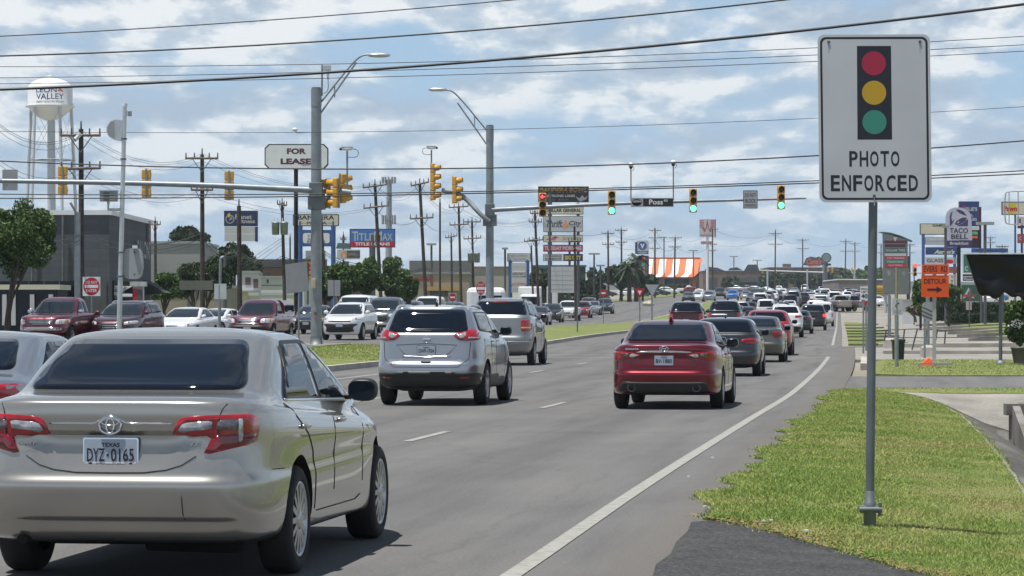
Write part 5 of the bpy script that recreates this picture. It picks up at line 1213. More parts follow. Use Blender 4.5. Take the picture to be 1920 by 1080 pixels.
# plates on the mast arms
def arm_plate(name, Y, x, y, panels, label, cat='road sign'):
    r_ = empty(name, at(x, y, Y), label, cat); face_parts(r_, panels, Y); return r_
arm_plate('street_name_plate', YA - .56, 1222, 379, [('board', [('rect', 1183, 371, 1263, 388, GREY), ('rect', 1206, 372.5, 1262, 386.5, INK), ('text', 'Poss', 1217, 374, 1243, 383.5, WHITE, .02), ('text', 'RD', 1245, 374, 1252, 378, WHITE)]), ('emblem', [('disc', 1194, 379.5, 9, WHITE, 6.5), ('disc', 1194, 377, 6, DGREY, 3), ('text', 'LEON', 1187, 376, 1201, 379.5, WHITE), ('text', 'VALLEY', 1186, 381, 1202, 385, INK)])], 'dark street name plate reading Poss RD hung on the mast arm')
arm_plate('block_warning_plate', YA - .56, 1407, 374, [('board', [('rect', 1393.5, 357, 1420.5, 391, DGREY), ('rect', 1395, 358.5, 1419, 389.5, M('plate grey', (.36, .37, .38), .5)), ('text', 'DO NOT', 1397.5, 362, 1417, 369, INK), ('text', 'BLOCK', 1397.5, 373, 1417, 380, INK), ('text', 'INTERSECTION', 1397, 383, 1417.5, 387, INK)])], 'small grey plate reading DO NOT BLOCK INTERSECTION on the mast arm')
arm_plate('sign_back', YB + .2, 19, 337, [('board', [('rect', 4.5, 318, 33, 357, GREY), ('disc', 13.5, 347, 1.2, DGREY)])], 'blank grey back of a sign hung on the left mast arm')
def arm_cam(px, py, Y, ybase, sgn, label, loop=True):
    r_ = empty('traffic_camera', at(px, ybase, Y), label, 'camera'); a = MB(); a.tube([at(px, ybase, Y), at(px, py + 4, Y)], .035, GALV, 8); wpart(a, 'mount_pole', r_)
    a = MB(); c = at(px, py, Y); ellipsoid(a, c, (.21, .10, .065), WHITE, 8, .6); a.box(c + Vector((0, 0, .07)), (.46, .2, .03), WHITE); a.lathe(c + Vector((sgn*.2, 0, -.01)), [(.05, 0), (.05, .08*sgn), (0, .08*sgn)], INK, 10, 'x'); wpart(a, 'camera_housing', r_)
    if loop: a = MB(); a.tube(tri([c + Vector((-sgn*.2, 0, 0)), c + Vector((-sgn*.42, 0, -.05)), c + Vector((-sgn*.38, 0, -.32)), c + Vector((0, 0, -.3))]), .012, WIRE, 5); wpart(a, 'cable', r_)
    return r_
arm_cam(651, 279, YB, 362, -1, 'white camera on a slim mount above the short arm of the thick pole'); arm_cam(809, 277, YA, 310, 1, 'white camera above the four section signal head')
def dome_cam(px, py, Y, yb, label):
    r_ = empty('traffic_camera', at(px, yb, Y), label, 'camera'); a = MB(); a.tube([at(px, yb, Y), at(px, py + 6, Y)], .03, GALV, 8); wpart(a, 'mount_pole', r_); a = MB(); ellipsoid(a, at(px, py, Y), (.12, .12, .10), WHITE, 8); a.lathe(at(px, py + 3, Y), [(.09, 0), (.06, -.1), (0, -.12)], INK, 10); wpart(a, 'camera_housing', r_)
    a = MB(); a.tube(tri([at(px + 2, py + 2, Y), at(px + 7, py + 6, Y), at(px + 3, py + 12, Y)]), .012, WIRE, 5); wpart(a, 'cable', r_)
dome_cam(1183, 309, YA - .3, 380, 'dome camera on the left upright above the Poss Rd plate'); dome_cam(1262.5, 304, YA - .3, 378, 'dome camera on the right upright above the Poss Rd plate')
r_ = empty('traffic_camera', at(585, 248, YB), 'small white dome camera on a thin arm left of the thick pole', 'camera'); a = MB(); a.tube([at(586, 247, YB), at(557, 249, YB), at(554, 246, YB)], .025, GALV, 6); wpart(a, 'mount_arm', r_); a = MB(); ellipsoid(a, at(553, 243, YB), (.10, .1, .07), WHITE, 8); wpart(a, 'camera_housing', r_)
r_ = empty('antenna_box', at(603, 170, YB), 'white radio box on a thin upright above the thick pole', 'antenna'); a = MB(); a.tube([at(603.5, 180, YB), at(604, 122, YB)], .035, GALV, 8); wpart(a, 'mount_pole', r_); a = MB(); a.box(at(613, 127, YB), (.30, .2, .2), GALVL, bev=.02); a.box(at(615, 140, YB), (.08, .08, .36), GALVL); wpart(a, 'radio', r_); a = MB(); a.tube(tri([at(615, 148, YB), at(616, 170, YB), at(606, 176, YB)]), .012, WIRE, 5); wpart(a, 'cable', r_)
# slim camera pole at the left
YC = 86.; b = at(222, 640, YC); b.z = T(b.x, YC)
cp = empty('camera_pole', b, 'slim bright metal pole with a half round box near its top', 'pole')
a = MB(); a.tube([b, at(234, 200, YC)], [.078, .062], GALVL, 16); a.tube([at(234, 200, YC), at(234.2, 194, YC)], .075, WHITE, 14)
for y in (262, 300, 475, 520): t = (640 - y)/440; p = at(222 + 12*t, y, YC); a.tube([p, p + Vector((0, 0, .05))], .09, GALVD, 12)
wpart(a, 'pole', cp)
a = MB(); P = [(231, 226), (215, 224), (206, 228), (200, 238), (199.5, 246), (203, 255), (212, 261), (228, 264)]
a.plate(P, YC - .05, .35, GALVL); a.plate([(214, 226.5), (207, 229), (201.5, 238), (201, 246), (204.5, 254), (212, 258.5), (215, 258)], YC - .057, .01, GREY); a.tube([at(224, 242, YC), at(233, 241, YC)], .05, GALVL, 8); wpart(a, 'half_round_box', cp)
a = MB(); a.box(at(204, 367.5, YC), (.5, .3, .32), GALV, bev=.02); a.box(at(204, 357.5, YC), (.54, .34, .03), GALVL); a.tube([at(203, 377, YC), at(203, 393, YC), at(226, 393, YC)], .05, GALVL, 6); a.plate([(194, 361), (205, 361), (205, 376), (194, 376)], YC - .152, .004, DGREY); wpart(a, 'camera_cabinet', cp)
a = MB(); a.plate(smooth_poly([(231, 466), (258, 465), (265, 472), (267, 500), (262, 523), (230, 523)], 2), YC + .05, .4, M('cabinet grey', (.34, .36, .37), .5, 0, .06, 3)); a.box(at(252.5, 473, YC), (.04, .03, .04), INK); a.box(at(252, 515, YC), (.04, .03, .04), INK); a.box(at(253, 463, YC), (.14, .1, .09), WHITE); wpart(a, 'equipment_cabinet', cp)
a = MB(); a.box(at(243, 213, YC), (.12, .1, .15), GALV, bev=.01); wpart(a, 'sensor', cp)
# ------------------------------------------------------------------ ground signs, left to right
dne = lambda x0, y0, x1, y1: [('board', [('rect', x0, y0, x1, y1, WHITE), ('disc', (x0+x1)/2, (y0+y1)/2, (x1-x0)*.47, STOP, (y1-y0)*.47), ('rect', x0+(x1-x0)*.12, y0+(y1-y0)*.42, x1-(x1-x0)*.12, y0+(y1-y0)*.58, WHITE), ('text', 'DO NOT', x0+(x1-x0)*.16, y0+(y1-y0)*.21, x1-(x1-x0)*.16, y0+(y1-y0)*.36, WHITE), ('text', 'ENTER', x0+(x1-x0)*.19, y0+(y1-y0)*.64, x1-(x1-x0)*.19, y0+(y1-y0)*.80, WHITE)])]
flat_sign('no_entry_sign', 155, 519, 188, 555, 127, 640, dne(155, 519, 188, 555), 'square DO NOT ENTER sign in front of the dark brick building')
flat_sign('no_entry_sign', 893, 528, 910, 553, 200, 610, [('board', [('disc', 901.5, 540.5, 8.8, STOP, 12.5), ('rect', 894, 538, 909, 543.5, WHITE), ('text', 'DO NOT', 896, 532, 907, 535.5, WHITE), ('text', 'ENTER', 896, 546, 907, 549.5, WHITE)])], 'round red DO NOT ENTER sign left of the long-armed signal pole base')
flat_sign('no_entry_sign', 841, 549, 856, 566, 190, 615, [('board', [('rect', 841, 549, 856, 566, GREY), ('disc', 848.5, 557.5, 6.5, STOP, 7.5), ('rect', 844, 556, 853, 559, WHITE)])], 'worn round red sign above the silver crossover roof')
flat_sign('no_entry_sign', 1126, 543, 1137, 556, 250, 575, [('board', [('rect', 1126, 543, 1137, 556, STOP), ('rect', 1127.5, 548, 1135.5, 551, WHITE)])], 'small red and white sign at the dark tree line by the grass')
flat_sign('sign_back', 535, 492, 580, 550, 113, 650, [('board', [('poly', [(534.5, 496), (574, 490), (580, 545), (537, 551)], M('aluminium back', (.30, .31, .32), .45, .4, .1, 2))])], 'large plain metal sign back on a leaning post left of the thick signal pole', px_post=560)
flat_sign('sign_back', 337, 526, 398, 543, 150, 600, [('board', [('rect', 336, 526, 399, 543.5, M('olive back', (.17, .175, .14), .6))])], 'wide olive sign back under the trees', px_post=367)
flat_sign('sign_back', 401, 532, 424, 561, 105, 660, [('board', [('rect', 401.5, 532, 424.5, 561, M('pale back', (.48, .52, .52), .5))])], 'pale square sign back on a slim grey pole', px_post=411, pw=.05)
ex = empty('slim_pole', (at(411, 500, 105.2).x, 105.2, T(at(411, 500, 105.2).x, 105.2)), 'slim grey pole rising above the pale square sign back', 'pole'); a = MB(); q = at(413.5, 484, 105.2); a.tube([ex.location, q], .05, GALV, 8); a.tube([q, q + Vector((.12, 0, .05))], .05, GALV, 6); wpart(a, 'pole', ex)
flat_sign('sign_back', 614, 524, 638, 552, 165, 600, [('board', [('rect', 614.5, 525, 638, 555, GREY), ('rect', 625.5, 525, 627, 555, DGREY)])], 'grey metal box-like sign back right of the thick pole, before the trees')
flat_sign('yield_sign', 1191, 540, 1208, 560, 150, 600, [('board', [('poly', [(1190, 540.5), (1209, 540.5), (1199.5, 561)], STOP), ('poly', [(1195.5, 545), (1203.5, 545), (1199.5, 553)], WHITE)])], 'red and white triangular yield sign on the median')
flat_sign('yield_sign', 1210, 533, 1235, 556, 128, 597, [('board', [('poly', [(1210, 533.5), (1235.5, 533.5), (1223, 556)], M('bare metal', (.40, .42, .42), .45, .4))])], 'bare metal back of a triangular sign next to the red yield sign')
for px, Y, lb in ((1082.5, 165, 'thin bare post on the median right of the large silver suv'),):
    e = empty('thin_post', (at(px, 0, Y).x, Y, T(at(px, 0, Y).x, Y)), lb, 'post'); a = MB(); a.tube([e.location, at(px, 546, Y)], .035, GALVD, 6); wpart(a, 'post', e)
flat_sign('speed_limit_sign', 1612, 536, 1631, 566, 112, 632, [('board', [('rect', 1613, 537, 1628, 562, WHITE), ('text', 'SPEED', 1614, 540, 1626.5, 544, INK), ('text', 'LIMIT', 1615, 545.5, 1626, 549, INK), ('text', '40', 1615, 551, 1626.5, 559, INK, .03)])], 'white SPEED LIMIT sign half hidden behind the tall round post', px_post=1619)
flat_sign('low_red_sign', 1616, 564, 1629, 574, 118, 625, [('board', [('poly', [(1616, 565), (1629, 565), (1622.5, 574)], STOP)])], 'small red triangular sign under the speed limit sign', px_post=1624)
flat_sign('arrow_sign', 1672, 560, 1693, 591, 84, 690, [('board', [('rect', 1672.5, 560, 1692.5, 591, M('sign face white', (.50, .51, .53), .4)), ('poly', [(1679.5, 577), (1678.5, 573), (1680, 569.5), (1683, 568), (1683, 566.5), (1686.5, 569), (1683, 571.5), (1683, 570.2), (1681, 571.5), (1680.5, 574), (1681, 577)], INK), ('text', 'ONLY', 1675.5, 581, 1690, 587, GREY)])], 'white sign with a curved black arrow behind the dark green bin', px_post=1682, pw=.05)
# striped marker board, pedestrian push button pole, detour sign
flat_sign('striped_marker', 1727, 566, 1756, 602, 100, 655, [('board', [('poly', smooth_poly([(1728, 572), (1733, 566), (1755, 566), (1756, 602), (1738, 602), (1729, 594)], 1), GREY)] + [('poly', [(1728.5+i*0, 574+i*7.5), (1728.5, 577+i*7.5), (1755.5, 590+i*7.5 if i < 2 else 602), (1755.5, 586.5+i*7.5 if i < 2 else 599.5)], DGREY) for i in range(3)])], 'grey board with slanting dark stripes behind the detour sign', px_post=1734)
def ped_pole(px, ytop, ybase, Y, label, button):
    b = at(px, ybase, Y); b.z = T(b.x, Y); r_ = empty('pedestrian_signal_pole', b, label, 'pole')
    a = MB(); a.tube([b + Vector((0, 0, .3)), at(px, ytop, Y)], .07, GALV, 12); wpart(a, 'pole', r_)
    a = MB(); q = .26; a.add([b + Vector(p) for p in ((-q, -q, -.1), (q, -q, -.1), (q, q, -.1), (-q, q, -.1), (-q*.85, -q*.85, .36), (q*.85, -q*.85, .36), (q*.85, q*.85, .36), (-q*.85, q*.85, .36), (-.1, -.1, .45), (.1, -.1, .45), (.1, .1, .45), (-.1, .1, .45))], [(0,1,5,4), (1,2,6,5), (2,3,7,6), (3,0,4,7), (4,5,9,8), (5,6,10,9), (6,7,11,10), (7,4,8,11), (8,9,10,11)], CONC); wpart(a, 'concrete_footing', r_)
    if button: a = MB(); a.box(at(px - 4.5, button, Y) + Vector((0, -.06, 0)), (.09, .07, .07), M('button yellow', (.62, .33, .02), .4), bev=.01); wpart(a, 'push_button', r_)
ped_pole(1739.5, 556, 672, 103, 'grey pedestrian pole with yellow push button on a concrete footing, behind the detour sign', 615.5)
ped_pole(1667.5, 553, 652, 124, 'grey pole on a pale concrete footing left of the dark green bin', 610)
YD = 83.5; b = at(1749, 690, YD); b.z = T(b.x, YD) + .07; ds = empty('detour_sign', b, 'orange EVERS RD detour sign with a black arrow on two pale posts', 'road sign')
face_parts(ds, [('upper_board', [('rect', 1728.5, 495.5, 1779, 514.5, ORANGE), ('text', 'EVERS', 1732, 499, 1757.5, 510, INK), ('text', 'RD', 1764.5, 499, 1776, 510, INK)]), ('lower_board', [('rect', 1727.5, 516, 1779, 557, ORANGE), ('poly', [(1729, 517.3), (1777.5, 517.3), (1777.5, 517.9), (1729, 517.9)], INK), ('text', 'DETOUR', 1732.5, 522.5, 1774.5, 532, INK), ('poly', [(1738.5, 541), (1756, 541), (1756, 537), (1767, 543), (1756, 549), (1756, 545), (1738.5, 545)], INK)])], YD)
for x in (1752.5,):
    a = MB(); a.box((at(x, 0, YD).x, YD + .07, (b.z + at(x, 500, YD).z)/2), (.10, .05, at(x, 500, YD).z - b.z), M('post pale', (.42, .42, .41), .6, .2)); wpart(a, 'post', ds)
a = MB(); a.box(b + Vector((.05, 0, .05)), (.95, .5, .07), M('skid grey', (.30, .30, .29), .8)); wpart(a, 'base_skid', ds)
a = MB(); P = [Vector((-.42, -.26, .0)), Vector((-.0, -.26, .0)), Vector((-.12, -.2, .23))]; a.add([b + p for p in P] + [b + p + Vector((0, .35, 0)) for p in P], [(0,1,2), (5,4,3), (0,2,5,3), (1,4,5,2)], ORANGE); wpart(a, 'sandbag_fin', ds)
# dark green bin
b = at(1684, 676, 95.); b.z = T(b.x, 95.) + .07; r_ = empty('litter_bin', b, 'dark green wheeled litter bin on the lawn behind the arrow sign', 'bin'); GB = M('bin green', (.010, .028, .024), .5)
a = MB(); w = .19
a.add([b + Vector(p) for p in ((-w*.86, -.16, 0), (w*.86, -.16, 0), (w*.86, .16, 0), (-w*.86, .16, 0), (-w, -.2, .58), (w, -.2, .58), (w, .2, .58), (-w, .2, .58))], [(0,1,5,4), (1,2,6,5), (2,3,7,6), (3,0,4,7), (4,5,6,7)], GB); wpart(a, 'body', r_)
a = MB(); a.box(b + Vector((0, 0, .61)), (.43, .46, .07), GB, bev=.02); wpart(a, 'lid', r_)
# grey sign back with a yellowish post (right of the tall sign)
YE = 90.; r_ = flat_sign('sign_back', 1660, 500, 1706, 551, YE, 688, [('board', [('rect', 1660, 503, 1705, 551, M('sign back grey', (.22, .23, .23), .5, .3)), ('rect', 1664, 507, 1669.5, 517, GREY), ('rect', 1692, 509, 1697, 516, GREY)])], 'large grey back of a sign on a yellowish timber post, right of the tall sign', post=M('yellow timber', (.33, .30, .19), .8), pw=.055, px_post=1681)
# covered sign: black sheet over a board on a post
YT = 88.; b = at(1876, 685, YT); b.z = T(b.x, YT) + .07; r_ = empty('covered_sign', b, 'large sign wrapped in a black plastic sheet on a single grey post, at the right', 'road sign')
a = MB(); a.tube([b, at(1876, 500, YT)], .055, GALVD, 10); a.lathe(b, [(.16, 0), (.14, .05), (.06, .09)], GALVD, 12); wpart(a, 'post', r_)
a = MB(); nx, ny = 26, 16; V = []; r2 = random.Random(4)
for j in range(ny + 1):
    for i in range(nx + 1):
        u, v = i/nx, j/ny; px = 1812 + 135*u + 18*v*(1-u)*1.3; py = 477 + 84*v - (14*v*(1-u)**2) + (6*math.sin(u*9) + 4*math.sin(u*23+1))*v**3
        V.append(at(px, py, YT - .10 - .06*math.sin(u*11 + v*5) * v - .05*math.sin(u*5 - v*7) - .02*r2.random()))
f = [(j*(nx+1)+i, (j+1)*(nx+1)+i, (j+1)*(nx+1)+i+1, j*(nx+1)+i+1) for j in range(ny) for i in range(nx)]
m = len(V); V += [v + Vector((0, .25, 0)) for v in V]; f2 = [tuple(q + m for q in reversed(x)) for x in f]
rim = [(i, i+1) for i in range(nx)] + [(i*(nx+1)+nx, (i+1)*(nx+1)+nx) for i in range(ny)] + [(ny*(nx+1)+i+1, ny*(nx+1)+i) for i in range(nx)] + [((i+1)*(nx+1), i*(nx+1)) for i in range(ny)]
a.add(V, f + f2 + [(p, q, q+m, p+m) for p, q in rim], M('black plastic sheet', (.004, .004, .0045), .38, 0, .2, 5, bump=.3, spec=.3), True); wpart(a, 'plastic_sheet', r_)
a = MB(); a.box(at(1880, 475.5, YT - .02), (2.15, .36, .035), WHITE); wpart(a, 'top_rail', r_)
# pipe handrail by the concrete channel
r_ = empty('pipe_handrail', (at(1700, 0, 108).x, 108, T(at(1700, 0, 108).x, 108)), 'long dark pipe handrail with leaning posts beside the concrete channel', 'railing'); a = MB(); Yh = 112.
a.tube([at(1655, 619, Yh), at(1720, 616.5, Yh), at(1774, 619, Yh)], .022, DGREY, 6); wpart(a, 'top_rail', r_)
a = MB(); a.tube([at(1640, 632, Yh), at(1730, 633, Yh), at(1870, 632, Yh)], .02, DGREY, 6); wpart(a, 'lower_rail', r_)
for x0, y0, x1, y1 in ((1662, 618, 1658, 640), (1696, 617, 1693, 645), (1720, 617, 1710, 656), (1758, 617, 1753, 645), (1773, 619, 1771, 645)):
    a = MB(); a.tube([at(x0, y0, Yh), at(x1, y1, Yh)], .03, DGREY, 6); wpart(a, 'post', r_)
# yellow and wood bits at the right
r_ = empty('bent_tree', (at(1715, 0, 140).x, 140, T(at(1715, 0, 140).x, 140)), 'small leaning grey-brown tree on the dry bank', 'tree')
a = MB(); a.tube(tri([at(1717, 604, 140), at(1715, 592, 140), at(1706, 584, 140)]), .07, WOODL, 7); a.tube([at(1716, 592, 140), at(1707, 578, 140)], .05, WOODL, 6); wpart(a, 'trunk', r_)
# ------------------------------------------------------------------ utility poles
def utility_pole(px, ytop, Y, label, lean=0, arms=(), r=.15, mat=WOOD, trans=(), armw=1.25, group='utility poles along the road', ybase=None, back=0.):
    xb = px + lean; b = at(xb, 600, Y); b.z = T(b.x, Y) - .2; t = at(px, ytop, Y)
    root = empty('utility_pole', b, label, 'utility pole', group)
    a = MB(); a.tube([b, t], [r, r*.72], mat, 10); wpart(a, 'pole', root)
    for (py, w, tilt) in arms:
        f = (py - ytop) / max(1, 600 - ytop); x = px + lean * f; k = Y / F; w = w * (.5 if Y < 450 else .72); hw = w
        a = MB(); c = at(x, py, Y) + Vector((0, -.16, 0)); d = Vector((hw, back, tilt))
        a.tube([c - d, c + d], .065, WOODL, 4)
        for q in (-.6, .6): a.tube([c + d*q, c + Vector((0, .0, -.75))], .022, GALVD, 4)
        o = wpart(a, 'crossarm', root)
        for q in (-.96, -.45, .45, .96): a = MB(); p = c + d*q; a.tube([p, p + Vector((0, 0, .30))], [.045, .03], DGREY, 6); wpart(a, 'insulator', o)
    a = MB(); a.tube([t - Vector((0, 0, .1)), t + Vector((0, 0, .35))], [.05, .03], DGREY, 6); wpart(a, 'top_insulator', root)
    for (dx, py) in trans:
        f = (py - ytop) / max(1, 600 - ytop); a = MB(); c = at(px + lean*f + dx, py, Y) + Vector((0, -.25, 0))
        a.lathe(c, [(0, -.5), (.27, -.48), (.29, .35), (.31, .37), (.31, .42), (.1, .5), (0, .5)], GALV, 14)
        for q in (-.12, .12): a.tube([c + Vector((q, 0, .45)), c + Vector((q, 0, .75))], [.045, .03], WHITE, 6)
        wpart(a, 'transformer', root)
    return root
UP = [(152, 242, 128, 1, [(254, 1.75, 0), (316, 1.75, .02)], 'dark wooden pole with two crossarms in front of the water tower', (), .17),
 (379, 290, 160, 1, [(297, 1.8, 0), (356, 1.2, 0)], 'dark wooden pole with one long crossarm, left of the purple sign', (), .17),
 (448, 386, 150, 2, [], 'short dark wooden pole crossing the purple sign', (), .17), (529, 380, 215, 6, [(384, .7, -.05)], 'dark wooden pole carrying two grey transformers', ((-13, 428), (3, 428)), .17),
 (703, 345, 205, 14, [(349, 1.7, .12), (388, 1.75, .10)], 'leaning brown pole with two crossarms in front of the red and blue sign', (), .17), (787, 343, 212, 14, [(345, 1.3, .14), (409, 1.7, .05)], 'leaning brown pole left of the four section signal head', (), .17),
 (602, 405, 230, 11, [], 'brown leaning pole just right of the thick signal pole', (), .17), (846, 442, 300, 2, [(444, 1.2, .12)], 'thin dark pole with one small crossarm left of the long-armed pole', (), .16),
 (860, 386, 262, 6, [(388, 1.75, .06), (421, 1.7, .05)], 'brown pole with two crossarms below the curved short arm', (), .16), (885, 413, 285, 4, [(416, 1.7, 0), (447, 1.7, .05)], 'brown pole with hanging transformers beside the long-armed pole', ((-4, 483), (8, 483)), .16),
 (1003, 396, 270, 8, [(400, .9, 0), (416, 1.2, 0), (450, 1.3, .02)], 'tall dark leaning pole left of the shop sign tower', (), .17), (1077, 425, 280, 3, [(452, 1.2, .02)], 'dark pole standing in front of the shop sign tower', (), .17),
 (996, 462, 300, 5, [(452, 1.4, .02)], 'short dark pole left of the tall dark leaning pole', (), .15),
 (1140, 434, 420, 1, [(438, 1.8, 0), (458, 1.7, 0)], 'pole with two braced crossarms right of the shop sign tower', (), .2), (1165, 429, 440, 1, [(432, 1.8, 0), (454, 1.7, 0)], 'tall thin pole at the left of the dark trees', (), .2),
 (1228, 428, 520, 0, [(432, 1.5, 0), (446, 1.5, 0), (466, 1.3, 0)], 'thin grey pole in front of the striped roof, the left one', (), .22), (1266, 444, 520, -2, [(446, 1.6, 0), (463, 1.5, 0)], 'thin grey pole in front of the striped roof, the right one', (), .22),
 (1336, 429, 600, 0, [(430, 1.5, 0), (458, 1.2, 0), (470, 1.0, 0)], 'thin pole overlapping the red W sign', (), .22), (1454, 432, 640, -1, [(438, 2.0, 0), (458, 2.2, 0)], 'thin pole alone in the sky right of the red W sign', (), .22),
 (1505, 448, 700, 0, [(450, 2., 0), (466, 2., 0)], 'thin pole rising left of the oval restaurant sign', (), .22), (1586, 449, 720, -2, [(453, 2., 0), (471, 2., 0)], 'thin pole left of the distant pair near the tall sign post', (), .22), (1603, 454, 760, 0, [(457, 2., 0), (471, 2., 0)], 'thin pole right of the distant pair near the tall sign post', (), .22),
 (1652, 458, 700, 0, [(459, 1.4, 0), (474, 1.4, 0)], 'thin pole just right of the tall sign post', (), .22), (1706, 457, 700, 0, [(459, 1.6, 0), (474, 1.6, 0)], 'dark pole beside the tall shopping centre tower sign', (), .25),
 (1857, 444, 600, 0, [(446, 1.4, 0), (455, 1.4, 0)], 'thin pole right of the bell-shaped logo sign, the left one', (), .2), (1879, 460, 640, 0, [(462, 1.9, 0), (463, 1.9, 0)], 'thin pole right of the bell-shaped logo sign, the right one', (), .2),
 (291, 414, 240, 1, [(421, .9, 0)], 'dark pole behind the dark brick building', (), .17), (544, 444, 300, 0, [], 'thin short pole between the transformer pole and the lease sign post', (), .14), (825, 380, 200, 0, [], 'plain thin dark pole under the side-on signal heads', (), .1), (644, 440, 320, 0, [(449, .6, 0)], 'distant pole left of the red and blue sign', (), .16)]
for px, yt, Y, ln, arms, lb, tr, r in UP: utility_pole(px, yt, Y, lb, ln, arms, r * (.85 if Y < 300 else .8), WOOD, tr)
cdt = [o for o in COL.objects if o.get('label', '').startswith('dark wooden pole with two crossarms in front')][0]
for q in (142, 145.5, 148.5): a = MB(); p0 = at(q, 600, 127.6); a.tube([(p0.x, p0.y, T(p0.x, p0.y)), at(q, 398, 127.6)] + ([at(q - 10, 380, 127.6)] if q < 145 else []), .055, GALV, 8); wpart(a, 'conduit', cdt)
r_ = empty('security_camera', at(147, 256, 127.5), 'white bullet camera on the top of the dark pole by the water tower', 'camera'); a = MB(); c = at(147, 256, 127.5); a.tube([c + Vector((-.12, 0, -.12)), c + Vector((.1, 0, .13))], .09, WHITE, 10); a.tube([c + Vector((-.13, 0, -.14)), c + Vector((-.17, 0, -.17))], .08, INK, 10); wpart(a, 'camera_housing', r_)
# ------------------------------------------------------------------ overhead wires
def wire(pts, r, label, group='overhead wires crossing the road', sag=0.):
    a = MB(); P = []
    for i in range(len(pts) - 1):
        p, q = Vector(pts[i]), Vector(pts[i+1])
        for k in range(9 if sag else 2):
            t = k / (8 if sag else 1); 
            if k == 0 and i: continue
            P.append(p.lerp(q, t) - Vector((0, 0, sag*4*t*(1-t))))
    a.tube(P, r, WIRE, 5); o = a.build('overhead_wire'); return tag(o, label, 'wire', group)
def curve3(y0, ym, y1, x0, xm, x1, Y, n=24):       # a hanging cable through three photo points, carried on past both ends
    A = np.polyfit([x0, xm, x1], [y0, ym, y1], 2); return [at(x, float(np.polyval(A, x)), Y) for x in np.linspace(-260, 2180, n)]
wire(curve3(168, 110, 8, 0, 960, 1920, 38), .0185, 'thickest black cable, rising across the whole sky to the upper right corner')
wire(curve3(105, 64, 0, 0, 800, 1470, 40), .012, 'black cable second from the top')
wire(curve3(68, 38, 0, 0, 500, 960, 42), .0085, 'topmost black cable leaving the frame at the top middle')
for a_, b_, c_, lb in ((125, 112, 68, 'upper of three thin parallel wires passing behind the tall sign'), (146, 125, 84, 'middle of three thin parallel wires passing behind the tall sign'), (157, 137, 96, 'lower of three thin parallel wires passing behind the tall sign')): wire(curve3(a_, b_, c_, 0, 960, 1920, 60), .0075, lb)
wire(curve3(246, 242, 200, 0, 960, 1920, 90), .0085, 'faint single wire level with the white dome camera')
wire(curve3(302, 317, 264, 0, 720, 1920, 70), .0165, 'black cable passing under the lease sign and over the green lights')
wire(curve3(364, 362, 320, 0, 720, 1920, 70), .0135, 'upper of two close black cables just above the mast arms'); wire(curve3(372, 366, 326, 0, 720, 1920, 70), .0145, 'lower of two close black cables just above the mast arms')
for (dy, rr, lb) in ((0, .010, 'highest thin wire strung along the left roadside poles'), (4, .009, 'second thin wire strung along the left roadside poles'), (14, .009, 'third thin wire strung along the left roadside poles')):
    for side, nm in ((0, ''),):
        wire([at(-40, 198 + dy, 105), at(152, 244 + dy, 128), at(379, 288 + dy, 160), at(703, 345 + dy*.6, 205), at(787, 345 + dy*.5, 212), at(860, 388 + dy*.5, 262), at(1003, 410 + dy*.4, 285), at(1140, 436, 420)], rr, lb, 'wires on the left roadside poles', .9)
for (dy, lb) in ((0, 'upper sagging wire at half height on the left roadside poles'), (9, 'lower sagging wire at half height on the left roadside poles')):
    wire([at(-40, 268 + dy, 105), at(152, 316 + dy, 128), at(379, 356 + dy, 160), at(703, 388 + dy*.4, 205), at(787, 409, 212), at(860, 421 + dy*.5, 262), at(1003, 450, 285)], .009, lb, 'wires on the left roadside poles', .8)
for (dy, rr, lb) in ((0, .026, 'thick bundled cable sagging low in front of the dark brick building'), (10, .022, 'lower bundled cable sagging low in front of the dark brick building'), (16, .012, 'thin cable under the bundled cables before the dark brick building')):
    wire([at(-40, 408 + dy, 105), at(152, 440 + dy, 128), at(379, 437 + dy, 160), at(448, 470 + dy*.4, 175), at(529, 480 + dy*.4, 215), at(602, 466 + dy*.4, 230), at(706, 490 + dy*.3, 205), at(797, 500 + dy*.3, 212), at(863, 500 + dy*.2, 262)], rr, lb, 'low bundled cables on the left roadside poles', .55)
for x0, y0, x1, y1, lb in ((529, 446, 448, 500, 'service wire falling left from the transformer pole, top one'), (529, 452, 455, 503, 'service wire falling left from the transformer pole, middle one'), (529, 458, 465, 507, 'service wire falling left from the transformer pole, bottom one')):
    wire([at(x0, y0, 214), at(x1, y1, 200)], .014, lb, 'service wires at the transformer pole')
for y0, y1, y2, y3, lb in ((436, 430, 446, 430, 'highest distant wire strung over the far shops'), (456, 448, 463, 458, 'lower distant wire strung over the far shops')):
    wire([at(1140, y0, 420), at(1228, y1, 520), at(1266, y2, 520), at(1336, y3, 600), at(1454, 438, 640), at(1505, 450, 700), at(1586, 453, 720), at(1706, 460, 700), at(1960, 463, 640)], .022, lb, 'distant wires over the far shops', 1.4)
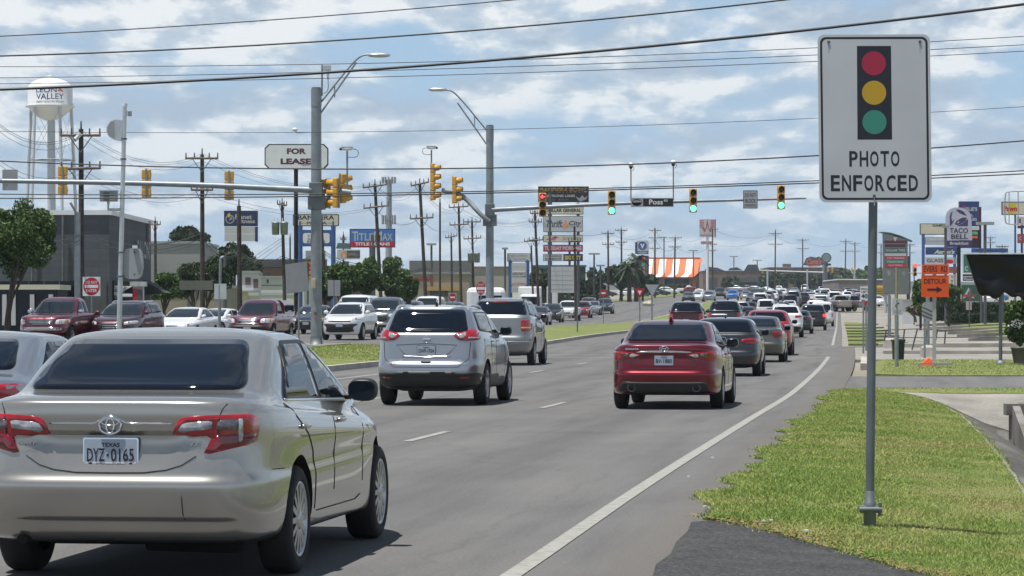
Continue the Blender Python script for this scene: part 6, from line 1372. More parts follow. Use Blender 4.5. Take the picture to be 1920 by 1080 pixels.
# ------------------------------------------------------------------ shop signs on posts
def pole_sign(name, label, Y, posts, panels, th=.35, cat='shop sign', postmat=DGREY, pr=.16):
    """posts: [(px, top, bottom?)]; panels in photo pixels; first shape of each is a real box of depth th"""
    b = at(posts[0][0], 590, Y); b.z = T(b.x, Y) - .1
    root = empty(name, b, label, cat)
    for p in posts:
        a = MB(); q = at(p[0], p[1], Y + th*.5); z = T(q.x, Y) - .2; a.tube([(q.x, q.y, z), q], p[2] if len(p) > 2 else pr, p[3] if len(p) > 3 else postmat, 10); wpart(a, 'post', root)
    P2 = []
    for nm, sh in panels:
        s = list(sh); f = s[0]
        if f[0] == 'rect': s[0] = ('box', *f[1:6], th)
        elif f[0] == 'poly': s[0] = ('pbox', f[1], f[2], th)
        elif f[0] == 'disc': s[0] = ('pbox', circ(f[1], f[2], f[3], 28, f[5] if len(f) > 5 else None), f[4], th)
        P2.append((nm, s))
    face_parts(root, P2, Y); return root
oct_ = lambda x0, y0, x1, y1, c: [(x0+c, y0), (x1-c, y0), (x1, y0+c), (x1, y1-c), (x1-c, y1), (x0+c, y1), (x0, y1-c), (x0, y0+c)]
PALE = M('sign pale', (.50, .50, .50), .5, 0, .07, 1.); WINE = M('wine letters', (.085, .015, .03), .5)
pole_sign('lease_sign', 'white eight-sided sign reading FOR LEASE on a dark post', 230, [(555, 310, .165, DARK)], [('board', [('poly', oct_(496, 270, 615.5, 317, 8), INK), ('poly', oct_(498, 272, 613.5, 315, 7.5), WHITE), ('text', 'FOR', 538, 278, 574, 289, WINE, .05), ('text', 'LEASE', 526, 297, 584, 308, WINE, .05), ('poly', [(563, 309), (600, 305), (604, 307), (570, 311)], GREY)])])
pole_sign('gym_sign', 'purple sign with a round emblem and pale lettering over two white blank panels', 190, [(449, 430, .14), (422, 480, .1)], [('board', [('rect', 420, 395, 483, 424, NAVY), ('disc', 431, 411, 8.5, GREY), ('disc', 431, 411, 6.3, NAVY), ('poly', [(426, 402), (431, 399), (432, 405), (428, 408)], M('logo yellow', (.6, .5, .03), .5)), ('poly', [(429, 414), (433, 405), (436, 411)], GREY), ('text', 'Planet', 441, 402, 472, 411, PALE, .02), ('text', 'Fitness', 446, 411, 478, 418.5, PALE, .02)]), ('blank_panel', [('rect', 421, 425, 478, 438, PALE)]), ('blank_panel', [('rect', 421, 439, 478, 452, PALE)]), ('side_frame', [('rect', 478.5, 425, 483, 453, NAVY)])])
pole_sign('plaza_sign', 'cream plaza sign reading BANDERA PLAZA above a blue-framed panel on two blue posts', 250, [(563, 415, .2, BLUE), (625, 415, .2, BLUE)], [('board', [('poly', rrect(549, 401, 635.5, 424, 3), INK), ('poly', rrect(550.5, 402.5, 634, 422.5, 2.5), CREAM), ('text', 'BANDERA', 558, 403.5, 627, 412, NAVY, .03), ('text', 'PLAZA', 575, 415.5, 613, 421, NAVY, .02), ('rect', 560, 418, 573, 418.6, NAVY), ('rect', 614, 418, 625, 418.6, NAVY)]), ('framed_panel', [('poly', oct_(559.5, 431, 627, 462, 7), BLUE), ('poly', rrect(568, 437, 618, 456, 4), WHITE), ('text', 'KID', 577, 440, 590, 444, RED), ('text', 'Sole', 577, 446, 592, 450, INK), ('text', 'SHOES', 575, 451, 610, 455, INK)]), ('lower_panel', [('rect', 573, 470, 610, 486, GREY)])])
pole_sign('loan_sign', 'blue sign reading TITLEMAX over a red strip reading TITLE LOANS', 240, [(699, 440, .22), (0.0 + 697, 440, .2)], [('board', [('rect', 655.5, 429, 741, 464, NAVY), ('rect', 657, 430.5, 739.5, 452.5, M('loan blue', (.055, .17, .48), .4)), ('rect', 657, 452.5, 739.5, 462.5, RED), ('text', 'T', 660, 434, 671, 452, PALE, .01), ('text', 'ITLE', 669.5, 437.5, 700, 451, PALE, .01), ('text', 'M', 701, 434, 716, 451.5, PALE, .01), ('text', 'AX', 717, 437.5, 736, 451, PALE, .01), ('text', 'TITLE LOANS', 665.5, 454.5, 731, 460.5, WHITE, .04)])])
pole_sign('flame_sign', 'dark sign with a white flame panel under the red and blue sign', 260, [(650, 490, .2)], [('board', [('rect', 632, 468, 675, 486, PALE), ('rect', 650, 470, 675, 484, DGREY), ('poly', [(639.5, 484), (639, 477), (645, 470), (651, 477), (650.5, 484)], AMBER), ('poly', [(642, 483.5), (642, 478), (645, 474), (648, 478), (648, 483.5)], PALE), ('text', 'GRILL', 652, 474, 672, 479, GREY)]), ('roof_box', [('poly', [(630, 466), (633, 455.5), (655, 456), (658, 467)], M('teal metal', (.09, .16, .17), .5))])])
pole_sign('drive_in_banner', 'narrow upright yellow and red banner by the thick signal pole', 260, [(577, 492, .1)], [('board', [('poly', [(574, 491), (584, 491), (584, 524), (576, 524)], M('banner yellow', (.55, .33, .03), .5)), ('disc', 579.5, 498, 3.5, RED, 4.5), ('rect', 577, 504, 583.5, 508, RED), ('rect', 577, 514, 583.5, 518, RED)])], th=.05)
BOWLY = M('bowl gold', (.45, .28, .05), .5)
YS = 300
pole_sign('shop_tower_sign', 'tall tower of stacked shop panels topped by a black board with gold lettering', YS, [(1031, 352, .22), (1084, 380, .16), (1068, 450, .12)], [
 ('bowling_board', [('rect', 1009, 349.5, 1104, 379, INK), ('text', 'BANDERA BOWL', 1012, 352, 1101, 360.5, BOWLY, .03, .2), ('text', 'ELECTRONIC LANES', 1020, 365, 1078, 369.5, PALE, .02), ('poly', [(1079, 368), (1086, 372), (1092, 366), (1096, 371), (1102, 367), (1099, 374), (1088, 378), (1083, 374)], GREY), ('text', '*** ***', 1021, 372, 1066, 377, DGREY)]),
 ('variety_board', [('rect', 1019, 387, 1094, 402, INK), ('rect', 1020, 388, 1093, 401, CREAM), ('text', 'DOLLAR GENERAL', 1023, 391, 1090, 397.5, INK, .04)]),
 ('thrift_board', [('rect', 1018.5, 405, 1093, 435, DGREY), ('rect', 1019.5, 406, 1092, 434, PALE), ('text', 'Thrift', 1024, 413, 1055, 425, NAVY, .02, .25), ('text', 'City', 1067, 414, 1090, 425, NAVY, .02, .25), ('rect', 1023, 425, 1090, 425.6, NAVY), ('poly', [(1055, 425), (1060, 412), (1064, 420), (1068, 417), (1060, 429)], AMBER)]),
 ('melon_board', [('rect', 1018.5, 441, 1093, 454, DGREY), ('rect', 1019.5, 442, 1092, 453, CREAM), ('poly', [(1023, 450), (1029, 446), (1044, 446), (1041, 451)], M('melon pink', (.5, .15, .3), .5)), ('poly', [(1034, 446), (1041, 442.5), (1048, 446)], RED), ('text', 'GOTTINGS', 1055, 444, 1088, 450, GREY, .02)]),
 ('tuesday_board', [('rect', 1018.5, 459, 1093, 472, DGREY), ('rect', 1019.5, 460, 1092, 471, M('rose red', (.40, .03, .10), .5)), ('text', 'TUESDAY MORNING', 1021, 461.5, 1090, 469, PALE, .05)]),
 ('barbershop_board', [('rect', 1018.5, 476, 1055, 489.5, DGREY), ('rect', 1019.5, 477, 1055, 488.5, PALE), ('text', 'CUTTINGEDGE', 1022, 478.5, 1053, 482, INK, .02), ('text', 'BARBERSHOP', 1022, 483.5, 1053, 487, INK, .02)]),
 ('blue_board', [('rect', 1056, 476, 1093, 489.5, NAVY), ('text', 'BIG CITY', 1059, 479, 1090, 487, M('letter yellow', (.55, .42, .04), .5), .05)]),
 ('blank_board', [('rect', 1033, 500, 1077, 549, PALE)] + [('rect', 1033, 508 + 8.4*i, 1077, 508.7 + 8.4*i, GREY) for i in range(5)] + [('rect', 1054.5, 501, 1055.1, 549, GREY)])])
pole_sign('square_sign', 'white plaza sign on two blue posts above small tenant panels', 330, [(957, 487, .22, BLUE), (989, 487, .22, BLUE)], [('board', [('rect', 951, 475, 995, 490.5, DGREY), ('rect', 952, 476, 994, 489.5, PALE), ('text', 'BANDERA', 958, 477.5, 989, 482, GREY), ('text', 'SQUARE', 961, 484, 986, 488, GREY)]), ('tenant_panel', [('rect', 959, 493, 987, 508, PALE), ('rect', 959, 500, 987, 500.7, GREY)]), ('tenant_panel', [('rect', 959, 509, 987, 535, PALE), ('text', 'AEROBICS', 960, 511, 986, 515.5, WINE), ('text', 'TOTAL PERM', 960, 517, 986, 520, INK), ('text', 'LA CHICA', 960, 530, 986, 534, RED)]), ('tenant_panel', [('rect', 959, 537, 987, 549, PALE), ('text', 'OPEN', 962, 540, 984, 546, GREY)])])
pole_sign('fuel_sign', 'rounded white fuel sign with a blue disc above dark price panels', 560, [(1197, 480, .5), (1212, 480, .5)], [('side_box', [('rect', 1191, 454, 1195, 476, NAVY)]), ('board', [('poly', rrect(1194, 451, 1216.5, 477, 3), PALE), ('disc', 1204.5, 461, 8.3, BLUE), ('text', 'V', 1200.5, 457, 1208.5, 466, WHITE, .08), ('rect', 1194, 470.5, 1216, 477, M('fuel teal', (.03, .14, .26), .5)), ('text', 'VALERO', 1197, 472, 1213, 475.5, PALE, .03)]), ('price_panel', [('rect', 1196, 479, 1216, 515, DGREY), ('text', '219', 1203, 482, 1213, 488, lit('price red', (.8, .04, .05), .4), .05), ('text', '245', 1203, 493, 1213, 498, lit('price green', (.05, .6, .15), .3), .05), ('rect', 1207, 500, 1216, 513, AMBER)])], th=.6)
WR = M('burger red', (.46, .08, .10), .5); YW = 720
pole_sign('burger_sign', 'pale sign with a big striped red W high on a white post', YW, [(1326.5, 440, .32, WHITE)], [('board', [('rect', 1311.5, 411, 1340, 444, PALE)] + [('poly', [(1312, 413+i*3), (1320-(i > 2)*1, 413+i*3), (1320.5-(i > 2)*.5, 414.6+i*3), (1312, 414.6+i*3)], WR) for i in range(5)] + [('poly', [(1332.5, 413+i*3), (1339.5, 413+i*3), (1339.5, 414.6+i*3), (1332, 414.6+i*3)], WR) for i in range(5)] + [('poly', [(1316, 426), (1320, 426), (1322.5, 430), (1326.3, 410), (1330, 430), (1332.5, 426), (1336, 426), (1331, 436), (1326.3, 422), (1321.5, 436)], WR), ('text', 'WHATABURGER', 1313, 439.5, 1335, 443, WR, .03)]), ('lower_panel', [('rect', 1314, 452, 1337, 458, PALE), ('text', 'DRIVE THRU', 1315, 453, 1336, 457.3, WR, .05)]), ('edge_box', [('rect', 1340.5, 411, 1342.5, 445, WR)])], th=.8)
pole_sign('oval_restaurant_sign', 'dark oval restaurant sign with red script beside a round grey sign', 780, [(1545, 492, .4)], [('board', [('poly', [(1506, 497), (1512, 484), (1520, 481), (1530, 483), (1536, 481), (1543, 485), (1543, 497), (1530, 500), (1515, 498)], DGREY), ('text', "Cane's", 1512, 484, 1541, 496, M('script pale red', (.55, .13, .10), .5), .06, .3), ('poly', [(1514, 498.5), (1536, 497), (1538, 499.3), (1518, 500.6)], AMBER)])], th=.8)
pole_sign('round_coffee_sign', 'round grey-green ring sign on a post behind the oval restaurant sign', 800, [(1550, 488, .35)], [('board', [('disc', 1549.5, 483.5, 9.5, M('coffee teal', (.08, .14, .14), .5)), ('disc', 1549.5, 483.5, 6.6, GREY), ('disc', 1549.5, 483.5, 5.2, M('coffee teal light', (.20, .26, .27), .5))]), ('lower_panel', [('rect', 1545, 494, 1558, 498, INK)])], th=.8)
GREEN = M('awning green', (.05, .13, .10), .5)
YR = 330
pole_sign('centre_tower_sign', 'grey tower sign with a curved green top and red and green tenant strips', YR, [(1660, 500, .2, PALE), (1703, 480, .2, DGREY)], [('tower', [('poly', [(1656.5, 437), (1668, 438), (1684, 442), (1702, 451), (1702, 552), (1657, 552)], M('tower grey', (.16, .16, .165), .7)), ('rect', 1658, 451, 1701, 456, WINE), ('poly', [(1675, 445), (1683, 445), (1678, 453)], PALE), ('rect', 1659, 458, 1698, 463, WINE), ('rect', 1659, 464.5, 1699, 474, GREEN), ('text', 'DOLLAR TREE', 1661, 467, 1697, 471.5, PALE), ('rect', 1659, 475, 1699, 480, PALE), ('rect', 1659, 481, 1699, 487, RED), ('text', 'CITI TRENDS', 1663, 482.3, 1696, 485.5, PALE), ('rect', 1659, 487.5, 1699, 494, M('strip green', (.04, .20, .14), .5)), ('text', 'FIRESTONE', 1664, 489, 1694, 492.5, PALE), ('rect', 1659, 494.5, 1699, 500.5, RED), ('text', 'MATTRESS', 1666, 496, 1692, 499, PALE)]), ('curved_top', [('poly', [(1647.5, 435), (1656, 434.5), (1670, 436), (1690, 442), (1710.5, 451), (1710, 454), (1690, 446.5), (1670, 440), (1656, 437.5)], GREEN)])], th=.9)
pole_sign('liquor_tower_sign', 'cream LIQUOR board on blue posts above blue and white tenant boards', 300, [(1731, 440, .16, BLUE), (1790, 440, .16, BLUE)], [('board', [('rect', 1725, 419, 1790, 440, DGREY), ('rect', 1726.5, 420.3, 1788, 438.5, CREAM), ('text', "GABRIEL'S", 1748, 420.5, 1786, 425, INK, .04), ('text', 'LIQUOR STORE', 1727.5, 427, 1785, 437, RED, .03, .25)]), ('tenant_panel', [('rect', 1735, 445, 1790, 458.5, DGREY), ('rect', 1735.5, 446, 1789, 457.5, PALE), ('text', 'Goodwill', 1737, 449, 1771, 454.5, M('faded lilac', (.28, .27, .45), .5), .02)]), ('tenant_panel', [('rect', 1736, 463.5, 1796, 477.5, M('tenant blue', (.025, .055, .17), .45)), ('text', "Aaron's", 1751, 468, 1790, 476, CREAM, .05, .3)]), ('tenant_panel', [('rect', 1736, 482.5, 1771, 495, PALE), ('text', 'GLASS', 1738, 485, 1769, 492, DGREY, .03)]), ('tenant_panel', [('rect', 1771.5, 482.5, 1797, 495, PALE), ('poly', smooth_poly([(1772, 489), (1778, 486), (1788, 488), (1787, 494), (1774, 494)], 1), RED)]), ('tenant_panel', [('rect', 1780, 500, 1796, 512, M('brick red panel', (.30, .09, .06), .5))]), ('tenant_panel', [('rect', 1780, 514, 1796, 536, CREAM), ('text', 'Q', 1783, 517, 1788, 521, INK), ('text', '9', 1783, 525, 1787, 529, INK), ('text', '2', 1783, 531, 1787, 535, INK)])], th=.3)
PUR = M('bell purple', (.055, .035, .13), .45); LAV = M('bell pale', (.47, .47, .55), .5, 0, .05, 1.)
YTB = 268
pole_sign('bell_logo_sign', 'arched pale sign with a purple bell logo reading TACO BELL, Breakfast strip below', YTB, [(1797.5, 460, .16, DARK)], [('board', [('poly', [(1773.5, 450.5), (1773.5, 405), (1776, 397), (1782, 391.5), (1790, 389), (1800, 389), (1809, 391.5), (1816, 396), (1820, 402), (1821.5, 410), (1823, 450.5)], LAV),
  ('poly', [(1781, 424), (1780.5, 405), (1783, 399), (1787, 395.5), (1785, 401), (1784, 408), (1785, 414), (1783, 424)], PUR), ('poly', [(1792, 393), (1799, 393), (1806, 396), (1811, 402), (1813, 405), (1805, 402.5), (1798, 399)], PUR), ('poly', [(1815, 410), (1815, 424), (1794, 424), (1804, 419.5), (1811, 414)], PUR), ('poly', [(1790, 420), (1794, 414), (1802, 409), (1809, 407.5), (1813, 409), (1810, 414), (1803, 419), (1795, 422)], PUR), ('poly', [(1794, 418.5), (1797, 415), (1799, 415.5), (1797, 418.5)], LAV), ('poly', [(1784, 416), (1790, 410.5), (1786, 418), (1784, 423)], PUR),
  ('text', 'TACO', 1781, 427.5, 1815, 437, INK, .02), ('text', 'BELL', 1783.5, 439.5, 1815, 448, INK, .02)]), ('lower_strip', [('rect', 1774, 451, 1823, 463, PUR), ('text', 'Breakfast', 1781, 453.2, 1816, 458.8, PALE, .03)])], th=.3)
pole_sign('pool_supply_sign', 'tall dark blue sign with white lettering behind the bell logo sign', 312, [(1799, 400, .14), (1838, 388, .12, WINE)], [('board', [('rect', 1798, 377.5, 1836, 424.5, M('frame brown', (.14, .08, .07), .6)), ('rect', 1799, 378.5, 1835, 424, M('pool blue', (.02, .04, .16), .45)), ('text', "LESLIE'S", 1803, 388.5, 1832.5, 395.5, PALE, .03), ('text', 'POOL', 1806, 401, 1825, 406, PALE, .03), ('text', 'SUPPLIES', 1804, 408.5, 1831.5, 414, PALE, .03), ('poly', [(1804, 388), (1808, 385), (1810, 390)], RED)]), ('mid_strip', [('rect', 1800, 426, 1836, 430, PALE)]), ('dark_panel', [('rect', 1799, 431, 1836, 465, INK), ('text', 'OPEN', 1823, 434, 1833, 440, lit('led green', (.06, .4, .1), .25), .06), ('text', 'SOS', 1823, 442.5, 1833, 447, lit('led red', (.7, .08, .04), .3), .06)])], th=.3)
pole_sign('long_blue_sign', 'long low blue sign board behind the covered sign', 230, [(1840, 470, .1), (1880, 470, .1)], [('board', [('rect', 1822, 465.5, 1890, 473.5, BLUE), ('text', 'NATIONAL AUTO', 1830, 467.5, 1884, 472, NAVY)])], th=.25)
r_ = pole_sign('yellow_sign_frame', 'yellow and white sign in an empty metal frame at the right edge', 280, [(1903.5, 400, .10, BLUE), (1916, 418, .11, NAVY)], [('board', [('rect', 1878, 378, 1935, 403, DGREY), ('rect', 1880, 380, 1934, 401.5, CREAM), ('poly', [(1893, 380.5), (1905, 380.5), (1905, 401.5), (1890, 401.5)], M('sign yellow', (.62, .50, .03), .5)), ('text', 'Pawn', 1882, 386, 1907, 396.5, RED, .05)]), ('lower_board', [('rect', 1907, 406, 1940, 420, PALE), ('rect', 1911, 410, 1914, 418, WINE)]), ('red_panel', [('rect', 1908, 423, 1940, 428, WINE)]), ('red_panel', [('rect', 1908, 438.5, 1940, 456, M('panel brick', (.33, .07, .06), .5)), ('text', 'C', 1911, 443, 1917, 450, PALE)])], th=.2)
a = MB(); a.tube(tri([at(1940, 358, 279), at(1890, 359, 279), at(1884, 363, 279), at(1884, 416, 279), at(1890, 421, 279), at(1940, 421.5, 279)]), .06, GREY, 6); a.tube([at(1892, 360, 279), at(1892, 420, 279)], .045, GREY, 5); a.tube([at(1909, 360, 279), at(1909, 420, 279)], .05, GREY, 5); wpart(a, 'metal_frame', r_)
pole_sign('green_sign', 'green and white sign post partly hidden by the black plastic sheet', 285, [(1820, 540, .14)], [('board', [('rect', 1805, 476, 1830, 512, PALE), ('rect', 1807, 477, 1830, 511, M('sign green', (.03, .16, .10), .5)), ('text', 'C', 1809, 499, 1815, 508, PALE, .04)]), ('lower_board', [('rect', 1805, 513, 1828, 527, PALE), ('rect', 1805, 514.5, 1825, 518, WINE), ('rect', 1806, 520, 1824, 527, NAVY), ('text', 'Pawn', 1808, 521, 1823, 526, PALE, .03)])], th=.2)
pole_sign('green_arrow_sign', 'low green sign with a white arrow pointing up behind the hedge', 290, [(1818, 560, .1)], [('board', [('rect', 1803, 534, 1837, 565, M('sign deep green', (.025, .09, .05), .5)), ('poly', [(1805, 560), (1816, 539), (1827, 560), (1820, 557), (1816, 545), (1812, 557)], PALE), ('poly', smooth_poly([(1805, 554), (1816, 551), (1830, 553), (1828, 556), (1806, 557)], 1), RED)])], th=.15)
pole_sign('small_notice', 'small pinkish notice on a thin post before the clipped hedge', 205, [(1817.5, 566, .035)], [('board', [('rect', 1811.5, 565, 1822, 581, M('faded notice', (.48, .38, .39), .6))])], th=.03)
# distant lights
def area_light(px, yt, Y, label, w=.9, lean=0):
    b = at(px, 590, Y); b.z = T(b.x, Y); r_ = empty('area_light', b, label, 'street lamp', 'distant lamp posts'); a = MB(); a.tube([b, at(px, yt, Y)], .12, DGREY, 6); wpart(a, 'post', r_)
    a = MB(); a.box(at(px, yt, Y), (w, .5, .22), GREY); wpart(a, 'lamp_head', r_)
for px, yt, Y, lb, w in ((809, 458, 330, 'lamp post right of the red and blue sign', 1.1), (947, 466, 330, 'lamp post left of the white plaza sign', .7), (1114, 476, 420, 'twin lamp post left of the dark trees', 1.6), (1126, 498, 420, 'short lamp post with one arm by the dark trees', 1.2), (1245, 445, 600, 'lamp post between the two thin poles at the striped roof', 1.2), (1300, 470, 700, 'lamp post behind the striped roof', 2.2), (1376, 481, 760, 'lamp post left over the brown shops', 2.2), (1420, 488, 760, 'lamp post at the middle of the brown shops', 2.4), (1773, 425, 260, 'slim lamp post left of the bell logo sign', .6), (1847, 419, 220, 'lamp post with a long flat lamp right of the bell logo sign', 1.3)):
    area_light(px, yt, Y, lb, w)
# cell tower
b = at(728, 590, 420); b.z = T(b.x, 420); r_ = empty('cell_tower', b, 'pale grey cell tower with two rings of antennas behind the red and blue sign', 'tower'); a = MB(); a.tube([b, at(730, 336, 420)], [.55, .35], M('tower pale grey', (.27, .30, .33), .5), 12); wpart(a, 'mast', r_)
for py, nm in ((338, 'antenna_ring'), (412, 'antenna_ring')):
    a = MB(); c = at(729, py, 420)
    for i in range(12):
        t = 2*math.pi*i/12; p = c + Vector((math.cos(t)*.95, math.sin(t)*.95, 0)); a.box(p, (.16, .16, .9 if py < 400 else 1.3), GREY, Matrix.Rotation(t, 3, 'Z')); a.tube([c, p], .05, GREY, 4)
    wpart(a, nm, r_)
# ------------------------------------------------------------------ distant signals
for px, py, lb in ((1430, 508, 'tiny distant signal head, leftmost on the far gantry'), (1455, 508, 'tiny distant signal head, second on the far gantry'), (1552, 505, 'tiny distant signal head beside the round grey-green sign'), (1560, 507, 'tiny distant signal head right of the round grey-green sign'), (1597, 506, 'tiny distant signal head, left of a close pair'), (1602, 508, 'tiny distant signal head, right of a close pair')):
    signal_head(at(px, py, 700), math.pi if px < 1500 else R(70), 3, -1, lb, group='signal heads at the next crossing', hgt=.40)
b = at(1544, 580, 700); b.z = T(b.x, 700); r_ = empty('signal_pole', b, 'distant signal gantry before the oval restaurant sign', 'signal pole'); a = MB(); a.tube([b, at(1544, 496, 700)], .3, GALV, 8); wpart(a, 'pole', r_); a = MB(); a.tube([at(1544, 511, 699.6), at(1424, 507, 699.6)], [.2, .12], GALVL, 8); wpart(a, 'mast_arm', r_)
for px, yt, lb in ((1513.5, 505, 'thin pale post at the far crossing'), (1602, 505, 'distant grey signal post carrying the close pair'), (1439, 505, 'short pale post before the brown shops')):
    b = at(px, 575, 690); b.z = T(b.x, 690); e = empty('signal_post', b, lb, 'post'); a = MB(); a.tube([b, at(px, yt, 690)], .2, GALVL, 6); wpart(a, 'post', e)
signal_head(at(1715, 506, 250), 0, 3, 0, 'distant signal head with a red light beside the orange sign', hgt=.36, group='signal heads at the next crossing')
b = at(1714, 575, 251); b.z = T(b.x, 251); e = empty('signal_post', b, 'thin dark post of the red light beside the orange sign', 'post'); a = MB(); a.tube([b, at(1714, 497, 251), at(1726, 497, 251)], .05, DGREY, 6); a.tube([at(1703, 512, 251), at(1730, 512, 251)], .05, GREY, 6); wpart(a, 'post', e)
# ------------------------------------------------------------------ water tower
Yw = 550.; b = at(94, 590, Yw); b.z = T(b.x, Yw); wt = empty('water_tower', b, 'white water tower with blue town lettering on slender legs', 'water tower')
WTW = M('tower white', (.74, .75, .76), .45, 0, .03, 1.)
c = at(94, 200, Yw); rr = 4.18
a = MB(); a.lathe(c, [(0, 5.4), (.8, 5.36), (1.8, 5.2), (2.8, 4.85), (3.5, 4.45), (3.95, 3.95), (4.12, 3.6), (rr, 3.3), (rr, .35), (rr*1.02, .2), (rr*1.02, -.05), (3.95, -.3), (3.3, -1.15), (2.4, -1.9), (1.3, -2.4), (.7, -2.6), (0, -2.6)], WTW, 48); wpart(a, 'tank', wt)
a = MB(); a.lathe(c, [(rr*1.10, .06), (rr*1.10, -.08), (rr, -.14)], WTW, 40); a.lathe(c, [(rr*1.10, .62), (rr*1.10, .55)], WTW, 40)
wpart(a, 'walkway', wt)
a = MB(); a.lathe(c, [(.3, 5.3), (.32, 5.7), (.5, 5.75), (.5, 5.85), (0, 5.95)], WTW, 12); wpart(a, 'roof_vent', wt)
a = MB(); zb = b.z; a.tube([(c.x, c.y, zb), (c.x, c.y, c.z - 2.5)], .52, M('tower grey white', (.52, .56, .60), .5), 16); wpart(a, 'riser', wt)
for i in range(5):
    t = math.pi*2*i/5 + R(18); p = c + Vector((math.cos(t)*3.95, math.sin(t)*3.95, -.1)); q = Vector((c.x + math.cos(t)*5.6, c.y + math.sin(t)*5.6, zb))
    a = MB(); a.tube([q, p], .30, M('tower grey white', (.5, .5, .5)), 10); wpart(a, 'leg', wt)
a = MB(); zz = c.z - 10
for i in range(5):
    t0, t1 = math.pi*2*i/5 + R(18), math.pi*2*(i+1)/5 + R(18); ri = 4.75
    P0, P1 = Vector((c.x + math.cos(t0)*ri, c.y + math.sin(t0)*ri, zz)), Vector((c.x + math.cos(t1)*ri, c.y + math.sin(t1)*ri, zz)); a.tube([P0, P1], .07, GALV, 5); a.tube([P0, (c.x, c.y, zz)], .06, GALV, 5)
    a.tube([P0, P1 + (P1 - Vector((c.x, c.y, zz))) * -.14 + Vector((0, 0, 9.5))], .03, GALV, 4); a.tube([P1, P0 + (P0 - Vector((c.x, c.y, zz))) * -.14 + Vector((0, 0, 9.5))], .03, GALV, 4)
wpart(a, 'bracing', wt)
def wrap_text(txt, x0, x1, z0, z1, mat):
    v, f = text_geo(txt, .01); P = []
    for p, q in v:
        t = (x0 + (x1-x0)*p) / rr; P.append(c + Vector((math.sin(t)*(rr+.02), -math.cos(t)*(rr+.02), z0 + (z1-z0)*q)))
    a.add(P, f, mat)
LB = M('letter blue', (.03, .07, .25), .5)
a = MB(); wrap_text('LEON', -2.1, 1.85, 2.4, 3.35, LB); wrap_text('VALLEY', -2.1, 3.3, 1.15, 2.2, LB); wrap_text('DEEPLY ROOTED PROUD', -2.1, 3.3, .52, .85, WINE)
for (t, z) in ((2.3, 2.75), (2.7, 2.85), (2.5, 3.05), (2.95, 2.7)):
    P = [c + Vector((math.sin((t+dx)/rr)*(rr+.02), -math.cos((t+dx)/rr)*(rr+.02), z + dz)) for dx, dz in ((-.28, -.12), (.28, -.12), (0, .3))]; a.add(P, [(0,1,2)], ORANGE)
wpart(a, 'lettering', wt)
# ------------------------------------------------------------------ buildings
def brickm(name, c1, c2, sc=1.):
    global nt
    m = bpy.data.materials.new(name); m.use_nodes = True; keep = nt; nt = m.node_tree; b = nt.nodes['Principled BSDF']; b.inputs['Roughness'].default_value = .85
    t = N('ShaderNodeTexCoord'); mp = N('ShaderNodeMapping'); mp.inputs['Rotation'].default_value = (R(90), 0, 0); L(t.outputs['Object'], mp.inputs[0])
    br = N('ShaderNodeTexBrick'); br.inputs['Scale'].default_value = sc; br.inputs['Color1'].default_value = (*c1, 1); br.inputs['Color2'].default_value = (*c2, 1); br.inputs['Mortar'].default_value = (*[q*.88 for q in c1], 1)
    br.inputs['Mortar Size'].default_value = .012; br.inputs['Brick Width'].default_value = .8; br.inputs['Row Height'].default_value = .28; L(mp.outputs[0], br.inputs['Vector'])
    L(mixc(1, br.outputs[0], ramp(fbm(t.outputs['Object'], .5, 6, .65), [(.3, (.82, .82, .82)), (.7, (1.12, 1.12, 1.12))]), 'MULTIPLY'), b.inputs['Base Color']); nt = keep; return m
def building(name, label, px0, py0, px1, Y, depth, mat, roofmat=GREY, side=0, windows=(), extras=(), zb=None, parapet=.0, cat='building', yaw=0.):
    """box whose front face spans px0..px1 at depth Y with its top at py0; windows: (px0,py0,px1,py1,mat,name)"""
    p0, p1 = at(px0, py0, Y), at(px1, py0, Y); z0 = min(T(p0.x, Y), T(p1.x, Y)) - .6 if zb is None else zb
    b = Vector(((p0.x+p1.x)/2, Y + depth/2, z0)); root = empty(name, b, label, cat)
    a = MB(); a.add([(p0.x, Y, z0), (p1.x, Y, z0), (p1.x + side, Y + depth, z0), (p0.x + side, Y + depth, z0), (p0.x, Y, p0.z), (p1.x, Y, p0.z), (p1.x + side, Y + depth, p0.z), (p0.x + side, Y + depth, p0.z)], [(0,1,5,4), (1,2,6,5), (2,3,7,6), (3,0,4,7)], mat); wpart(a, 'wall', root)
    a = MB(); t = .12; q = p0.z
    a.add([(p0.x - t, Y - t, q), (p1.x + t, Y - t, q), (p1.x + side + t, Y + depth + t, q), (p0.x + side - t, Y + depth + t, q), (p0.x - t, Y - t, q + .22), (p1.x + t, Y - t, q + .22), (p1.x + side + t, Y + depth + t, q + .22), (p0.x + side - t, Y + depth + t, q + .22)], [(3,2,1,0), (0,1,5,4), (1,2,6,5), (2,3,7,6), (3,0,4,7), (4,5,6,7)], roofmat); wpart(a, 'roof', root)
    for w in windows:
        a = MB(); a.rect(w[0], w[1], w[2], w[3], Y - .03, .06, w[4]); 
        if len(w) > 6:
            for i in range(1, w[6]): x = w[0] + (w[2]-w[0])*i/w[6]; a.rect(x-.6, w[1], x+.6, w[3], Y - .06, .03, GALVD)
        wpart(a, w[5], root)
    for e in extras:
        a = MB(); k = 0
        for s in e[1]:
            Yk = Y - .05 - .01*k; k += 1
            if s[0] == 'rect': a.rect(*s[1:5], Yk - (s[6] if len(s) > 6 else 0), (s[6] if len(s) > 6 else .04), s[5])
            elif s[0] == 'poly': a.plate(s[1], Yk, .04, s[2])
            elif s[0] == 'text': a.text(s[1], s[2], s[3], s[4], s[5], Yk - .05, s[6], .03)
        wpart(a, e[0], root)
    return root
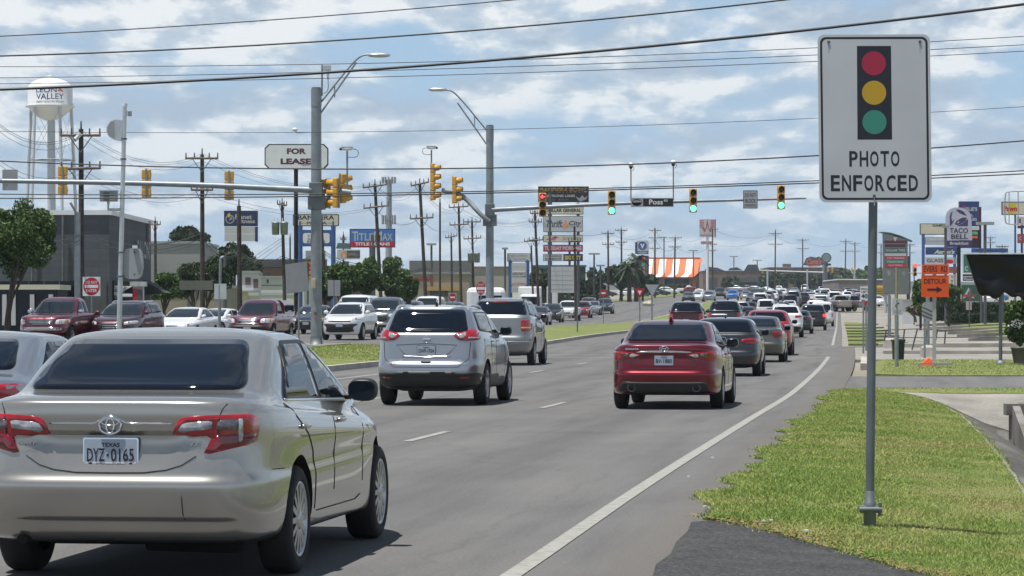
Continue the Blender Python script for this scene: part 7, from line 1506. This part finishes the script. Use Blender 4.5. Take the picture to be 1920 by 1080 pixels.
DKBR = brickm('dark brick', (.082, .093, .105), (.098, .110, .122)); TANW = M('tan stucco', (.30, .26, .21), .9, 0, .12, .6); PWALL = M('pale wall', (.60, .60, .61), .8, 0, .08, .6); BRN = M('brown brick', (.17, .115, .09), .9, 0, .25, 1.); GWALL = M('grey wall', (.27, .28, .28), .9, 0, .12, .5); DROOF = M('dark roof', (.055, .058, .062), .8, 0, .2, .4)
db = building('brick_shop', 'large dark grey brick shop at the left, storefront windows along its base', -60, 403, 205, 137, 15, DKBR, WHITE, .1, windows=[(-60, 527, 140, 600, GLASS, 'storefront_window', 7), (206 - 3, 527, 204.5, 600, DGREY, 'pilaster')], extras=[('door', [('rect', 160, 527, 200, 600, DGREY)])])
pz = at(205, 403, 137); X1_ = pz.x
a = MB(); fr = (Vector((X1_ + .02, 137, 0)), Vector((0, 1, 0)), Vector((0, 0, 1))); a.plate([(1, 0), (14, 0), (14, 3.1), (1, 3.1)], fr=(fr[0] + Vector((.06, 0, 0)), fr[1], fr[2]), th=.05, mat=GLASS); wpart(a, 'side_window', db)
a = MB(); f2 = (Vector((X1_ + .25, 137, 0)), Vector((0, 1, 0)), Vector((0, 0, 1))); a.text('SALON', 8.2, 4.3, 13.2, 5.2, mat=GREY, fr=f2, bold=.02, th=.1); wpart(a, 'lettering', db); a = MB(); a.text('l', 13.2, 5.0, 13.6, 6.3, mat=RED, fr=f2, bold=.05, th=.1); wpart(a, 'lettering', db)
a = MB(); V = [(X1_, 149, 3.3), (X1_, 151.5, 3.3), (X1_ + 1.2, 151.6, 2.6), (X1_ + 1.2, 148.9, 2.6), (X1_, 149, 2.5), (X1_, 151.5, 2.5)]; a.add(V, [(0,3,2,1), (0,4,3), (1,2,5), (3,4,5,2)], DROOF); wpart(a, 'awning', db)
for x in (60, 118): a = MB(); a.tube([at(x, 404, 136.8), at(x, 527, 136.8)], .06, GALVD, 6); wpart(a, 'downpipe', db)
building('ad_stand', 'white and red advertising stand by the dark brick shop', 249, 537, 268, 135, .5, PALE, PALE, 0, extras=[('board', [('rect', 249, 537, 268, 541, GREY), ('rect', 249, 541, 257, 570, RED), ('rect', 258, 543, 267, 570, DGREY)])], cat='stand')
r_ = building('shelter', 'low pale-roofed shelter with thin posts behind the maroon pickup', -30, 543, 108, 130, 3, GLASS, CREAM, 0, cat='shelter')
for x in (8, 25, 60, 95): a = MB(); a.rect(x-4, 552, x+4, 610, 129.8, .15, PALE); wpart(a, 'post', r_)
building('grey_shop', 'plain grey flat building behind the trees right of the dark brick shop', 278, 457, 376, 260, 15, GWALL, GREY, 0)
building('tan_shop', 'low tan building under the trees', 290, 540, 424, 215, 10, TANW, GREY, 0, windows=[(351, 565, 359, 590, DGREY, 'door'), (418, 565, 424, 590, DGREY, 'door')])
building('white_shop', 'white corner shop with dark window panels behind the short wooden pole', 449, 513, 485, 235, 14, PWALL, GREY, -1, windows=[(460, 520, 470, 534, M('window poster', (.14, .08, .09), .5), 'window'), (475, 523, 484, 540, M('window poster', (.14, .08, .09), .5), 'window')], extras=[('porch', [('rect', 449, 545, 484, 548, GREY, .6), ('rect', 451, 548, 465, 562, CREAM)])])
building('white_block', 'low white block building behind the transformer pole', 478, 522, 570, 260, 20, PWALL, GREY, 0, windows=[(500, 524, 504, 531, DGREY, 'vent')], extras=[('trim', [('rect', 478, 534.5, 556, 535.5, NAVY), ('rect', 478, 549, 556, 550, GREY)])])
building('dark_roofed_mall', 'wide brown mall with a dark roof beyond the white block building', 455, 502, 650, 330, 30, BRN, DROOF, 0, windows=[(493, 512, 507, 523, DGREY, 'window')], extras=[('parapet', [('rect', 455, 486, 612, 501, DROOF, 1.2)])])
building('office_store', 'wide tan store with red lettering beyond the leafy trees', 770, 514, 880, 330, 25, M('tan stucco', (.3, .3, .3)), GREY, 0, windows=[(806, 545, 840, 556, DGREY, 'window', 4)], extras=[('lettering', [('text', 'OFFICEMAX', 776, 520, 813, 527, RED)]), ('awning', [('rect', 795, 537, 862, 545, M('awning tan', (.42, .29, .12), .8), .8)]), ('roof_plant', [('rect', 772, 491, 888, 512, M('roof grey', (.15, .155, .16), .8), -8)])])
building('pale_strip_shop', 'pale strip shop with a reddish roof edge behind the long-armed pole', 872, 503, 960, 350, 20, M('pale stucco', (.42, .39, .34), .9, 0, .1, .5), M('red tile edge', (.28, .13, .10), .8), 0)
building('teal_roofed_shop', 'low dark shop with a teal roof behind the shop sign tower', 1000, 500, 1098, 400, 20, M('dark shop wall', (.05, .055, .04), .9, 0, .3, .4), M('teal roof', (.05, .12, .13), .6), 0, extras=[('fascia', [('rect', 1010, 500, 1080, 505, M('teal roof', (.05, .12, .13), .6), .6), ('rect', 1012, 505, 1078, 507.5, M('awning tan', (.4, .3, .1)), .4)])])  # wall has one even dark olive colour
# striped A-frame restaurant
Yb = 760.; b = at(1265, 560, Yb); b.z = T(b.x, Yb); ar = empty('striped_restaurant', b, 'restaurant with a steep orange and white striped roof', 'building')
OR = M('roof orange', (.52, .13, .03), .6, 0, .08, .3); kk = 7
xs = np.linspace(1207, 1307, 9); xt = np.linspace(1212, 1313, 9)
z_low, z_top = at(0, 519, Yb).z, at(0, 484.5, Yb).z
a = MB()
for i in range(8):
    P = [at(xs[i] - 6, 519.5, Yb - 3), at(xs[i+1] - 6, 519.5, Yb - 3), at(xs[i+1] + 2, 512, Yb + 0), at(xt[i+1], 484.5, Yb + 5), at(xt[i], 484.5, Yb + 5), at(xs[i] + 2, 512, Yb + 0)]
    a.add(P, [(0,1,2,5), (5,2,3,4)], OR if i % 2 else WHITE)
P = [at(1207, 519.5, Yb + 13), at(1310, 519.5, Yb + 13), at(1313, 484.5, Yb + 5), at(1212, 484.5, Yb + 5)]; a.add(P, [(3,2,1,0)], OR); a.box(at(1262, 484, Yb + 5), (14.2, .5, .35), OR); wpart(a, 'roof', ar)
a = MB(); a.add([at(1313.5, 484, Yb + 5), at(1316.5, 484, Yb + 5), at(1303, 541, Yb - 3), at(1296.5, 541, Yb - 3)] + [at(1313.5, 484, Yb + 5) + Vector((0, .4, -.3)), at(1316.5, 484, Yb + 5) + Vector((0, .4, -.3)), at(1303, 541, Yb - 3) + Vector((0, .5, 0)), at(1296.5, 541, Yb - 3) + Vector((0, .5, 0))], [(0,3,2,1), (4,5,6,7), (0,1,5,4), (1,2,6,5), (2,3,7,6), (3,0,4,7)], OR); wpart(a, 'sloping_beam', ar)
a = MB(); z0 = b.z - 1; x0, x1 = at(1213, 0, Yb).x, at(1311, 0, Yb).x; a.add([(x0, Yb, z0), (x1, Yb, z0), (x1, Yb + 10, z0), (x0, Yb + 10, z0), (x0, Yb, z_low + .4), (x1, Yb, z_low + .4), (x1, Yb + 10, z_low + .4), (x0, Yb + 10, z_low + .4), (x1, Yb + 5, z_top - .3)], [(0,1,5,4), (1,2,6,5), (5,6,8), (2,3,7,6), (3,0,4,7)], BRN); wpart(a, 'wall', ar)
a = MB(); a.rect(1245, 523, 1292, 536, Yb - .1, .08, GLASS); wpart(a, 'window', ar)
building('brown_shops', 'long brown shopping strip in the middle distance', 1318, 509, 1575, 900, 40, BRN, DROOF, 0, windows=[(1380, 530, 1470, 548, DROOF, 'shop_window', 6), (1330, 520, 1345, 548, DROOF, 'shop_window')], extras=[('canopy', [('rect', 1370, 521, 1440, 529, M('canopy slate', (.07, .085, .09), .7), 3)]), ('gable', [('poly', [(1320, 509), (1326, 500), (1345, 502), (1362, 509)], DROOF)]), ('gable', [('poly', [(1365, 507), (1368, 503), (1382, 501), (1393, 507)], DROOF)]), ('gable', [('poly', [(1395, 508), (1402, 496), (1420, 496), (1424, 508)], DROOF)])])
building('brown_hotel', 'brown flat-roofed block behind the oval restaurant sign', 1440, 502, 1572, 1000, 30, M('hotel brown', (.15, .125, .11), .9, 0, .2, .3), GREY, 0, extras=[('stair_tower', [('rect', 1467, 495, 1481, 502, BRN, -4)])])
building('long_low_shop', 'long low brown shop with a white roof edge right of the tall sign post', 1572, 525, 1668, 620, 30, M('taupe wall', (.19, .165, .15), .9, 0, .15, .3), WHITE, 0)
building('stone_shed', 'low pale wall behind the leaning tree at the right', 1692, 566, 1730, 260, 3, PWALL, GREY, 0)
# ------------------------------------------------------------------ trucks
Yt = 300.; b = at(985, 600, Yt); b.z = T(b.x, Yt); bt = empty('box_truck', b, 'white box truck facing us, taller than the queue around it', 'truck', None)
a = MB(); xa, xb_ = at(972, 0, Yt).x, at(1016, 0, Yt).x; zt = at(0, 537, Yt).z
a.box(((xa+xb_)/2, Yt + 4.2, (b.z + .9 + zt)/2), (xb_-xa, 5.8, zt - b.z - .9), WHITE, bev=.12); wpart(a, 'cargo_box', bt)
a = MB(); c = Vector(((xa+xb_)/2, Yt + .2, b.z + 1.45)); a.box(c, (2.1, 2.0, 2.0), WHITE, bev=.25); wpart(a, 'cab', bt)
a = MB(); a.box(c + Vector((0, -1.0, .35)), (1.75, .06, .8), GLASS, bev=.02); wpart(a, 'windshield', bt)
a = MB(); a.box(c + Vector((0, -1.02, -.5)), (1.2, .06, .4), BLACKP, bev=.02); wpart(a, 'grille', bt)
a = MB(); a.box(((xa+xb_)/2, Yt + 4, b.z + .75), (1.0, 7, .3), DARK); wpart(a, 'chassis', bt)
ma, mb2 = wheel_meshes(.45, .25, 8)
for yy in (.3, 5.6):
    for q in (-.95, .95): w = link('wheel', ma, bt, (((xa+xb_)/2 - b.x) + q, yy, .45)); link('rim', mb2, w)
a = MB(); xa2, xb2 = at(1026, 0, 315).x, at(1046, 0, 315).x; z0 = T(xa2, 315)
o = empty('white_trailer', (xa2, 315, z0), 'plain white trailer side right of the white box truck', 'trailer'); a.box(((xa2+xb2)/2, 317.5, z0 + 1.9), (xb2-xa2, 5, 2.6), WHITE, bev=.1); wpart(a, 'cargo_box', o)
for yy in (1.5, 3): 
    for q in (.2, xb2-xa2-.2): w = link('wheel', ma, o, (q, yy, .45))
a = MB(); a.box(((xa2+xb2)/2, 317.5, z0 + .55), (.8, 4.6, .2), DARK); wpart(a, 'chassis', o)
Yr = 215.; b = at(909, 600, Yr); b.z = T(b.x, Yr); rv = empty('motor_home', b, 'white motor home roof with a rounded front beside the long-armed signal pole', 'motor home'); a = MB(); x0, x1 = at(875, 0, Yr).x, at(948, 0, Yr).x; z1 = at(0, 539, Yr).z
a.box(((x0+x1)/2, Yr + 3.5, (b.z + .6 + z1)/2), (x1-x0, 7, z1 - b.z - .6), WHITE, bev=.35); wpart(a, 'shell', rv); a = MB(); a.box(((x0+x1)/2 + .3, Yr - .02, b.z + 1.9), (1.7, .06, .7), GLASS, bev=.02); wpart(a, 'windshield', rv); a = MB(); a.box(((x0+x1)/2, Yr + 3.5, b.z + .5), (1.8, 6, .3), DARK); wpart(a, 'chassis', rv)
for yy in (1, 5.5):
    for q in (-.9, .9): link('wheel', ma, rv, ((x0+x1)/2 - b.x + q, yy, .45))
Yy = 385.; b = at(1648, 580, Yy); b.z = T(b.x, Yy); YEL = M('truck yellow', (.62, .42, .04), .4); yb_ = empty('yellow_truck', b, 'yellow truck with slatted front standing beyond the tall sign post', 'truck')
a = MB(); x0, x1 = at(1633, 0, Yy).x, at(1663, 0, Yy).x; z1 = at(0, 536, Yy).z; xm = (x0+x1)/2
a.box((xm, Yy + 2.5, (b.z + .7 + z1)/2), (x1-x0, 4.5, z1 - b.z - .7), YEL, bev=.06)
for i in range(3): a.box((xm, Yy + .22, z1 - .4 - i*.32), (x1-x0-.2, .06, .06), WINE)
wpart(a, 'body', yb_); a = MB(); a.box((xm, Yy + .22, z1 - 1.6), (x1-x0-.3, .06, .6), GLASS); wpart(a, 'windshield', yb_)
for yy in (.9, 4):
    for q in (-.75, .75): link('wheel', ma, yb_, (xm - b.x + q, yy, .45))
o = empty('yellow_loader', ground_hit(543, 598, 60, 300), 'small yellow construction machine behind the leaning sign back', 'machine'); a = MB(); p = o.location; a.box(p + Vector((0, .4, .8)), (1.2, 1.2, .6), YEL, bev=.1); a.box(p + Vector((-.4, -.4, .45)), (.5, .7, .35), YEL, bev=.08); wpart(a, 'body', o)
for q in (-.4, .4): link('wheel', ma, o, (q, .4, .45))
# ------------------------------------------------------------------ trees and hedges
def leafm(name, a, b_, c_):
    global nt
    m = bpy.data.materials.new(name); m.use_nodes = True; keep = nt; nt = m.node_tree; b = nt.nodes['Principled BSDF']; b.inputs['Roughness'].default_value = .6; b.inputs['Specular IOR Level'].default_value = .3
    t = N('ShaderNodeTexCoord'); g = N('ShaderNodeNewGeometry'); cl = ramp(fbm(t.outputs['Object'], .55, 4, .6), [(.32, a), (.5, b_), (.68, c_)])
    cl = mixc(1, cl, ramp(g.outputs['Random Per Island'], [(0, (.6, .65, .6)), (.8, (1.15, 1.15, 1.05)), (1, (1.5, 1.45, 1.2))]), 'MULTIPLY'); L(cl, b.inputs['Base Color'])
    b.inputs['Transmission Weight'].default_value = 0; nt = keep; return m
LEAF = leafm('oak leaves', (.042, .078, .024), (.070, .120, .036), (.108, .165, .05)); LEAFD = leafm('dark leaves', (.024, .042, .020), (.038, .062, .028), (.060, .085, .038)); LEAFB = leafm('bright leaves', (.05, .10, .02), (.09, .15, .03), (.14, .19, .045))
BARK = M('bark', (.07, .055, .045), .9, 0, .3, 6, .3)
def crown_mesh(nm, ctr, rad, n, leaf, seed, mat, clumps=22, flat=1.):
    r = random.Random(seed); V = []; Fs = []; cl = []
    for i in range(clumps):
        while True:
            p = Vector((r.uniform(-1, 1), r.uniform(-1, 1), r.uniform(-1, 1)))
            if .25 < p.length < 1: break
        p = Vector((p.x*rad[0]*.78, p.y*rad[1]*.78, p.z*rad[2]*.78)); cl.append((p, r.uniform(.18, .40)))
    for i in range(n):
        p, s = cl[int(r.random()*len(cl))]
        d = Vector((r.gauss(0, 1), r.gauss(0, 1), r.gauss(0, 1))).normalized() * (r.random()**.4) * s
        q = p + Vector((d.x*rad[0], d.y*rad[1], d.z*rad[2]*flat)); u = Vector((r.gauss(0, 1), r.gauss(0, 1), r.gauss(0, .6))).normalized(); w = u.orthogonal().normalized(); w.rotate(Matrix.Rotation(r.uniform(0, 6.28), 3, u)); h = u.cross(w); L_ = leaf * r.uniform(.6, 1.35)
        k = len(V); V += [q - w*L_, q + h*L_*.55, q + w*L_, q - h*L_*.55]; Fs.append((k, k+1, k+2, k+3))
    V = [v + Vector(ctr) for v in V]; return V, Fs
def tree(px, py_top, py_bot, wpx, Y, label, mat=LEAF, n=5000, leaf=.10, seed=1, trunk=True, px_tr=None, py_base=None, name='tree', clumps=24, cat='tree', group=None, ry=None):
    c = at(px, (py_top + py_bot)/2, Y); rad = (wpx/2*Y/F, (ry or wpx/2*Y/F), (py_bot - py_top)/2*Y/F)
    bx = at(px_tr if px_tr else px, 0, Y).x; b = Vector((bx, Y, T(bx, Y) - .05)); root = empty(name, b, label, cat, group)
    a = MB(); V, Fs = crown_mesh('crown', c, rad, n, leaf, seed, mat, clumps); a.add(V, Fs, mat); wpart(a, 'crown', root)
    if trunk:
        a = MB(); r = random.Random(seed); tr = max(.09, rad[0]*.07); m = b.lerp(c, .55); a.tube(tri([b, b.lerp(c, .3) + Vector((r.uniform(-.1, .1), 0, 0)), m, c]), tr, BARK, 8)
        for i in range(5):
            e = c + Vector((r.uniform(-.6, .6)*rad[0], r.uniform(-.5, .5)*rad[1], r.uniform(-.2, .6)*rad[2])); a.tube(tri([b.lerp(c, .45), b.lerp(e, .7), e]), tr*.45, BARK, 6)
        wpart(a, 'trunk', root)
    return root
tree(34, 368, 520, 152, 95, 'broad green tree at the left edge in front of the dark brick shop', LEAF, 30000, .05, 3, px_tr=9, clumps=48)
tree(352, 424, 482, 108, 330, 'dark domed tree above the plain grey building', LEAFD, 3500, .32, 4, clumps=20)
tree(310, 505, 575, 66, 165, 'leafy tree right of the dark brick shop', LEAF, 8550, .085, 5, px_tr=305)
tree(358, 486, 560, 84, 168, 'spreading tree behind the olive sign back', LEAFD, 9500, .085, 6, px_tr=368)
tree(405, 478, 552, 66, 176, 'tree between the olive sign back and the short wooden pole', LEAFD, 8550, .085, 7, px_tr=375)
tree(440, 452, 515, 74, 250, 'dark tree below the purple sign', LEAFD, 4000, .22, 8)
tree(478, 480, 516, 44, 300, 'low dark tree beyond the white corner shop', LEAFD, 2500, .24, 9, trunk=False)
tree(690, 470, 562, 60, 170, 'tall leafy tree under the red and blue sign', LEAF, 12350, .085, 10, clumps=26)
tree(645, 490, 566, 70, 172, 'leafy tree left of the tall one under the red and blue sign', LEAF, 11400, .085, 11, clumps=26)
tree(738, 482, 566, 74, 174, 'leafy tree right of the tall one under the red and blue sign', LEAF, 12350, .085, 12, clumps=28)
tree(768, 505, 566, 50, 178, 'lower bushy tree at the right end of the leafy row', LEAF, 8550, .085, 13)
tree(610, 505, 566, 46, 176, 'dark tree touching the thick signal pole', LEAFD, 7600, .085, 14)
tree(1163, 492, 545, 62, 440, 'dark broad tree at the middle left of the grassy strip', LEAFD, 4000, .34, 15)
tree(1115, 500, 556, 50, 430, 'dark tree right of the shop sign tower', LEAFD, 3500, .34, 16)
tree(1205, 505, 556, 60, 445, 'dark bushy tree in front of the fuel sign', LEAFD, 4000, .34, 17)
tree(1020, 498, 560, 70, 390, 'dark trees behind the shop sign tower, left clump', LEAFD, 3500, .34, 18)
tree(1085, 515, 590, 56, 380, 'dark tree at the foot of the shop sign tower', LEAFD, 3500, .3, 19, trunk=False)
def palm(px, yt, Y, label, seed):
    b = at(px, 580, Y); b.z = T(b.x, Y); t = at(px, yt, Y); root = empty('palm_tree', b, label, 'palm'); a = MB(); a.tube([b, t], [.35, .25], BARK, 8); wpart(a, 'trunk', root); a = MB(); r = random.Random(seed)
    for i in range(34):
        an = r.uniform(0, 6.28); el = r.uniform(-.5, 1.1); L_ = r.uniform(1.8, 2.8); P = []
        for k in range(6):
            s = k/5; P.append(t + Vector((math.cos(an)*math.cos(el)*L_*s, math.sin(an)*math.cos(el)*L_*s, math.sin(el)*L_*s - 1.4*s*s)))
        for k in range(5):
            sd = Vector((-math.sin(an), math.cos(an), 0)) * (.32*(1 - k/6)); a.add([P[k] - sd, P[k] + sd - Vector((0, 0, .1)), P[k+1] + sd*.8 - Vector((0, 0, .1)), P[k+1] - sd*.8], [(0,1,2,3)], LEAFD)
    wpart(a, 'crown', root)
palm(1193, 487, 430, 'dark palm in front of the fuel sign', 2); palm(1180, 500, 425, 'lower dark palm left of the fuel sign', 5)
for px, y0, y1, w, Y, lb, s in ((1450, 500, 556, 60, 840, 'dark tree before the brown shops, below the thin sky pole', 20), (1500, 500, 556, 64, 840, 'dark tree left of the oval restaurant sign post', 21), (1545, 505, 556, 54, 850, 'dark tree beneath the oval restaurant sign', 22), (1585, 498, 552, 70, 900, 'broad green tree behind the close pair of distant signals', 23), (1630, 496, 545, 70, 900, 'green tree mostly behind the tall sign post', 24), (1370, 515, 548, 36, 820, 'rounded bush before the left end of the brown shops', 25)):
    tree(px, y0, y1, w, Y, lb, LEAFD if s != 23 and s != 24 else LEAF, 2600, .62, s, clumps=18)
tree(1726, 519, 585, 46, 200, 'bright green tree left of the orange sign', LEAF, 4500, .15, 30)
tree(1780, 535, 575, 60, 210, 'green tree directly behind the orange sign', LEAF, 4000, .15, 31)
tree(1712, 571, 592, 30, 140, 'sparse brown shrub leaning over the dry bank', leafm('dry leaves', (.10, .08, .06), (.15, .12, .09), (.20, .17, .12)), 900, .07, 32, trunk=False, name='shrub', cat='shrub')
tree(1722, 568, 594, 16, 150, 'small yellowish shrub beside the leaning tree', LEAFB, 900, .08, 33, trunk=False, name='shrub', cat='shrub')
tree(1915, 556, 652, 74, 88.8, 'dense dark shrub at the right edge beneath the black plastic sheet', LEAF, 9000, .06, 34, trunk=False, name='shrub', cat='shrub', clumps=26)
FLW = M('pale petals', (.62, .62, .66), .6)
r_ = tree(1903, 596, 646, 30, 87, 'shrub with small pale flowers at the right edge', LEAFD, 2600, .045, 35, trunk=False, name='flowering_shrub', cat='shrub'); a = MB(); V, Fs = crown_mesh('x', at(1905, 606, 86.8), (.28, .2, .22), 110, .022, 36, FLW, 12); a.add(V, Fs, FLW); wpart(a, 'blossom', r_)
tree(1893, 610, 637, 28, 90, 'pale yellow grassy shrub left of the flowering one', LEAFB, 1500, .06, 37, trunk=False, name='shrub', cat='shrub')
b = at(1912, 655, 88); b.z = T(b.x, 88) + .07; o = empty('planter', b, 'dark planter pot under the flowering shrub', 'planter'); a = MB(); a.lathe(b, [(.18, 0), (.26, .42), (.28, .42), (.28, .48), (.22, .48), (.2, .3), (0, .3)], DGREY, 18); wpart(a, 'pot', o)
def hedge(x0, y0, x1, y1, Y, label, n, seed, mat=LEAFD, leaf=.07, dep=1.1):
    p0, p1 = at(x0, y0, Y), at(x1, y1, Y); r = random.Random(seed); V = []; Fs = []; zb = T((p0.x+p1.x)/2, Y)
    b = Vector(((p0.x+p1.x)/2, Y, zb)); o = empty('hedge', b, label, 'hedge'); z0 = min(zb, p1.z)
    core = MB(); core.box(((p0.x+p1.x)/2, Y + dep/2, (z0 + p0.z)/2 - .04), (p1.x - p0.x - .16, dep - .16, p0.z - z0 - .08), M('hedge inner', (.012, .02, .01), .9)); wpart(core, 'dark_core', o)  # one solid dark box fills the hedge behind its leaves
    for i in range(n):
        q = [r.uniform(p0.x, p1.x), r.uniform(Y, Y + dep), r.uniform(z0, p0.z)]; s = r.random()
        if s < .55: q[1] = Y + r.gauss(.03, .04)
        elif s < .9: q[2] = p0.z + r.gauss(-.02, .05)
        else: q[0] = r.choice((p0.x, p1.x)) + r.gauss(0, .05)
        q = Vector(q); u = Vector((r.gauss(0, 1), r.gauss(0, 1), r.gauss(0, 1))).normalized(); w = u.orthogonal().normalized(); h = u.cross(w); L_ = leaf * r.uniform(.6, 1.3); k = len(V); V += [q - w*L_, q + h*L_*.6, q + w*L_, q - h*L_*.6]; Fs.append((k, k+1, k+2, k+3))
    a = MB(); a.add(V, Fs, mat); wpart(a, 'foliage', o)
hedge(1756, 569, 1890, 592, 262, 'long dark clipped hedge behind, upper of two at the right', 6500, 41, LEAFD, .12, 2.2)
hedge(1782, 589, 1885, 606, 238, 'lower clipped hedge in front of the long one at the right', 6000, 42, LEAFD, .10, 1.8)
hedge(1236, 534, 1297, 551, 740, 'olive hedge in front of the striped restaurant', 2500, 43, leafm('olive leaves', (.06, .07, .035), (.09, .10, .05), (.12, .13, .07)), .3, 2.)
hedge(1085, 556, 1140, 574, 340, 'dark low shrubs at the edge of the grassy strip', 2500, 44, LEAFD, .2, 2.)
for i, (px, py, w, h2, lb) in enumerate(((1215, 571, .75, .45, 'pale boulder on the grassy strip, the larger one'), (1180, 561, .55, .25, 'pale flat boulder on the grassy strip under the trees'))):
    p = ground_hit(px, py + 2, 150, 600); a = MB(); ellipsoid(a, (p.x, p.y, p.z + h2*.3), (w, .7, h2), M('boulder', (.42, .37, .28), .9, 0, .25, 1.5, .4), 8, .85); r = random.Random(i)
    a.v = [(x + r.uniform(-.1, .1), y + r.uniform(-.1, .1), z + r.uniform(-.08, .08)) for x, y, z in a.v]; tag(a.build('boulder'), lb, 'rock')
# low wooded hill on the horizon
a = MB(); r = random.Random(50); V = []; n = 90
for j in range(3):
    for i in range(n): x = -2200 + 5200*i/(n-1); V.append((x, 2300 + j*350, (5 + 3*math.sin(x*.0021) + 2.5*math.sin(x*.0057+1) + r.uniform(-1, 1)) * (0, 1., 1.2)[j] + (18 if j == 0 else 23)))
a.add(V, [(j*n+i, j*n+i+1, (j+1)*n+i+1, (j+1)*n+i) for j in range(2) for i in range(n-1)], M('distant woodland', (.035, .05, .035), .95, 0, .4, .02), True); o = a.build('hill'); o['kind'] = 'structure'

# ------------------------------------------------------------------ hazy summer air over the whole strip
hz = MB(); hz.box((0, 4500, 34), (9000, 9300, 76)); hm = bpy.data.materials.new('summer haze'); hm.use_nodes = True; hn = hm.node_tree; hn.nodes.clear()
ho = hn.nodes.new('ShaderNodeOutputMaterial'); hv = hn.nodes.new('ShaderNodeVolumePrincipled'); hv.inputs['Color'].default_value = (.78, .89, 1, 1); hv.inputs['Density'].default_value = .00011; hn.links.new(hv.outputs[0], ho.inputs['Volume'])
o = hz.build('haze', hm); o['kind'] = 'stuff'
